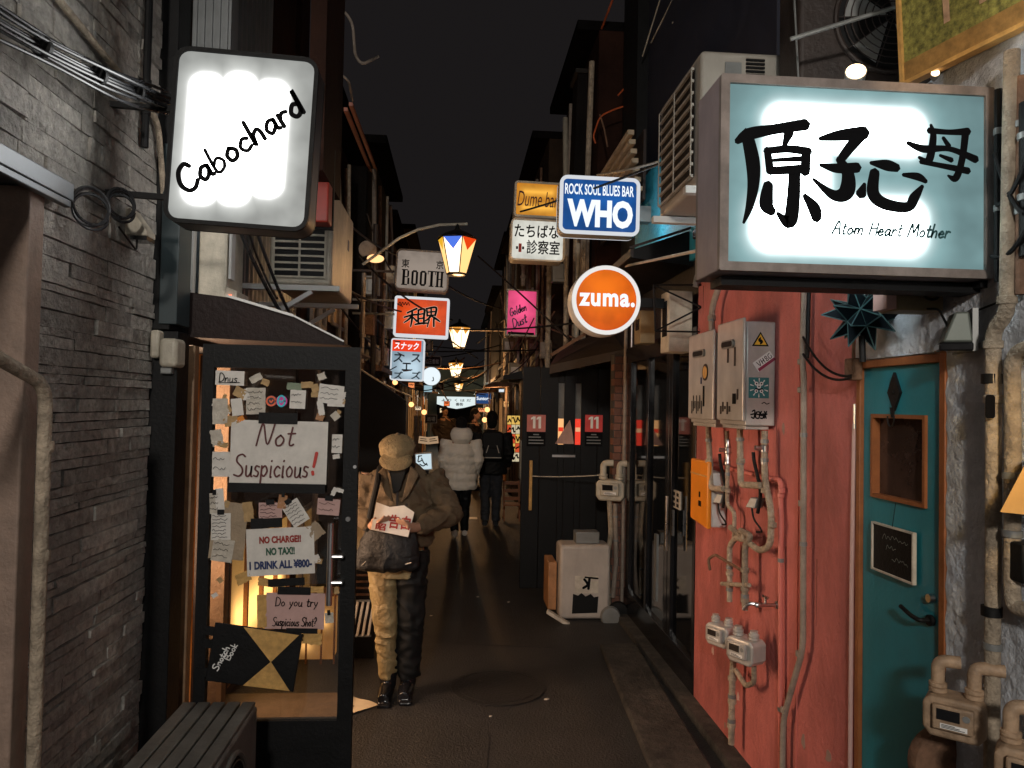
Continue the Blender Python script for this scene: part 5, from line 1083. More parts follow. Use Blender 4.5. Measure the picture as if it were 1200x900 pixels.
b = MB(); q = P(621, 560, Y); b.box(q.x - .012, Y - .06, P(621, 597, Y).z, q.x + .018, Y - .035, P(621, 539, Y).z); b.box(q.x - .006, Y - .034, P(621, 552, Y).z, q.x + .01, Y - .001, P(621, 548, Y).z); b.box(q.x - .006, Y - .034, P(621, 590, Y).z, q.x + .01, Y - .001, P(621, 586, Y).z); b.build('handle', 'gold', bd, True, bevel=.004)
MB().box(P(647, 534, Y).x, Y - .008, P(647, 535.5, Y).z, P(674, 534, Y).x, Y - .001, P(660, 533, Y).z).build('letter_slot', 'steel', bd, True)
for (u0, u1, lb, m) in ((617, 639, 'faded red number eleven poster on the handle edge of the black plank door', mat('fadedred', (.55, .17, .14), .6)), (685, 706, 'bright red number eleven poster on the hinge half of the black plank door', 'red')):
    t = thing('poster', lb, 'poster', P((u0 + u1) / 2, 523, Y - .003), 'number posters'); w_ = (u1 - u0) * k / 2
    MB().box(-w_, -.002, 17 * k, w_, 0, 37 * k).build('sheet', m if m != 'red' else mat('posterred', (.72, .055, .05), .5), t); MB().box(-w_, -.002, 0, w_, 0, 16.9 * k).build('caption_sheet', 'ink', t)
    b = MB()
    for q in (-5.2, 1.4): b.box((q + 1.2) * k, -.0035, 21 * k, (q + 4.2) * k, -.0022, 35 * k); b.prism([((q - 1.2) * k, 31 * k), ((q - 1.2) * k, 33.2 * k), ((q + 1.3) * k, 35 * k), ((q + 1.3) * k, 32.2 * k)], -.0034, -.0022, 'xz')
    b.build('lettering', bpy.data.materials.get('bonewhite') or mat('bonewhite', (.9, .88, .84), .6, var=.05), t)
    b = MB(); b.prism([(-w_, 19 * k), (-w_, 14 * k)] + [(w_ * math.cos(a) , 14 * k + 6 * k * math.sin(a)) for a in [R(x) for x in (180, 150, 120, 90, 60, 30, 0)]] , -.0032, -.0022, 'xz')
    b = MB()
    for i in range(3): b.box(-w_ * .8, -.0032, (3 + i * 3.6) * k, w_ * (.8 - .3 * (i == 2)), -.0022, (4.2 + i * 3.6) * k)
    b.box(-w_ * .3, -.0032, 13.2 * k, w_ * .3, -.0022, 14.4 * k); b.build('caption_lettering', 'greymetal', t)
t = thing('pennant', 'folded pale paper pennant between the two slit windows', 'pennant', P(664, 520, Y)); b = MB()  # pale triangle standing in for the glow between the slit windows
b.prism([(-14 * k, 0), (8 * k, 0), (6 * k, 14 * k), (3 * k, 28 * k)], -.03, -.01, 'xz'); b.build('sheet', mat('pennant', (.5, .3, .25), .7), t)
b = MB(); b.tube(sag(P(624, 558, Y - .06), P(712, 556, 6.6), .012), .005, 5); solo('cord', b, 'paper2', 'pale cord tied from the yellow door handle to the gas meter', 'cord')
# meter beside the door, in stacked pipe pieces
t = gas_meter('small cream gas meter with stacked pipes beside the black plank door', P(716, 586, 6.45), .95, R(-20), 'cream'); 
pipe('pale pipe with fittings running down from the small gas meter', [P(714, 585, 6.43), P(716, 625, 6.43), P(712, 650, 6.43), P(713, 725, 6.43)], .022, 'insul', rad=.05)
pipe('second pipe with fittings beside the standing cream case', [P(721, 590, 6.42), P(722, 660, 6.42), P(718, 700, 6.42)], .02, 'darkinsul', rad=.05)
# cream case standing on the street
Y = 6.2; k = Y / FPX
t = thing('outdoor_case', 'cream upright case with a torn black poster standing before the black door', 'case', P(685, 731, Y)); a, c = P(655, 726, Y), P(716, 639, Y)
MB().box(a.x, Y, a.z, c.x, Y + .26, c.z).build('body', mat('casecream', (.44, .39, .35), .5, var=.1, stain=.25), t, True, bevel=.03, seg=4)
MB().box(a.x + .03, Y + .02, .0, c.x - .03, Y + .24, a.z - .0005).build('foot', 'black', t, True)
MB().box(P(676, 640, Y).x, Y + .06, c.z + .001, P(704, 640, Y).x, Y + .2, P(690, 625, Y).z).build('top_box', 'greymetal', t, True, bevel=.006)
po = thing('poster', 'torn black and cream poster stuck on the cream upright case', 'poster', P(686, 719, Y - .003)); 
b = MB(); pts = [(-16 * k, 0), (14 * k, 1 * k), (15 * k, 20 * k), (10 * k, 19 * k), (6 * k, 23 * k), (0, 20 * k), (-5 * k, 24 * k), (-9 * k, 21 * k), (-15 * k, 23 * k)]; b.prism(pts, -.003, 0, 'xz'); b.build('torn_sheet', 'black', po, smooth=False)
MB().box(-13 * k, -.002, 23.6 * k, 15 * k, 0, 44 * k).build('sheet', 'paper2', po); b = MB(); b.stroke([(-2 * k, 40 * k), (2 * k, 34 * k), (-3 * k, 30 * k)], 3 * k, -.003); b.stroke([(4 * k, 41 * k), (3 * k, 29 * k)], 3 * k, -.0033); b.stroke([(-1 * k, 42.5 * k), (14 * k, 41 * k)], 2 * k, -.0036); b.build('lettering', 'ink', po)
b = MB(); b.box(P(644, 700, Y).x, Y + .1, .06, P(654, 700, Y).x, Y + .42, P(649, 662, Y).z); solo('crate', b, 'wood', 'narrow wooden box leaning against the cream upright case', 'box', bevel=.006)
b = MB(); b.bar(P(641, 716, Y - .05), P(668, 733, Y - .08), .06, .03); solo('plank', b, 'paper2', 'short pale plank lying at the foot of the cream case', 'plank', bevel=.006)
for u, v, lb in ((715, 722, 'round grey stone like weight in front of the cream case'), (724, 716, 'darker round weight behind the grey one beside the cream case')):
    b = MB(); c = P(u, v, Y - .05 + (u - 715) * .01); b.lathe([(.02, -.035), (.075, -.03), (.085, 0), (.075, .03), (.02, .035)], c, 'y', 20); solo('weight', b, 'greymetal' if u < 720 else 'rubber', lb, 'weight', 'round weights')
# ================================================================ buildings farther down the alley
def house(side, y0, y1, x, h, m, label, seed, door=None, wins=(), lit_win=None, pipes=2):
    rnd = random.Random(seed); s = -1 if side == 'L' else 1
    t = thing('alley_building', label, 'building', (x + s * 1.4, (y0 + y1) / 2, 0), 'small buildings lining the alley')
    MB().box(x, y0 + .012, 0, x + s * 3, y1 - .012, h).build('wall', m, t, True, bevel=.01)
    b = MB(); b.box(x - s * .22, y0 + .02, h + .002, x + s * 3, y1 - .02, h + .10); b.build('roof', 'roofblack', t, True, bevel=.01)
    b = MB(); b.box(x - s * .06, y0 + .03, h * .5, x - s * .002, y1 - .03, h * .5 + .10); b.build('band', 'darkbrown', t, True, bevel=.01)
    for (a, c, z0, z1, f) in wins:
        y_0, y_1 = y0 + (y1 - y0) * a, y0 + (y1 - y0) * c
        w = MB().box(x - s * .03, y_0, z0, x - s * .004, y_1, z1).build('window', f, t, True)
        b = MB()
        for yy in (y_0, (y_0 + y_1) / 2, y_1): b.box(x - s * .06, yy - .025, z0 - .03, x - s * .031, yy + .025, z1 + .03)
        b.box(x - s * .062, y_0, z1, x - s * .031, y_1, z1 + .035); b.box(x - s * .062, y_0, z0 - .035, x - s * .031, y_1, z0); b.build('window_frame', 'darkinsul', w, True)
    if door:
        y_0 = y0 + (y1 - y0) * door; d = MB().box(x - s * .05, y_0, .03, x - s * .004, y_0 + .75, 2.0).build('door', rnd.choice(('darkbrown', 'black', 'wood')), t, True, bevel=.01)
        MB().box(x - s * .075, y_0 + .08, .95, x - s * .051, y_0 + .11, 1.15).build('handle', 'steel', d, True)
        b = MB(); b.prism([(x - s * .001, 2.32), (x - s * .55, 2.16), (x - s * .55, 2.11), (x - s * .001, 2.14)], y_0 - .25, y_0 + 1.0, 'xz'); b.build('awning', rnd.choice(('darkbrown', 'black', 'rust')), t, True)
    for i in range(pipes):
        yy = y0 + (y1 - y0) * rnd.uniform(.1, .9); z0 = rnd.uniform(0, 1.6); b = MB(); r = rnd.uniform(.018, .032); xx = x - s * (.05 + .05 * (i % 2))
        b.tube(bend([(xx, yy, z0), (xx, yy, h * rnd.uniform(.5, .9)), (xx, yy + rnd.uniform(-.5, .5), h * .95)], .1), r, 8); b.build('pipe', rnd.choice(('insul', 'darkinsul', 'cream', 'rust')), t, True)
    return t
wl = lambda c, s_, nm: lit(nm, c, s_)
M['warmwin'] = lit('warmwin', (1, .48, .16), .45); M['goldwin'] = lit('goldwin', (1, .50, .15), 1.1, [(-.3, -.2, .25, .15, .1, .3), (.35, .1, .2, .12, .1, .3)], .12); M['dimwin'] = lit('dimwin', (1, .42, .14), .10); M['whitewin'] = lit('whitewin', (.9, .95, 1), .35)
house('L', 6.32, 8.9, -1.32, 4.6, 'brown_fac', 'brown alley building behind the bar with pipes and a dark awning', 1, .62, ((.1, .35, 2.5, 3.4, 'darkglass'), (.5, .8, 2.6, 3.5, 'dimwin'), (.03, .52, .12, .85, 'goldwin')), pipes=4)  # low gold panel added to glow behind the glass door
house('L', 8.9, 11.6, -1.12, 4.9, 'dark_fac', 'dark alley building behind the beige sign with serif lettering', 2, .3, ((.15, .4, .7, 1.8, 'dimwin'), (.55, .85, 2.5, 3.4, 'darkglass')), pipes=4)
house('L', 11.6, 14.6, -1.2, 4.7, 'tan_fac', 'tan alley building past the white and red snack sign', 3, .55, ((.1, .45, .8, 1.8, 'warmwin'),), pipes=3)
house('L', 14.6, 18.5, -1.1, 5.2, 'dark_fac', 'tall dark alley building beyond the tan one', 4, .2, ((.45, .75, .8, 1.9, 'warmwin'), (.2, .6, 2.8, 3.6, 'darkglass')), pipes=3)
house('L', 18.5, 24, -1.15, 4.6, 'brown_fac', 'brown alley building far along beside the small hanging bulbs', 5, .4, ((.1, .3, .8, 1.9, 'warmwin'), (.6, .8, .8, 1.9, 'warmwin')), pipes=2)
house('L', 24, 32, -1.2, 4.8, 'grey_fac', 'grey alley building at the far end beside the banner gate', 6, .3, ((.5, .7, .7, 1.9, 'warmwin'),), pipes=2)
house('R', 7.32, 9.6, 1.36, 5.6, 'brown_fac', 'reddish brown alley building behind the black plank door', 7, None, ((.1, .4, 2.7, 3.6, 'darkglass'),), pipes=5)
house('R', 9.6, 12.6, 1.14, 5.3, 'tan_fac', 'tan alley building behind the bright pink sign', 8, .05, ((.45, .8, 2.6, 3.5, 'dimwin'), (.5, .85, .8, 1.9, 'dimwin')), pipes=6)
house('R', 12.6, 15.8, 1.10, 5.0, 'brown_fac', 'brown alley building with a wall of bright posters', 9, .6, ((.1, .4, 2.6, 3.4, 'darkglass'),), pipes=4)
house('R', 15.8, 20, 1.16, 5.4, 'dark_fac', 'dark alley building beyond the wall of posters', 10, .2, ((.5, .8, .8, 1.9, 'warmwin'),), pipes=3)
house('R', 20, 25.5, 1.12, 4.9, 'grey_fac', 'grey alley building near the round teal ring sign', 11, .3, ((.5, .75, .8, 1.9, 'warmwin'),), pipes=2)
house('R', 25.5, 32, 1.2, 5.0, 'brown_fac', 'brown alley building at the far end by the banner gate', 12, .2, ((.5, .7, .8, 1.9, 'warmwin'),), pipes=2)
t = thing('end_building', 'grey green building closing the far end of the alley', 'building', (0, 36, 0)); MB().box(-4, 34.5, 0, 4.5, 38, 3.35).build('wall', mat('greengrey', (.13, .155, .12), .7, var=.2), t, True)
MB().box(-4.2, 34.2, 3.352, 4.7, 38, 3.5).build('roof', 'dark_fac', t, True); b = MB(); b.box(-.9, 34.46, 0, .9, 34.495, 2.05); b.build('shutter', 'dark_fac', t, True)
lamp('far_shop_light', 'POINT', (.2, 29.5, 2.2), 60, (.95, 1, .85), .3)  # assumed point light, added to brighten the far end
lamp('far_stall_light', 'POINT', (.75, 14.6, 2.0), 14, (1, .5, .2), .1)  # assumed point light, added to warm the alley around the posters
# chimney like duct and upper eaves on the right
t = thing('roof_duct', 'dark square duct rising from the reddish building above the blue sign', 'duct', P(690, 205, 8.2)); a, c = P(672, 215, 8.0), P(706, 88, 8.0)
b = MB(); b.prism([(a.x, a.z), (c.x, a.z), (c.x - .02, c.z), (a.x + .03, c.z)], 8.0, 8.35, 'xz'); b.build('shaft', 'dark_fac', t, True); MB().box(a.x, 7.97, c.z + .002, c.x + .03, 8.38, c.z + .05).build('cap', 'grey_fac', t, True)
b = MB(); b.tube([P(729, -30, 6.5), P(690, 74, 8.0)], .011, 8); solo('conduit', b, mat('redpipe', (.50, .10, .03), .4), 'slanting orange red conduit high above the blue sign', 'conduit')
for i, (pts, lb) in enumerate((([(757, 48), (742, 70), (735, 100), (724, 112)], 'upper tangle of orange lit cable on the reddish building'), ([(752, 103), (740, 122), (720, 128), (703, 136), (695, 160), (698, 168)], 'middle loop of orange lit cable on the reddish building'), ([(703, 134), (708, 150), (712, 172)], 'short hanging loop of cable below the orange lit cable'))):
    b = MB(); b.tube(bend([P(u, v, 6.9) for u, v in pts], .06), .008, 6); solo('cable', b, 'redpipe' if False else bpy.data.materials['redpipe'] if i < 2 else 'rust', lb, 'cable')
t = thing('slatted_eave', 'pale slatted eave glowing between the blue sign and the dark pillar', 'eave', P(720, 190, 6.8)); b = MB()
for i in range(7):
    q = PX(745, 146 + i * 11, 1.30); b.bar((1.30 + .012 * i, 5.6, q.z), (1.30 + .012 * i, 7.3 - .12 * (i % 3), q.z), .05, .035)
b.build('slat', mat('paleslat', (.40, .31, .21), .6, var=.3), t, True)
MB().box(1.40, 5.6, PX(745, 225, 1.3).z, 1.42, 7.3, PX(745, 142, 1.3).z).build('panel', 'darkbrown', t, True)
lamp('cyan_wall_lamp', 'POINT', (1.28, 5.25, 3.12), 2.2, (.85, .95, 1), .04)  # unseen point light added to brighten the cyan wall
lamp('eave_light', 'POINT', (1.08, 6.6, PX(745, 225, 1.3).z - .05), 1.3, (1, .66, .36), .05)  # assumed light added by the slats to make them glow
t = thing('dark_column', 'tall dark column above the blue sign at the shop corner', 'column', P(757, 260, 6.3)); a, c = P(744, 270, 6.35), P(771, -60, 6.35); MB().box(a.x, 6.35, a.z - .5, c.x + .05, 6.9, c.z + .3).build('shaft', 'black', t, True)
for i, (u0, v0, u1, v1) in enumerate(((777, -12, 753, 66), (790, -4, 763, 50), (789, 26, 775, 52))):
    b = MB(); b.tube([P(u0, v0, 5.6), P(u1, v1, 6.2)], .006, 6); solo('cable', b, 'cream', ['long pale wire slanting down the tall dark column', 'second pale wire slanting beside the long one', 'short pale wire stub by the tall dark column'][i], 'cable')
# left upper facade
b = MB(); b.box(-1.5, 6.0, 2.9, -1.30, 6.3, 5.8); b.box(-1.46, 5.3, 3.2, -1.345, 5.98, 5.6); 
t = thing('upper_storey', 'brown panelled upper storey above the louvred air conditioner', 'building', (-1.4, 6.0, 2.9)); b.build('panel', 'brown_fac', t, True, bevel=.01)
M['redrail'] = mat('redrail', (.36, .10, .05), .5)
for u_ in (0, 6): MB().bar(P(405 + u_, 128 - u_, 6.2), P(436 + u_ * .7, 205 - u_, 9.6), .03, .03).build('rail', 'redrail', t, True)
b = MB(); b.tube(bend([P(380, -6, 6), P(413, 22, 6), P(416, 65, 6), P(424, 76, 6), P(444, 66, 6)], .1), .012, 8); b.tube(bend([P(385, 80, 6), P(408, 92, 6), P(413, 118, 6.4)], .1), .010, 8); b.build('hook_rod', 'darkinsul', t, True)
b = MB(); b.box(-1.30, 3.62, 3.2, -1.12, 3.72, 6.0); 
for i in range(5): b.box(-1.29 + i * .036, 3.605, 3.2, -1.275 + i * .036, 3.619, 6.0)
solo('corrugated_duct', b, 'corrug', 'ribbed grey duct rising above the white square sign', 'duct')
b = MB(); c = P(371, 120, 3.8); b.box(c.x - .03, 3.75, 2.95, c.x + .05, 4.3, 5.5); solo('wall_panel', b, 'brown_fac', 'narrow brown wall panel rising behind the white square sign', 'panel')
# round speaker and bulb on a post
t = thing('utility_post', 'black post with a round speaker and cross arms above the alley', 'post', P(437, 420, 7.6)); x_ = P(437, 420, 7.6).x
b = MB(); b.tube([(x_, 7.6, 0), (x_, 7.6, 3.6)], .028, 10); b.build('shaft', 'darkbrown', t, True)
for v in (318, 352, 368): q = P(437, v, 7.6); MB().bar((q.x - .2, 7.57, q.z), (q.x + .22, 7.57, q.z), .025, .02).build('cross_arm', 'greymetal' if v > 330 else 'darkbrown', t, True)
c = P(431, 293, 7.5); b = MB(); b.lathe([(.085, -.05), (.09, 0), (.06, .10), (.02, .14)], c, 'y', 20); b.build('speaker', 'darkinsul', t, True)
t = thing('bulb_lamp', 'lit shell shaped bulb lamp under the round speaker', 'lamp', P(440, 303, 7.45)); b = MB(); b.ball((0, 0, 0), .085, .05, .042); b.build('bulb', lit('shellbulb', (1, .52, .22), 1.5), t); MB().tube([(-.12, .02, .02), (-.05, .01, .012)], .02, 8).build('socket', 'black', t)

# ================================================================ street lanterns
def lantern(label, c, s):
    t = thing('street_lantern', label, 'street lantern', c, 'street lanterns down the middle of the alley')
    rt, rb, h = .205 * s, .105 * s, .36 * s; n = 6
    ring = lambda r, z: [(r * math.cos(2 * math.pi * (i + .5) / n + .2618), r * math.sin(2 * math.pi * (i + .5) / n + .2618), z) for i in range(n)]
    T, B = ring(rt, h), ring(rb, 0); cols = ['#ffb030', '#ffb030', '#ffc030', '#5a86ff', '#ff4a12', '#ffc030'] if s < .9 else ['#ffa840'] * 6
    for i in range(n):
        j = (i + 1) % n; MB().add([B[i], B[j], T[j], T[i]], [(0, 1, 2, 3)]).build('glass_pane', M['lantern_pane'] if i == 3 or s > 1.1 else M['lantern_amber'], t, smooth=False)
        a, c_, e = Vector(T[i]), Vector(T[j]), (Vector(T[i]) + Vector(T[j])) / 2 * .90 + Vector((0, 0, -h * .10)) * 0
        e = (Vector(B[i]) + Vector(B[j])) / 2 * .36 + (Vector(T[i]) + Vector(T[j])) / 2 * .64
        k = 1.012; up = Vector((0, 0, 0)); cc = M.setdefault('lg' + cols[i], lit('lg' + cols[i], cols[i], .72))
        if True: MB().add([a * 1, c_ * 1, e], [(0, 1, 2)]).xf(Matrix.Scale(k, 4, (1, 0, 0)) @ Matrix.Scale(k, 4, (0, 1, 0))).build('stained_glass', cc, t, smooth=False)
    b = MB()
    for i in range(n): b.tube([B[i], T[i]], .006 * s, 5); b.tube([T[i], T[(i + 1) % n]], .006 * s, 5); b.tube([B[i], B[(i + 1) % n]], .006 * s, 5)
    b.build('frame', 'black', t); MB().lathe([(rb * 1.02, -.001), (rb * .9, -.018 * s), (.01, -.026 * s)], (0, 0, 0), 'z', 12).build('finial', 'black', t)
    MB().lathe([(rt * 1.02, h + .004), (rt * .7, h + .05 * s), (.03 * s, h + .10 * s), (.015 * s, h + .16 * s)], (0, 0, 0), 'z', 12).build('cap', 'black', t)
    return t
M['lantern_amber'] = lit('lantern_amber', (1, .55, .20), 1.3); M['lantern_pane'] = lit('lantern_pane', (1, .72, .42), 2.6)
l1 = lantern('nearest street lantern with coloured glass hanging from the curved arm', P(535, 321, 6.6), .86)
lantern('middle street lantern hanging beyond the coloured glass one', P(538, 407, 17) , 1.25)
lantern('far street lantern hanging just above the grey green end building', P(534, 441, 25), 1.25)
lantern('tiny dim lantern in front of the grey green end building', P(537.5, 459, 32), 1.0)
a = P(448, 293, 7.75); pts = [P(u, v, 6.6) for u, v in ((425, 310), (450, 292), (468, 279), (490, 269), (515, 263.5), (548, 262.5))]; b = MB(); b.tube(pts, .013, 8); b.tube([P(536, 263, 6.6), P(536, 276, 6.6)], .010, 6); solo('lantern_arm', b, 'cream', 'curved pale arm holding the nearest street lantern', 'lantern arm')
b = MB(); b.tube([P(440, 384, 17), P(640, 389, 17)], .02, 6); solo('lantern_arm', b, 'darkinsul', 'straight wire arm holding the middle street lantern', 'lantern arm')
b = MB(); c = P(539, 480, 32.5); b.tube([(c.x + 1.55 * math.cos(a_), 32.5, c.z + .15 + 1.1 * math.sin(a_)) for a_ in [math.pi * i / 20 for i in range(21)]], .035, 6); solo('arch', b, 'black', 'thin black arch over the banner gate at the far end', 'arch')

# ================================================================ shop signs
# white square sign beside the stone wall
Y = 2.88
def cabo(at, k):
    L_ = [at(u, 162) + (19 * k, h_ * k, .05, .040) for u, h_ in ((238, 78), (277, 79), (315, 70))]
    return lit('cabochard_panel', (1, 1, .985), 8.0, L_ + [at(274, 164) + (50 * k, 58 * k, .02, .05)], .34, (.78, .80, .76))
t, k, at = lightbox('sign', 'white square lightbox with black cursive lettering on the stone wall', 191, 60, 361, 266, Y, .13, 'black', cabo, 5, 2.4, 18, back=lit('cabochard_back', (1, .98, .94), 3.0), side=mat('boxside', (.045, .035, .032), .4, var=.3))
b = MB(); x, z_ = at(218, 227); write(b, 'Cabochard', x, z_, 31 * k, 5.2 * k, .10, .0036, 1.13, R(40), .02)
b.build('lettering', 'ink', t)
b = MB()
for v in (121, 228): 
    zz = at(190, v)[1]; MB().bar((-(172 / 2) * k - .30, .10, zz + .015), (-(172 / 2) * k + .005, .10, zz + .015), .022, .022).build('bracket', 'black', t)
b = MB(); c = P(362, 130, 3.3); 
# red box sign glimpsed behind the white one
t = thing('sign', 'dark red panel glimpsed behind the edge of the white square sign', 'sign', P(372, 260, 3.95)); MB().box(-.06, 0, 0, .055, .12, .42).build('panel', mat('redpanel', (.35, .035, .02), .45, var=.3), t, bevel=.01); MB().box(-.062, .121, -.01, .06, .15, .43).build('housing', 'black', t)

# WHO
RIM = lit('lit_rim', (.92, .95, 1), .62)
t, k, at = lightbox('sign', 'blue lightbox with white lettering above the round orange sign', 655, 207, 749, 275, 5.6, .16, RIM, lit('who_panel', (.02, .17, .62), .72, [(0, .27, .20, .05, .05, .3)], .40, (.015, .13, .50)), 4, .6, 9, side='whitemetal')
MW = lit('white_letter', (.88, .95, 1), .95)
x0, z0 = at(664, 265); x1, z1 = at(742, 236); MB().text('WHO', x0, z0, x1, z1, .002, bold=.05).build('lettering', MW, t)
x0, z0 = at(662, 227); x1, z1 = at(743, 218.5); MB().text('ROCK SOUL BLUES BAR', x0, z0, x1, z1, .002, bold=.02).build('lettering', MW, t)
b = MB(); x0, z0 = at(750, 258); b.box(x0, .03, z0, x0 + .24, .13, z0 + .12); b.build('mounting_arm', 'greymetal', t)
# zuma: round
c = P(710, 352, 4.6); k = 4.6 / FPX; t = thing('sign', 'round orange lightbox with white lower case lettering', 'sign', c); r = 42 * k
b = MB(); b.lathe([(r * .985, -.012), (r, 0), (r, .15), (r * .985, .162)], (0, 0, 0), 'y', 48); b.build('housing', 'whitemetal', t)
MB().lathe([(r * .98, -.016), (r * .98, -.0125)], (0, 0, 0), 'y', 48).build('rim', lit('zuma_rim', (1, .97, .93), .72), t)
MB().lathe([(r * .86, -.020), (r * .86, -.0165)], (0, 0, 0), 'y', 48).build('panel', lit('zuma_panel', (1, .20, .006), .80, [(-.02, .06, .12, .12, .1, .2)], .62, (.86, .11, .002)), t)
MB().lathe([(r * .9, .163), (r * .9, .166)], (0, 0, 0), 'y', 40).build('back_panel', lit('zuma_back', (1, .45, .2), 2.2), t)  # unseen glowing back added to light the door behind
MB().text('zuma.', -33 * k, -8 * k, 34 * k, 8 * k, -.021, bold=.035, sp=1.12).build('lettering', MW, t)
b = MB(); b.box(r - .01, .05, -.03, r + .22, .09, .03); b.build('bracket', 'black', t)
# amber sign, clinic style sign
t, k, at = lightbox('sign', 'amber lightbox with brown italic lettering above the white clinic style sign', 602, 213, 658, 255, 7.4, .16, 'cream', lit('amber_panel', (1, .50, .07), 1.0, [(.0, .26, .16, .03, .03, .10), (.0, .10, .17, .03, .03, .10)], .5, (.95, .33, .02)), 2.4, 1, 4)
x0, z0 = at(606, 241); x1, z1 = at(655, 226); b = MB(); b.text('Dume bar', x0, z0, x1, z1, .002, shear=.25); b.build('lettering', 'inkmaroon', t)
t, k, at = lightbox('sign', 'white lightbox with two rows of black Japanese lettering', 597.5, 257, 661, 306, 7.0, .18, 'cream', lit('clinic_panel', (.93, .92, .82), .80, [(0, .2, .2, .12, .05, .2)], .6, (.8, .78, .68)), 2, 1, 5)
x0, z0 = at(603, 277); x1, z1 = at(655, 265); MB().text('たちばな', x0, z0, x1, z1, .002, bold=.025).build('lettering', 'ink', t)
x0, z0 = at(617, 297); x1, z1 = at(656, 283); MB().text('診察室', x0, z0, x1, z1, .002, bold=.022).build('lettering', 'ink', t)
x0, z0 = at(604.5, 295); b = MB(); b.mi = 0; b.box(x0 + 3 * k, .0, z0, x0 + 6.5 * k, .003, z0 + 10 * k); b.build('mark', 'inkred', t); b = MB(); b.box(x0, -.0006, z0 + 3.4 * k, x0 + 2.4 * k, .0028, z0 + 6.6 * k); b.box(x0 + 7.1 * k, -.0006, z0 + 3.4 * k, x0 + 9.5 * k, .0028, z0 + 6.6 * k); b.build('mark', 'ink', t)
# pink sign
t, k, at = lightbox('sign', 'bright pink upright lightbox with slanted blue black script', 592, 339, 629, 394, 9.3, .14, 'cream', lit('pink_panel', (.95, .10, .26), .95, [(0, .4, .12, .2, .1, .3)], .6, (.75, .05, .17)), 2, 1, 1)
b = MB(); x, z_ = at(598, 371); write(b, 'Golden', x, z_, 9 * k, 1.3 * k, .4, .002, .72, R(24)); x, z_ = at(602, 385); write(b, 'Dust', x, z_, 10 * k, 1.5 * k, .4, .002, .85, R(28)); b.build('lettering', mat('inkviolet', (.03, .02, .14), .5), t)
b = MB(); x0, z0 = at(595, 391.5); x1, z1 = at(626, 390); b.box(x0, .0, z0, x1, .003, z1); b.build('caption_lettering', 'ink', t)
# beige serif sign: letters drawn stroke by stroke
t, k, at = lightbox('sign', 'beige lightbox with tall serif capitals beside the nearest lantern', 462, 293, 525, 341, 8.4, .16, 'darkinsul', lit('booth_panel', (.50, .41, .34), .50, [(0, .22, .25, .15, .1, .2)], .42, (.42, .34, .28)), 2, 2.2, 6)
x0, z0 = at(470.5, 313); x1, z1 = at(480, 304); MB().text('東', x0, z0, x1, z1, .002, bold=.02).build('lettering', 'ink', t); x0, z0 = at(511, 315); x1, z1 = at(520, 306); MB().text('京', x0, z0, x1, z1, .002, bold=.02).build('lettering', 'ink', t)
b = MB(); X, Z = lambda u: at(u, 317)[0], lambda v: at(494, v)[1]; th = .0035
def bl(x, w, zt=317, zb_=335): b.box(X(x), .0, Z(zb_), X(x + w), th, Z(zt))
def sf(x, w, v): b.box(X(x), .0004, Z(v + .6), X(x + w), th - .0006, Z(v - .6))
bl(472, 3); sf(471, 7, 317.3); sf(471, 7, 334.7); sf(474, 4.5, 325.5); bl(477.5, 2.2, 318, 325); bl(478, 2.4, 326.5, 334)
for q in (482.5, 492.5): bl(q, 2.6, 319, 333); bl(q + 5.2, 2.6, 319, 333); sf(q + 1.5, 4.6, 317.8); sf(q + 1.5, 4.6, 334.4); sf(q + .6, 6, 318.8); sf(q + .6, 6, 333.4)
bl(504.8, 3); sf(501.5, 9.5, 317.3); sf(503.5, 5.5, 334.7); bl(501.5, .9, 317, 321); bl(510.2, .9, 317, 321)
bl(512, 2.6); bl(517, 2.6); sf(511, 4.6, 317.3); sf(516, 4.6, 317.3); sf(511, 4.6, 334.7); sf(516, 4.6, 334.7); sf(513, 5, 326)
b.build('lettering', 'ink', t); b = MB(); x0, z0 = at(450, 330); b.box(x0 + 1 * k, .04, z0, x0 + 11.5 * k, .12, z0 + 20 * k); b.build('mounting_arm', 'cream', t)
# red sign
t, k, at = lightbox('sign', 'orange red lightbox with black brush characters under the beige serif sign', 460.5, 348, 525, 395, 8.1, .16, RIM, lit('red_panel', (1, .10, .012), .85, [(0, .22, .2, .12, .1, .22)], .55, (.75, .06, .008)), 3, 1.6, 3)
ZK = [[(303, 652, 6), (346, 632, 7)], [(288, 672, 5), (325, 662, 7), (350, 660, 6)], [(325, 642, 7), (324, 680, 8), (318, 714, 4)], [(322, 668, 7), (306, 684, 6), (288, 696, 3)], [(328, 672, 4), (346, 690, 8)],
 [(354, 640, 6), (352, 672, 7), (354, 702, 7)], [(352, 640, 6), (380, 635, 8), (379, 668, 8), (378, 702, 7)], [(355, 659, 5), (376, 656, 5)], [(355, 679, 5), (376, 676, 5)], [(338, 705, 5), (366, 700, 8), (394, 699, 5)],
 [(392, 634, 6), (394, 666, 7)], [(390, 633, 6), (434, 628, 8), (430, 664, 8)], [(395, 649, 5), (430, 646, 5)], [(412, 632, 6), (412, 664, 6)], [(395, 665, 5), (430, 662, 5)], [(412, 664, 8), (398, 680, 7), (376, 694, 3)], [(412, 666, 4), (432, 678, 8), (452, 692, 4)], [(403, 684, 6), (394, 716, 3)], [(424, 680, 7), (424, 714, 6)]]
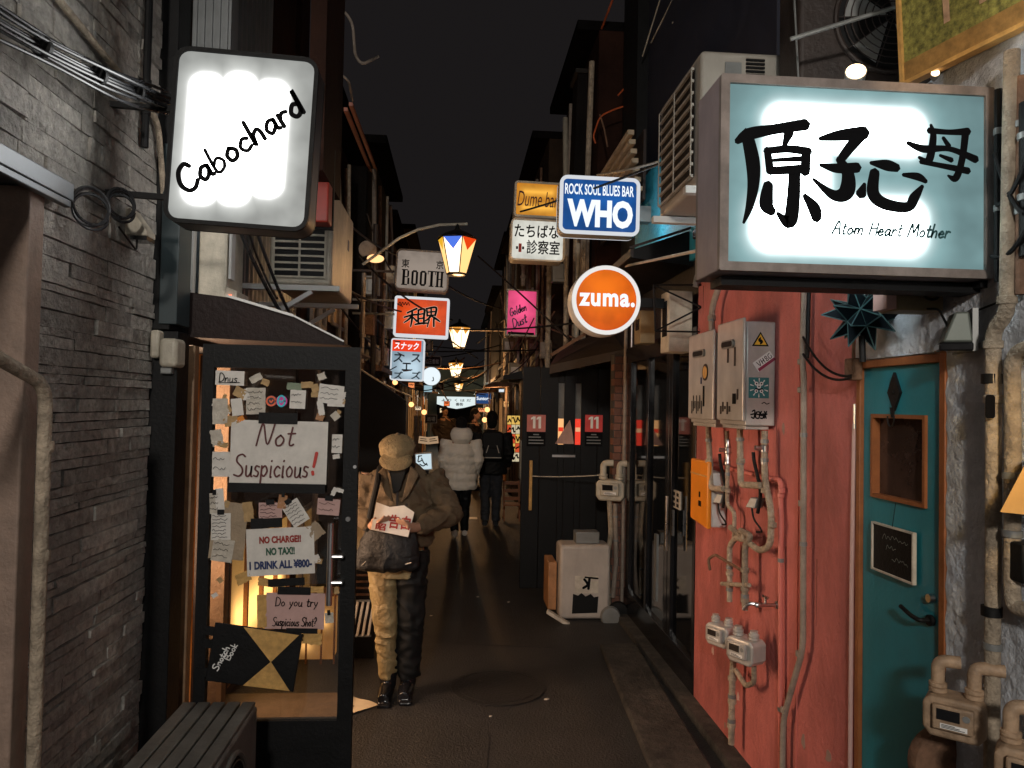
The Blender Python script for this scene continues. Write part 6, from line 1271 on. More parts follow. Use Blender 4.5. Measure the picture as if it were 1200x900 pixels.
for nm, add, yy, mm in (('outline', 5.6, .0028, lit('glowwhite', (1, .70, .52), .55)), ('lettering', 2.6, .0012, 'ink')):
    b = MB()
    for q, st in enumerate(ZK): b.stroke([at(400 + cx / 3.913, 200 + cy / 3.913) + ((ww + add) / 3.913 * k,) for cx, cy, ww in st], .01, yy - .00005 * q, .0008)
    b.build(nm, mm, t)
b = MB(); x, z_ = at(467, 357); b.stroke([(x + i * 1.6 * k, z_ + (i % 2) * 3.2 * k) for i in range(9)], .9 * k, .001); b.build('small_lettering', 'ink', t); b = MB(); x0, z0 = at(450, 384); b.box(x0, .04, z0, x0 + 9.5 * k, .12, z0 + 20 * k); b.build('mounting_arm', 'cream', t)
# snack sign
t, k, at = lightbox('sign', 'pale blue lightbox with a red top band and katakana lettering', 456.5, 397, 496, 446, 9.0, .16, RIM, lit('suez_panel', (.62, .80, .92), .75, [(.05, .15, .14, .12, .1, .2)], .48, (.42, .58, .72)), 1.6, 1.2, 3)
x0, z0 = at(458.5, 411); x1, z1 = at(494, 399.5); MB().box(x0, -.002, z0, x1, .0035, z1).build('red_band', lit('redband', (1, .06, .015), .75), t); x0, z0 = at(462, 409); x1, z1 = at(491, 402); MB().text('スナック', x0, z0, x1, z1, -.003, bold=.03, shear=.15).build('lettering', MW, t)
b = MB()
for s_, u, v in (('ス', 461, 424), ('ス', 482, 424), ('エ', 471, 434), ('ズ', 461, 444), ('ズ', 482, 444)): x0, z0 = at(u, v); b.text(s_, x0, z0, x0 + 10.5 * k, z0 + 9 * k, .002, bold=.03)
b.build('lettering', mat('inksteel', (.02, .08, .14), .5), t)
# smaller far signs
t, k, at = lightbox('sign', 'small dark sign with a white rim beside the snack sign', 496, 417, 517, 430, 10.6, .08, 'cream', 'black', .9, 0, 2.5); x0, z0 = at(499, 426); x1, z1 = at(514, 421); MB().text('山三香館', x0, z0, x1, z1, .002).build('lettering', 'white', t)
c = P(505.5, 441, 11.4); k = 11.4 / FPX; t = thing('sign', 'glowing white round sign behind the snack sign', 'sign', c); MB().lathe([(10.5 * k, -.01), (10.5 * k, .1)], (0, 0, 0), 'y', 32).build('panel', lit('roundwhite', (.85, .95, 1), .85), t); MB().lathe([(10.9 * k, -.004), (11.2 * k, .0), (11.2 * k, .09), (10.9 * k, .094)], (0, .001, 0), 'y', 32).build('housing', 'whitemetal', t); b = MB(); b.stroke([(2 * k, -1 * k), (2.6 * k, -4.6 * k), (1 * k, -5.4 * k)], 1.0 * k, -.012); b.build('lettering', 'ink', t)
t, k, at = lightbox('sign', 'pale blue square sign under the glowing white round one', 496, 451, 507, 460, 11.8, .08, 'greymetal', lit('smallblue', (.5, .75, .85), .55), .8)
t, k, at = lightbox('sign', 'small brown board on a thin post by the hanging bulbs', 498, 486, 512, 496, 12.2, .05, 'darkinsul', 'darkbrown', .8); x0, z0 = at(500, 493.5); x1, z1 = at(510, 488.5); MB().text('酒場', x0, z0, x1, z1, .002, bold=.02).build('lettering', 'cream', t); b = MB(); b.tube([(0, .03, -.36), (0, .03, 0)], .012, 6); b.build('post', 'darkinsul', t)
t, k, at = lightbox('sign', 'small dark sign on the tan building under the round white sign', 511, 448, 520, 457, 14, .06, 'darkinsul', 'black', .7); x0, z0 = at(513, 454.5); x1, z1 = at(518.5, 450.5); MB().text('味', x0, z0, x1, z1, .002, bold=.02).build('lettering', 'cream', t)
Y = 31.5; k = Y / FPX; c = P(534.5, 480, Y); t = thing('banner_gate', 'white lit banner board with tiny lettering across the far alley end', 'banner', c); b = MB(); b.prism([(-22.5 * k, 15 * k), (-22.5 * k, 6 * k), (-10 * k, 2.5 * k), (0, .8 * k), (10 * k, 2.5 * k), (22.5 * k, 6 * k), (22.5 * k, 15 * k)], -.04, .04, 'xz'); b.build('board', lit('bannerpanel', (.80, .92, .92), .78), t, smooth=False)
MB().text('よりくはだ', -17 * k, 9.5 * k, 17 * k, 12.5 * k, -.042, bold=.02, sp=1.6).build('lettering', 'ink', t); MB().text('番街', -.5 * k, 4.6 * k, 8 * k, 8 * k, -.042, bold=.03).build('lettering', 'ink', t)
t, k, at = lightbox('sign', 'small navy sign with white lettering beside the white banner gate', 557, 460, 576, 474, 24, .12, 'cream', lit('navysign', (.03, .10, .30), .5), 1); x0, z0 = at(558.5, 470); x1, z1 = at(574.5, 465); MB().text('Suntory', x0, z0, x1, z1, .002, bold=.02).build('lettering', MW, t)
c = P(574, 460, 25); k = 25 / FPX; t = thing('sign', 'glowing white round sign with a teal ring near the banner gate', 'sign', c); MB().lathe([(6.3 * k, -.02), (6.3 * k, .1)], (0, 0, 0), 'y', 28).build('panel', lit('ringwhite', (.85, .97, 1), .9), t); b = MB(); b.tube([(4.6 * k * math.cos(a_), -.024, 4.6 * k * math.sin(a_)) for a_ in [R(x) for x in range(0, 361, 20)]], .7 * k, 6); b.build('ring_print', mat('ringteal', (.02, .30, .34), .5), t)
# standing signs and posters at street level
t, k, at = lightbox('standing_sign', 'glowing white standing sign with brush lettering behind the man in the cap', 487, 531, 507, 551, 8.7, .12, 'whitemetal', lit('standlit', (.70, .86, .92), .72), 1, -4); b = MB()
for st in ([(490, 535), (494, 534)], [(491, 534), (490, 541), (495, 539)], [(494, 537), (497, 543), (501, 545)], [(492, 544), (496, 546), (500, 543)]): b.stroke([at(u, v) + (1.3 * k,) for u, v in st], .01, .003)
b.build('lettering', 'ink', t); MB().box(-.05, .02, -.62, .05, .1, -.002).build('stand', 'black', t)
for u, v, r_, lb in ((496, 516, 6, 'left hand folded paper menu above the glowing standing sign'), (508, 516, -7, 'right hand folded paper menu above the glowing standing sign')):
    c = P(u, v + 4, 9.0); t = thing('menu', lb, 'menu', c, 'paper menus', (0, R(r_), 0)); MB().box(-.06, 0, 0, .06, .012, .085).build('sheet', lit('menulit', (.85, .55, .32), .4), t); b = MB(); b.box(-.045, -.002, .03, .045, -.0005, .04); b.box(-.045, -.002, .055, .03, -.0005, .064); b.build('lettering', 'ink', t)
for u, v, Y, lb in ((482, 474, 13, 'upper warm bulb hanging over the dark board'), (497, 483, 14, 'lower warm bulb hanging near the brown board'), (463, 448, 10, 'small warm bulb under the snack sign'), (575, 486, 17, 'warm bulb beside the head of the man with the backpack'), (568, 492, 18, 'second warm bulb lower beside the backpack man'), (571, 480, 22, 'distant warm bulb above the backpack man')):
    t = thing('bulb_lamp', lb, 'lamp', P(u, v, Y), 'small warm bulbs'); MB().ball((0, 0, 0), .045 * Y / 13).build('bulb', M.setdefault('bulb', lit('bulb', (1, .45, .16), 2.2)), t); MB().tube([(0, 0, .04 * Y / 13), (0, 0, .14)], .012, 6).build('socket', 'black', t)
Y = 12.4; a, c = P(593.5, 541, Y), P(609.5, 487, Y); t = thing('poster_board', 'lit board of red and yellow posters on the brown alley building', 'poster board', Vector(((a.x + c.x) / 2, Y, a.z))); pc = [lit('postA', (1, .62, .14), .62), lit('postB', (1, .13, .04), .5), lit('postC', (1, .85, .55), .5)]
w_, h_ = c.x - a.x, c.z - a.z
for j in range(5):
    for i in range(3):
        m = pc[(0 if j > 3 else 1 if (i + j) % 3 == 0 else 2 if (i * 2 + j) % 3 else 0)]
        p = MB(); p.box(-w_ / 2 + w_ * i / 3 + .004, 0, h_ * j / 5 + .004, -w_ / 2 + w_ * (i + 1) / 3 - .003, .01, h_ * (j + 1) / 5 - .004); p.build('poster', m, t)
        p = MB(); p.stroke([(-w_ / 2 + w_ * (i + q) / 3, h_ * (j + r_) / 5) for q, r_ in ((.2, random.uniform(.2, .8)), (.45, random.uniform(.2, .8)), (.6, random.uniform(.2, .8)), (.85, random.uniform(.2, .8)))], .022, -.001); p.build('lettering', 'ink', t)
MB().box(-w_ / 2 - .01, .011, -.01, w_ / 2 + .01, .05, h_ + .01).build('board', 'black', t)
t = thing('folding_chair', 'orange slatted folding chair standing by the black plank door', 'chair', P(598, 602, 11.6)); b = MB(); x_, y_ = P(598, 602, 11.6).x, 11.6
for z_ in (.30, .42, .54): MB().box(x_ - .10, y_ - .01, z_, x_ + .12, y_ + .01, z_ + .05).build('back_slat', 'orangewood', t, True)
MB().box(x_ - .11, y_ - .25, .24, x_ + .13, y_ + .0, .265).build('seat', 'orangewood', t, True)
for sx in (-.11, .125): MB().bar((x_ + sx, y_ + .02, .60), (x_ + sx, y_ - .22, .0), .022).build('leg', 'orangewood', t, True); MB().bar((x_ + sx, y_ - .24, .24), (x_ + sx, y_ + .10, 0), .020).build('leg', 'orangewood', t, True)
a, c = P(612, 562, 9.5), P(618, 526, 9.5); b = MB(); b.box(a.x - .03, 9.5, a.z, c.x, 9.7, c.z + .1); solo('wall_box', b, 'cream', 'pale meter box on the tan building by the handle edge of the black plank door', 'meter box', bevel=.01)
for i, (u0, v0, u1, v1, Y, lb) in enumerate(((589, 396, 604, 412, 11.2, 'tan box under the bright pink sign'), (596, 425, 610, 448, 9.8, 'lower tan box over the black plank door'), (618, 398, 630, 411, 10.6, 'small tan box right under the bright pink sign'), (498, 393, 507, 412, 10.4, 'pale box beside the snack sign'))):
    a, c = P(u0, v1, Y), P(u1, v0, Y); t = thing('meter_box', lb, 'meter box', Vector(((a.x + c.x) / 2, Y, a.z)), 'meter boxes along the alley'); MB().box(a.x, Y, a.z, c.x, Y + .2, c.z).build('body', 'boxtan' if False else bpy.data.materials['boxtan'], t, True, bevel=.01); MB().box(a.x + .03, Y - .012, a.z + .03, c.x - .03, Y - .001, c.z - .06).build('cover', 'cream', t, True)
# pipes catching the lantern light on the right hand buildings
for i, (u, v0, v1, Y, r_, m, lb) in enumerate(((641, 262, 460, 8.6, .03, 'insul', 'tan drainpipe right of the white clinic style sign'), (662, 300, 420, 8.0, .022, 'insul', 'thin tan pipe left of the round orange sign'), (613, 300, 335, 10.5, .03, 'insul', 'short tan pipe between the clinic style sign and the pink sign'), (634, 310, 440, 9.3, .018, 'rust', 'rusty pipe beside the bright pink sign'), (606, 395, 480, 10.6, .02, 'darkinsul', 'dark tan pipe below the bright pink sign'), (447, 320, 470, 8.3, .02, 'rust', 'rusty pipe left of the orange red sign'), (424, 320, 425, 7.0, .02, 'darkinsul', 'tan pipe above the dark side board'), (498, 345, 395, 9.9, .02, 'darkinsul', 'short pipe behind the orange red sign'), (486, 487, 560, 11.0, .03, 'darkinsul', 'pale corner pipe beside the dark side board'), (491, 487, 530, 11.6, .02, 'insul', 'thin bright pipe next to the pale corner pipe'))):
    a, c = P(u, v1, Y), P(u, v0, Y); b = MB(); b.tube([a, (a.x, a.y, c.z)], r_, 8)
    for q in (.3, .7): b.lathe([(r_ * 1.05, -.02), (r_ * 1.4, -.015), (r_ * 1.4, .015), (r_ * 1.05, .02)], (a.x, a.y, a.z + (c.z - a.z) * q))
    solo('pipe', b, m, lb, 'pipe')
# canopy between the black door and the round sign
t = thing('canopy', 'dark wooden canopy above the black plank door', 'canopy', P(690, 425, 7.3)); b = MB(); b.add([P(644, 428, 7.0), P(660, 405, 7.6), P(738, 378, 7.2), P(738, 408, 6.6), P(644, 432, 7.0) - Vector((0, 0, .05)), P(660, 412, 7.6) - Vector((0, 0, .05)), P(738, 392, 7.2) - Vector((0, 0, .05)), P(738, 412, 6.6) - Vector((0, 0, .05))], [(0, 1, 2, 3), (7, 6, 5, 4), (0, 4, 5, 1), (1, 5, 6, 2), (2, 6, 7, 3), (3, 7, 4, 0)]); b.build('sheet', 'darkbrown', t, True)
b = MB(); b.bar(P(646, 416, 7.0), P(686, 391, 7.0), .04, .03); b.build('edge_trim', 'rust', t, True)
# dark side board on the left with a pale cord
t = thing('side_board', 'tall dark board standing out from the wall behind the man in the cap', 'board', P(448, 560, 7.1)); a, c = P(418, 640, 7.1), P(476, 470, 7.1); b = MB(); b.prism([(-1.32, .03), (c.x, .03), (c.x, c.z), (a.x, P(418, 432, 7.1).z), (-1.32, P(418, 432, 7.1).z)], 7.1, 7.16, 'xz'); b.build('panel', 'black', t, True); b = MB(); b.tube(sag(P(420, 431, 7.05), P(483, 465, 7.05), .02), .010, 6); b.build('cord', 'cream', t, True)
# overhead wires
WIRES = [(420, 300, 6.5, 530, 375, 9, .10, 'black'), (345, 300, 4.6, 470, 365, 8.0, .05, 'black'), (400, 255, 6, 470, 300, 9, .05, 'black'), (610, 248, 7.2, 790, 185, 4.5, .02, 'black'), (600, 365, 10.8, 690, 402, 7.4, .02, 'rust'), (525, 335, 8.5, 590, 362, 10.9, .04, 'black'), (440, 411, 9, 660, 409, 9.5, .02, 'black'), (500, 405, 12, 680, 412, 12, .05, 'black'), (560, 402, 14, 592, 372, 11, .03, 'black'), (500, 420, 14, 600, 400, 13, .05, 'black'), (525, 385, 10, 720, 372, 6, .05, 'black'), (560, 300, 9.0, 700, 430, 7.1, -.02, 'darkbrown'), (590, 420, 10, 650, 345, 9.2, .02, 'rust'), (598, 440, 10, 650, 365, 9.1, .03, 'rust'), (596, 460, 11, 640, 402, 9, .03, 'darkinsul'), (455, 340, 8.3, 560, 420, 16, .05, 'black'), (430, 250, 8, 460, 320, 8.3, .05, 'darkbrown'), (415, 345, 7.2, 470, 395, 9, .05, 'darkbrown'), (380, 330, 6, 445, 410, 8.2, .06, 'black'), (700, 205, 6.7, 770, 190, 5, .01, 'cream'), (732, 312, 5, 826, 292, 3.2, .0, 'cream')]
WL = ['from the louvred unit across to the orange red sign', 'passing under the louvred unit to the signs', 'above the round speaker to the beige serif sign', 'crossing in front of the amber sign up to the grey unit', 'rusty and short behind the pink sign', 'from the beige serif sign across to the pink sign', 'straight across below the orange red sign', 'straight across just under the middle lantern', 'steep beside the pink sign', 'sagging behind the middle lantern', 'sagging from the red sign to the round orange sign', 'dark brown beyond the round orange sign', 'rusty tangle over the black plank door', 'second rusty tangle over the black plank door', 'tan tangle beside the tan box', 'long, receding past the snack sign', 'brown drop beside the utility post', 'brown drop behind the round speaker', 'loose drop below the louvred unit', 'pale and straight above the blue sign', 'pale and straight under the dark canopy']
for (u0, v0, Y0, u1, v1, Y1, s_, m), lb in zip(WIRES, WL):
    b = MB(); b.tube(sag(P(u0, v0, Y0), P(u1, v1, Y1), s_), .007 + .0006 * max(Y0, Y1) * .5, 6); solo('overhead_wire', b, m, 'overhead wire ' + lb, 'wire', 'overhead wires')

for u0, v0, u1, v1, Y, colr, st_, lb in ((486, 476, 494, 481, 15, (1, .75, .5), .7, 'tiny cream lit sign over the hanging bulbs'), (520, 470, 527, 476, 21, (1, .2, .05), .8, 'tiny red lit sign left of the white banner gate'), (584, 452, 592, 460, 17, (.85, .95, 1), .7, 'tiny white lit sign right of the teal ring sign'), (590, 470, 601, 477, 15, (1, .55, .2), .7, 'tiny orange lit sign above the wall of posters'), (560, 478, 570, 483, 26, (1, .35, .15), .8, 'tiny orange red sign under the navy sign'), (515, 478, 521, 484, 23, (1, .8, .5), .8, 'tiny yellowish lit sign by the far left building'), (441, 446, 452, 456, 9.5, (.7, .45, .25), .35, 'small dim tan sign above the dark side board'), (606, 380, 616, 392, 13, (1, .5, .2), .25, 'small dim amber sign below the clinic style sign'), (478, 448, 486, 455, 11.5, (1, .3, .1), .8, 'tiny red lit sign under the snack sign'), (598, 488, 603, 500, 20, (1, .8, .6), .7, 'tiny pale lit sign at the edge of the poster wall')):
    t, k, at = lightbox('sign', lb, u0, v0, u1, v1, Y, .06, 'darkinsul', lit('tinylit', colr, st_), .6)
    b = MB(); x0, z0 = at(u0 + 1.5, (v0 + v1) / 2); x1, z1 = at(u1 - 1.5, (v0 + v1) / 2 - 1); b.stroke([(x0 + (x1 - x0) * q / 5, z0 + (q % 2) * 1.6 * k) for q in range(6)], .7 * k, .003); b.build('lettering', 'ink', t)

rt = random.Random(21)
for nm, lb, ubox, vbox, yb in (('cable_tangle', 'tangle of thin dark cables over the signs beside the snack sign', (415, 520), (330, 470), (7.5, 13)), ('cable_tangle', 'tangle of rusty cables on the buildings below the bright pink sign', (575, 660), (330, 470), (8.0, 12.5)), ('cable_tangle', 'far tangle of cables in front of the white banner gate', (490, 600), (405, 470), (13, 24))):
    t = thing(nm, lb, 'cables', P(sum(ubox) / 2, vbox[1], yb[0]))
    for i in range(11):
        a, c = P(rt.uniform(*ubox), rt.uniform(*vbox), rt.uniform(*yb)), P(rt.uniform(*ubox), rt.uniform(*vbox), rt.uniform(*yb)); r_ = .0055 * (a.y + c.y) / 14
        b = MB(); b.tube(sag(a, c, rt.uniform(.02, .16)), r_, 5); b.build('cable', 'black' if i % 3 else 'rust', t, True)
for i, (u, v, Y, m, lb) in enumerate(((436, 345, 7.9, 'greymetal', 'grey junction box on the cross arms left of the orange red sign'), (429, 392, 7.4, 'rust', 'rusty junction box above the dark side board'), (447, 428, 8.6, 'cream', 'small pale junction box left of the snack sign'), (640, 420, 9.0, 'darkinsul', 'tan junction box beside the rusty pipe'), (655, 330, 8.0, 'greymetal', 'grey junction box left of the round orange sign'), (628, 448, 10.5, 'cream', 'pale junction box low beside the dark tan pipe'))):
    c = P(u, v, Y); b = MB(); b.box(c.x - .07, c.y, c.z, c.x + .07, c.y + .12, c.z + .2); b.box(c.x - .05, c.y - .012, c.z + .03, c.x + .05, c.y - .001, c.z + .17); solo('junction_box', b, m, lb, 'junction box', bevel=.006)

t = thing('floor_lantern', 'low amber lit lantern box on the ground seen through the glass door', 'lantern', P(366, 800, 5.2)); a, c = P(342, 700, 5.2), P(394, 700, 5.2); t.location = ((a.x + c.x) / 2, 5.2, 0); w_ = (c.x - a.x) / 2  # amber box added for the golden glow and warm ground light
MB().box(-w_ + .012, .004, .03, w_ - .012, .16, a.z).build('shade', lit('floorlamp', (1, .50, .15), 1.3, [(-.05, .18, .05, .10, .04, .10), (.07, .30, .04, .06, .03, .08)], .34, (.75, .30, .07)), t)
for x in (-w_, -w_ * .34, w_ * .34, w_ - .012): MB().box(x, -.006, .0, x + .012, .0035, a.z + .01).build('slat', 'wood', t)
MB().box(-w_ - .01, -.012, a.z + .0105, w_ + .01, .17, a.z + .03).build('lid', 'wood', t)
# ================================================================ people
def hand(b, wrist, d, palm_n, s=1.0, curl=.5):
    """palm, four curled fingers and a thumb as tapered tubes; d: pointing direction, palm_n: palm normal"""
    d = Vector(d).normalized(); pn = Vector(palm_n).normalized(); sd = d.cross(pn).normalized(); w = Vector(wrist)
    b.tube([w - d * .02, w + d * .03 * s, w + d * .085 * s], [.024 * s, .032 * s, .034 * s], 10)
    for i, ln in enumerate((.062, .074, .070, .052)):
        o = w + d * .08 * s + sd * (.030 - .020 * i) * s; dd = (d + pn * curl).normalized(); d2 = (d + pn * curl * 2.4).normalized()
        b.tube([o - d * .02 * s, o + d * .006 * s, o + dd * ln * .5 * s, o + dd * ln * .5 * s + d2 * ln * .5 * s], [.0085 * s, .0092 * s, .0082 * s, .006 * s], 8)
    o = w + d * .025 * s + sd * .030 * s; dd = (d * .7 + sd * .6 + pn * .5).normalized(); b.tube([o - sd * .01, o + dd * .03 * s, o + dd * .03 * s + (d + pn * .5).normalized() * .03 * s], [.012 * s, .0105 * s, .007 * s], 8)
M['skin'] = mat('skin', (.36, .20, .13), .55, var=.1, scale=12)
def head(b, c, s=1.0, tilt=0):
    n = len(b.v)
    b.ball((0, 0, 0), .072 * s, .088 * s, .108 * s, 16); b.ball((0, -.03 * s, -.055 * s), .052 * s, .055 * s, .055 * s, 12); b.tube([(0, -.088 * s, .01 * s), (0, -.108 * s, -.022 * s), (0, -.09 * s, -.034 * s)], [.009 * s, .015 * s, .011 * s], 8)
    for x in (-.074, .074): b.ball((x * s, .004 * s, -.008 * s), .012 * s, .020 * s, .030 * s, 8)
    b.ball((0, -.082 * s, -.062 * s), .024 * s, .009 * s, .007 * s, 8)
    for x in (-.03, .03): b.ball((x * s, -.076 * s, .012 * s), .014 * s, .008 * s, .007 * s, 8)
    b.xf(Matrix.Translation(Vector(c)) @ Matrix.Rotation(tilt, 4, 'X'), n)

# ---------------- man in the cap reading a flyer
base = P(463, 806, 4.62); base.z = 0
man = thing('person', 'person in a tan flat cap and brown jacket standing and reading a flyer', 'person', base)
SH, EL, HL = [(-.185, .01, 1.355), (.185, .01, 1.355)], [(-.235, .0, 1.11), (.315, -.02, 1.12)], [(-.135, -.225, 1.075), (.115, -.235, 1.065)]
b = MB(); head(b, (-.01, -.075, 1.475), 1.0, R(34)); b.tube([(0, .01, 1.33), (-.005, -.02, 1.40), (-.01, -.055, 1.46)], [.07, .055, .055], 12)
b.loft([(0, 0, .78, .13, .095), (0, .0, .9, .16, .11), (0, 0, 1.1, .15, .11), (0, .01, 1.28, .175, .115), (0, .01, 1.36, .14, .09), (0, .01, 1.39, .07, .06)])
for i in (0, 1): b.tube([SH[i], EL[i], HL[i]], [.058, .045, .026], 12); hand(b, HL[i], (.5 if i == 0 else -.5, -.45, .18), (.3 if i == 0 else -.3, .2, .8), 1.0, .55)
LEG = [[(-.095, 0, .84), (-.065, -.035, .46), (-.045, .01, .08)], [(.075, .02, .84), (.070, .03, .46), (.075, .04, .08)]]
for l in LEG: b.tube(l, [.07, .05, .035], 12); b.tube([(l[2][0], l[2][1] + .03, .06), (l[2][0] - .005, l[2][1] - .09, .045)], [.03, .022], 10)
fuse(b, .007, 3).build('body', 'skin', man)
b = MB(); b.loft([(0, .0, .93, .20, .145), (0, 0, .97, .215, .155), (0, 0, 1.02, .205, .15), (0, 0, 1.12, .20, .145), (0, .0, 1.17, .212, .15), (0, .005, 1.24, .205, .145), (0, .01, 1.31, .205, .135), (0, .01, 1.37, .16, .11), (0, .0, 1.42, .085, .085), (0, -.01, 1.445, .08, .08)], 20)
for i in (0, 1):
    s_, e_, h_ = [Vector(q) for q in (SH[i], EL[i], HL[i])]; pts, rs = [], []
    for q in range(6): pts.append(s_.lerp(e_, q / 5)); rs.append((.080 - .010 * q / 5) * (1 + .09 * (q % 2)))
    for q in range(1, 7): pts.append(e_.lerp(h_, q / 6 * .93)); rs.append((.072 - .030 * q / 6) * (1 + .12 * (q % 2)))
    b.tube(pts, rs, 14); b.ball(e_, .072)
M['jacket'] = mat('jacket', (.092, .062, .033), .8, var=.25, scale=14, bump=1.2, bscale=9)
fuse(b, .009, 3, (.013, (9, 16))).build('jacket', 'jacket', man)
b = MB(); b.box(-.008, -.16, 1.0, .006, -.15, 1.36)
for z_ in (1.10, 1.19, 1.28): b.lathe([(.009, -.004), (.009, 0)], (.055, -.158, z_), 'y', 10)
b.build('button', 'darkbrown', man)
b = MB(); b.loft([(0, -.015, 1.36, .10, .095), (0, -.03, 1.40, .095, .095), (0, -.05, 1.43, .085, .09), (0, -.04, 1.455, .07, .07)], 16); b.prism([(-.06, 1.43), (.06, 1.43), (.015, 1.27), (-.025, 1.25)], -.168, -.10, 'xz'); fuse(b, .008, 4).build('scarf', 'rubber', man)
for sg in (-1, 1):
    b = MB(); b.prism([(.075 * sg, 1.425), (.125 * sg, 1.37), (.07 * sg, 1.25), (.022 * sg, 1.20), (.055 * sg, 1.34)], -.182, -.150, 'xz'); fuse(b, .006, 3).build('collar', 'jacket', man)
def leg_cloth(b, pts, rs):
    P_, R_ = [], []
    for i in range(len(pts) - 1):
        for q in range(7):
            t_ = q / 7; P_.append(Vector(pts[i]).lerp(Vector(pts[i + 1]), t_)); R_.append((rs[i] + (rs[i + 1] - rs[i]) * t_) * (1 + .045 * math.sin(q * 2.3 + i * 2)))
    P_.append(Vector(pts[-1])); R_.append(rs[-1]); b.tube(P_, R_, 14)
M['trouser'] = mat('trouser', (.28, .21, .10), .5, var=.16, scale=9, bump=1.8, bscale=8)
b = MB(); b.loft([(-.005, 0, .74, .15, .11), (-.005, 0, .86, .168, .125), (0, 0, .97, .165, .12)], 18)
for l in LEG: leg_cloth(b, [l[0], l[1], (l[2][0], l[2][1], .12)], [.094, .068, .050])
fuse(b, .008, 3, (.011, (10, 12))).build('trousers', 'trouser', man)
b = MB(); leg_cloth(b, [(.085, .0, .90), (.078, .015, .46), (.078, .035, .11)], [.105, .088, .066]); fuse(b, .009, 3, (.012, (10, 12))).build('dark_trouser_leg', 'rubber', man)  # dark tube drawn over the pale trouser leg
b = MB()
for l in LEG:
    x_ = l[2][0]; y_ = l[2][1]; b.tube([(x_, y_ + .0, .30 if x_ < 0 else .22), (x_, y_, .16), (x_, y_ + .005, .06)], [.066, .056, .05], 12); b.tube([(x_, y_ + .05, .045), (x_ - .008, y_ - .06, .046), (x_ - .014, y_ - .165, .038)], [.044, .05, .036], 12); b.box(x_ - .045, y_ - .19, .0, x_ + .035, y_ + .09, .02)
fuse(b, .009, 3).build('boot', 'blackgloss', man)
M['captan'] = mat('captan', (.22, .165, .085), .85, var=.25, scale=25, bump=.8, bscale=90)
M['capbrim'] = mat('capbrim', (.19, .14, .07), .85, var=.25, scale=25, bump=.8, bscale=90)
cp = tag(bpy.data.objects.new('flat_cap', None)); col.objects.link(cp); cp.parent = man
b = MB(); b.ball((-.012, -.105, 1.535), .112, .128, .062, 16); b.ball((-.012, -.11, 1.505), .108, .122, .045, 16); b.xf(Matrix.Translation((-.012, -.1, 1.53)) @ Matrix.Rotation(R(20), 4, 'X') @ Matrix.Translation((.012, .1, -1.53)))
fuse(b, .007, 4).build('crown', 'captan', cp)
b = MB(); b.ball((0, 0, 0), .096, .016, .062, 16); b.xf(Matrix.Translation((-.012, -.205, 1.452)) @ Matrix.Rotation(R(-24), 4, 'X')); b.build('brim', 'capbrim', cp)
MB().ball((-.012, -.095, 1.602), .012).build('cap_button', 'jacket', cp)
M['bagcloth'] = mat('bagcloth', (.010, .010, .011), .6, var=.3, scale=20, bump=1, bscale=14)
bag = thing('shoulder_bag', 'big black shoulder bag hanging in front of the person in the cap', 'bag', base + Vector((-.04, -.18, .80)))
bb_ = MB(); bb_.loft([(-.02, 0, .005, .15, .05), (-.015, -.01, .03, .19, .075), (-.01, -.012, .10, .185, .08), (.0, -.005, .19, .165, .07), (.01, .0, .26, .14, .05), (.01, .0, .275, .12, .035)], 20); fuse(bb_, .009, 4, (.010, (9, 9))).build('bag_body', 'bagcloth', bag)
bb_ = MB(); bb_.loft([(-.005, -.022, .085, .165, .068), (-.002, -.022, .10, .178, .074), (.004, -.014, .19, .166, .068), (.01, -.004, .268, .142, .05), (.01, 0, .281, .12, .036)], 20); fuse(bb_, .010, 4).build('flap', 'bagcloth', bag)
b = MB(); b.bar((-.15, -.07, .05), (-.125, -.072, .075), .012, .004); b.bar((.10, -.084, .06), (.135, -.084, .07), .010, .004); b.build('reflective_tag', 'paper2', bag)
b = MB(); b.tube([Vector(q) for q in ((-.13, -.02, .24), (-.10, -.035, .40), (-.075, -.03, .52), (-.07, .04, .60), (-.05, .17, .63), (-.03, .31, .55))], .018, 8); b.build('strap', 'rubber', bag)
fl = thing('flyer', 'white flyer with red characters held open by the person in the cap', 'flyer', base + Vector((-.02, -.315, 1.055)), None, (R(-28), R(6), 0)); k = 4.3 / FPX
b = MB(); b.prism([(-.115, 0), (.10, -.02), (.115, .13), (.05, .165), (-.03, .145), (-.11, .165)], -.004, 0, 'xz'); b.build('sheet', 'paper', fl, smooth=False); MB().text('告白', -.02, .02, .10, .10, -.005, bold=.04, shear=.0).build('lettering', 'inkred', fl); MB().text('昭', -.09, .0, -.035, .04, -.005, bold=.04).build('lettering', 'inkred', fl)

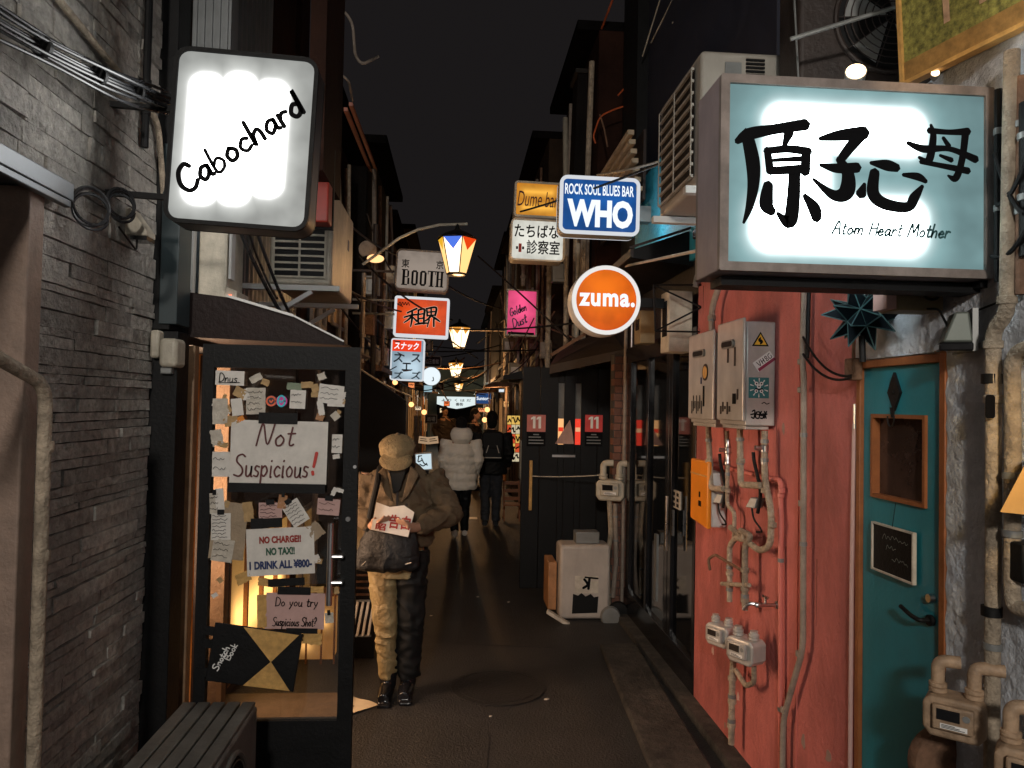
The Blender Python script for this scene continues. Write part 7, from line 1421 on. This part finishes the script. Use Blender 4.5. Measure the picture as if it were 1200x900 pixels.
# ---------------- people walking away
M['hairblack'] = mat('hairblack', (.012, .010, .009), .8, var=.5, scale=40, bump=1, bscale=120, spec=.2)
def walker(label, base, H, face, top, quilt=False, stride=.10, legm='black', shoem='black', hood=False, hair='hairblack', hem=.44, width=1.0, cat='person', slim=1.0):
    t = thing('person', label, cat, base, None, (0, 0, face)); s = H / 1.7
    V = lambda x, y, z: (x * s, y * s, z * s)
    L = [[V(-.085, 0, .88), V(-.08, -.03 - stride * .3, .47), V(-.08, -stride, .08)], [V(.085, 0, .88), V(.08, .0, .47), V(.075, stride * 1.2, .10)]]
    A = [[V(-.2, 0, 1.38), V(-.26 * width, .03, 1.10), V(-.22 * width, -.10, .90)], [V(.2, 0, 1.38), V(.26 * width, .03, 1.10), V(.22 * width, -.10, .90)]]
    b = MB(); head(b, V(0, -.02, 1.58), s); b.tube([V(0, .01, 1.40), V(0, 0, 1.52)], [.06 * s, .052 * s], 10)
    b.loft([(0, 0, .85 * s, .15 * s, .11 * s), (0, 0, 1.1 * s, .14 * s, .10 * s), (0, 0, 1.35 * s, .17 * s, .11 * s), (0, 0, 1.43 * s, .08 * s, .07 * s)])
    for a in A: b.tube(a, [.055 * s, .045 * s, .026 * s], 10); hand(b, a[2], (0, -.3, -1), (-.1, -.9, .3), s, .35)
    for l in L: b.tube(l, [.08 * s, .055 * s, .04 * s], 10); b.tube([Vector(l[2]) + Vector((0, .04, -.03)), Vector(l[2]) + Vector((0, -.13, -.04))], [.035 * s, .03 * s], 8)
    fuse(b, .010, 3).build('body', 'skin', t)
    b = MB(); z0 = hem * 1.7; zs = []; n = 34
    for i in range(n + 1):
        u = i / n; z_ = z0 + (1.43 - z0) * u; q = (abs(math.sin(u * math.pi * 6.5)) * .10 if quilt else .0)
        prof = (.235 - .02 * u if u < .72 else .22 - (u - .72) * .46) * width; zs.append((0, 0, z_ * s, prof * (1 + q) * s, prof * .72 * (1 + q) * s))
    b.loft(zs, 22)
    for a in A:
        p, r_ = [], []
        for i in range(15):
            u = i / 14; v = Vector(a[0]).lerp(Vector(a[1]), u * 2) if u < .5 else Vector(a[1]).lerp(Vector(a[2]), u * 2 - 1); p.append(v); r_.append((.092 - .03 * u) * s * width * (1 + (abs(math.sin(u * math.pi * 5)) * .14 if quilt else .03 * (i % 2))))
        b.tube(p, r_, 12)
    fuse(b, .010 if quilt else .011, 2 if quilt else 3, (.006, (14, 20)) if quilt else (.012, (9, 12))).build('jacket', top, t)
    b = MB(); b.loft([(0, 0, .80 * s, .15 * s, .12 * s), (0, 0, .95 * s, .165 * s, .12 * s)], 16)
    for l in L: leg_cloth(b, l, [.098 * s * slim, .075 * s * slim, .058 * s * slim])
    fuse(b, .011, 3, (.010, (10, 12))).build('trousers', legm, t)
    for l in L:
        x_, y_, z_ = l[2]; b = MB(); b.tube([(x_, y_ + .06, z_ - .035 * s), (x_, y_ - .04, z_ - .03 * s), (x_, y_ - .15, z_ - .04 * s)], [.040 * s, .048 * s, .035 * s], 12); b.tube([(x_, y_ + .01, z_ + .03), (x_, y_ + .01, z_ - .03)], .044 * s, 10); b.build('shoe', shoem, t)
    b = MB(); b.ball((0, .0, 1.615 * s), .086 * s, .10 * s, .105 * s, 14); b.ball((0, .035 * s, 1.54 * s), .08 * s, .075 * s, .10 * s, 12); fuse(b, .010, 3).build('hair', hair, t)
    if hood: b = MB(); b.loft([(0, .07 * s, 1.33 * s, .10 * s, .06 * s), (0, .09 * s, 1.40 * s, .15 * s, .09 * s), (0, .075 * s, 1.47 * s, .165 * s, .105 * s), (0, .05 * s, 1.535 * s, .14 * s, .10 * s), (0, .02 * s, 1.56 * s, .11 * s, .08 * s)], 18); fuse(b, .010, 3).build('hood', top, t)
    return t
M['puffer'] = mat('puffer', (.80, .72, .61), .6, var=.08, scale=8, bump=.25, bscale=20)
M['denim'] = mat('denim', (.028, .030, .036), .8, var=.4, scale=10)
bw = PG(538, 628); walker('person in a cream quilted hooded jacket walking away down the alley', Vector((bw.x, 10.05, 0)), 1.60, R(184), 'puffer', True, .10, 'black', 'paper', True, hem=.40, width=.96, slim=.95)
bm_ = PG(574, 616); wb = walker('person in a black jacket with a dark backpack walking away', Vector((bm_.x, 10.9, 0)), 1.68, R(176), 'rubber', False, .06, 'denim', 'blackgloss', False, hem=.46)
bp = thing('backpack', 'dark backpack with pale straps worn by the person in black', 'backpack', Vector((bm_.x, 10.9 - .16, .98))); MB().prism(rrect(-.16, 0, .16, .42, .07), -.14, .0, 'xz').build('bag_body', 'rubber', bp, bevel=.03, seg=3); MB().prism(rrect(-.13, .03, .13, .19, .04), -.175, -.141, 'xz').build('pocket', 'black', bp, bevel=.01)
b = MB(); b.stroke([(-.09, .12, .012), (-.06, .22, .012)], .01, -.176); b.stroke([(.09, .12, .012), (.06, .22, .012)], .01, -.176); b.stroke([(-.12, .05, .014), (.12, .05, .014)], .014, -.177); b.build('strap', 'paper2', bp)
walker('person in a dark coat far off between the two people walking away', Vector((P(556, 500, 15.5).x, 15.5, 0)), 1.68, R(70), 'black', False, .05, 'black', 'black', hem=.45)
walker('distant person with orange lit face beyond the cream jacket', Vector((P(521, 500, 19).x, 19, 0)), 1.70, R(20), 'darkbrown', False, .05, 'black', 'black', hem=.45)

# ================================================================ small things on the ground
def ground_sheet(name, label, pts, m, rows=3, cat='flyer'):
    q = [PG(u, v, .006) for u, v in pts]; c = sum(q, Vector()) / 4; t = thing(name, label, cat, Vector((c.x, c.y, 0)))
    b = MB(); n = 8; vs = []
    for a_ in range(n + 1):
        for c_ in range(n + 1):
            u, v = a_ / n, c_ / n; p = (q[0] * (1 - u) + q[3] * u) * (1 - v) + (q[1] * (1 - u) + q[2] * u) * v; vs.append(p + Vector((0, 0, .004 * math.sin(u * 7) * math.sin(v * 5) + .004)))
    b.add(vs, [(i * (n + 1) + j, (i + 1) * (n + 1) + j, (i + 1) * (n + 1) + j + 1, i * (n + 1) + j + 1) for i in range(n) for j in range(n)]); b.build('sheet', m, t, True)
    b = MB()
    for r_ in range(rows):
        u = .25 + .55 * r_ / max(1, rows); p0 = (q[0] * (1 - u) + q[3] * u); p1 = (q[1] * (1 - u) + q[2] * u); a_, c_ = p0.lerp(p1, .2), p0.lerp(p1, .65); b.bar(a_ + Vector((0, 0, .0085)), c_ + Vector((0, 0, .0085)), .008, .001)
    b.build('lettering', 'ink', t, True); return t
ground_sheet('flyer', 'cream flyer lying on the asphalt beside the open glass door', ((366, 838), (412, 816), (444, 826), (392, 844)), 'asphaltpaper')
t = thing('leaflet_stand', 'small white striped leaflet stand on the ground behind the person in the cap', 'leaflet', PG(496, 656)); c = PG(496, 656); b = MB(); b.box(-.05, 0, 0, .06, .012, .12); b.xf(Matrix.Rotation(R(-14), 4, 'X')); b.build('card', 'paper2', t); b = MB()
for i in range(4): b.box(-.045 + i * .027, -.003, .01, -.03 + i * .027, -.0006, .11)
b.xf(Matrix.Rotation(R(-14), 4, 'X')); b.build('stripe_print', 'ink', t)
q = P(422, 745, 5.0); t = thing('vent_panel', 'white slatted vent panel leaning by the shop wall behind the person in the cap', 'vent panel', q); b = MB()
for i in range(4): b.bar((-.055 + i * .036, 0, 0), (-.03 + i * .036, .08, .20), .016, .012)
b.build('slat', 'paper2', t); MB().bar((-.065, .012, -.004), (.07, .012, -.004), .012).build('lower_frame', 'greymetal', t); MB().bar((-.045, .092, .205), (.10, .092, .205), .012).build('upper_frame', 'greymetal', t)
q = P(424, 708, 5.3); t = thing('menu_stand', 'dark little menu stand under the tan board behind the person in the cap', 'menu stand', Vector((q.x, q.y, 0))); MB().box(-.13, 0, .001, .09, .03, q.z + .30).build('board', 'black', t); b = MB()
for i in range(5): b.box(-.09, -.003, q.z + .06 + i * .045, .05, -.0005, q.z + .075 + i * .045)
b.build('lettering', 'rust', t)
a, c = P(416, 664, 5.15), P(442, 605, 5.15); t = thing('menu_board', 'tan menu board behind the shoulder bag of the person in the cap', 'menu board', Vector((a.x, 5.15, a.z))); MB().box(0, 0, 0, c.x - a.x, .02, c.z - a.z).build('board', mat('boardtan', (.42, .33, .19), .6, var=.2), t); MB().box(.02, -.003, .03, c.x - a.x - .05, -.0005, .08).build('lettering', 'ink', t)
rng = random.Random(3)
for i in range(9):
    u, v = [(452, 716), (505, 722), (560, 700), (596, 706), (430, 742), (563, 799), (640, 820), (720, 800), (575, 840)][i]
    b = MB(); c = PG(u, v); r_ = rng.uniform(.008, .016); b.prism([(r_ * math.cos(a_) * rng.uniform(.6, 1.3), r_ * math.sin(a_) * rng.uniform(.5, 1.2)) for a_ in [R(x) for x in (0, 70, 140, 210, 290)]], .002, .007, 'xy'); b.xf(Matrix.Translation(c))
    solo('litter_scrap', b, 'paper2', 'tiny pale scrap of litter on the dark asphalt', 'litter', 'litter scraps on the asphalt')

g = MB(); g.prism([(-.5, 2.6), (.1, 2.7), (.22, 4.1), (-.35, 4.3)], .001, .004, 'xy'); struct('asphalt_patch', g, mat('patch', (.024, .022, .022), .5, var=.7, scale=110, bump=1.4, bscale=80, stain=.4))
g = MB(); g.prism([(.05, 5.6), (.8, 5.5), (.86, 6.9), (.12, 7.1)], .001, .004, 'xy'); struct('asphalt_patch', g, bpy.data.materials['patch'])
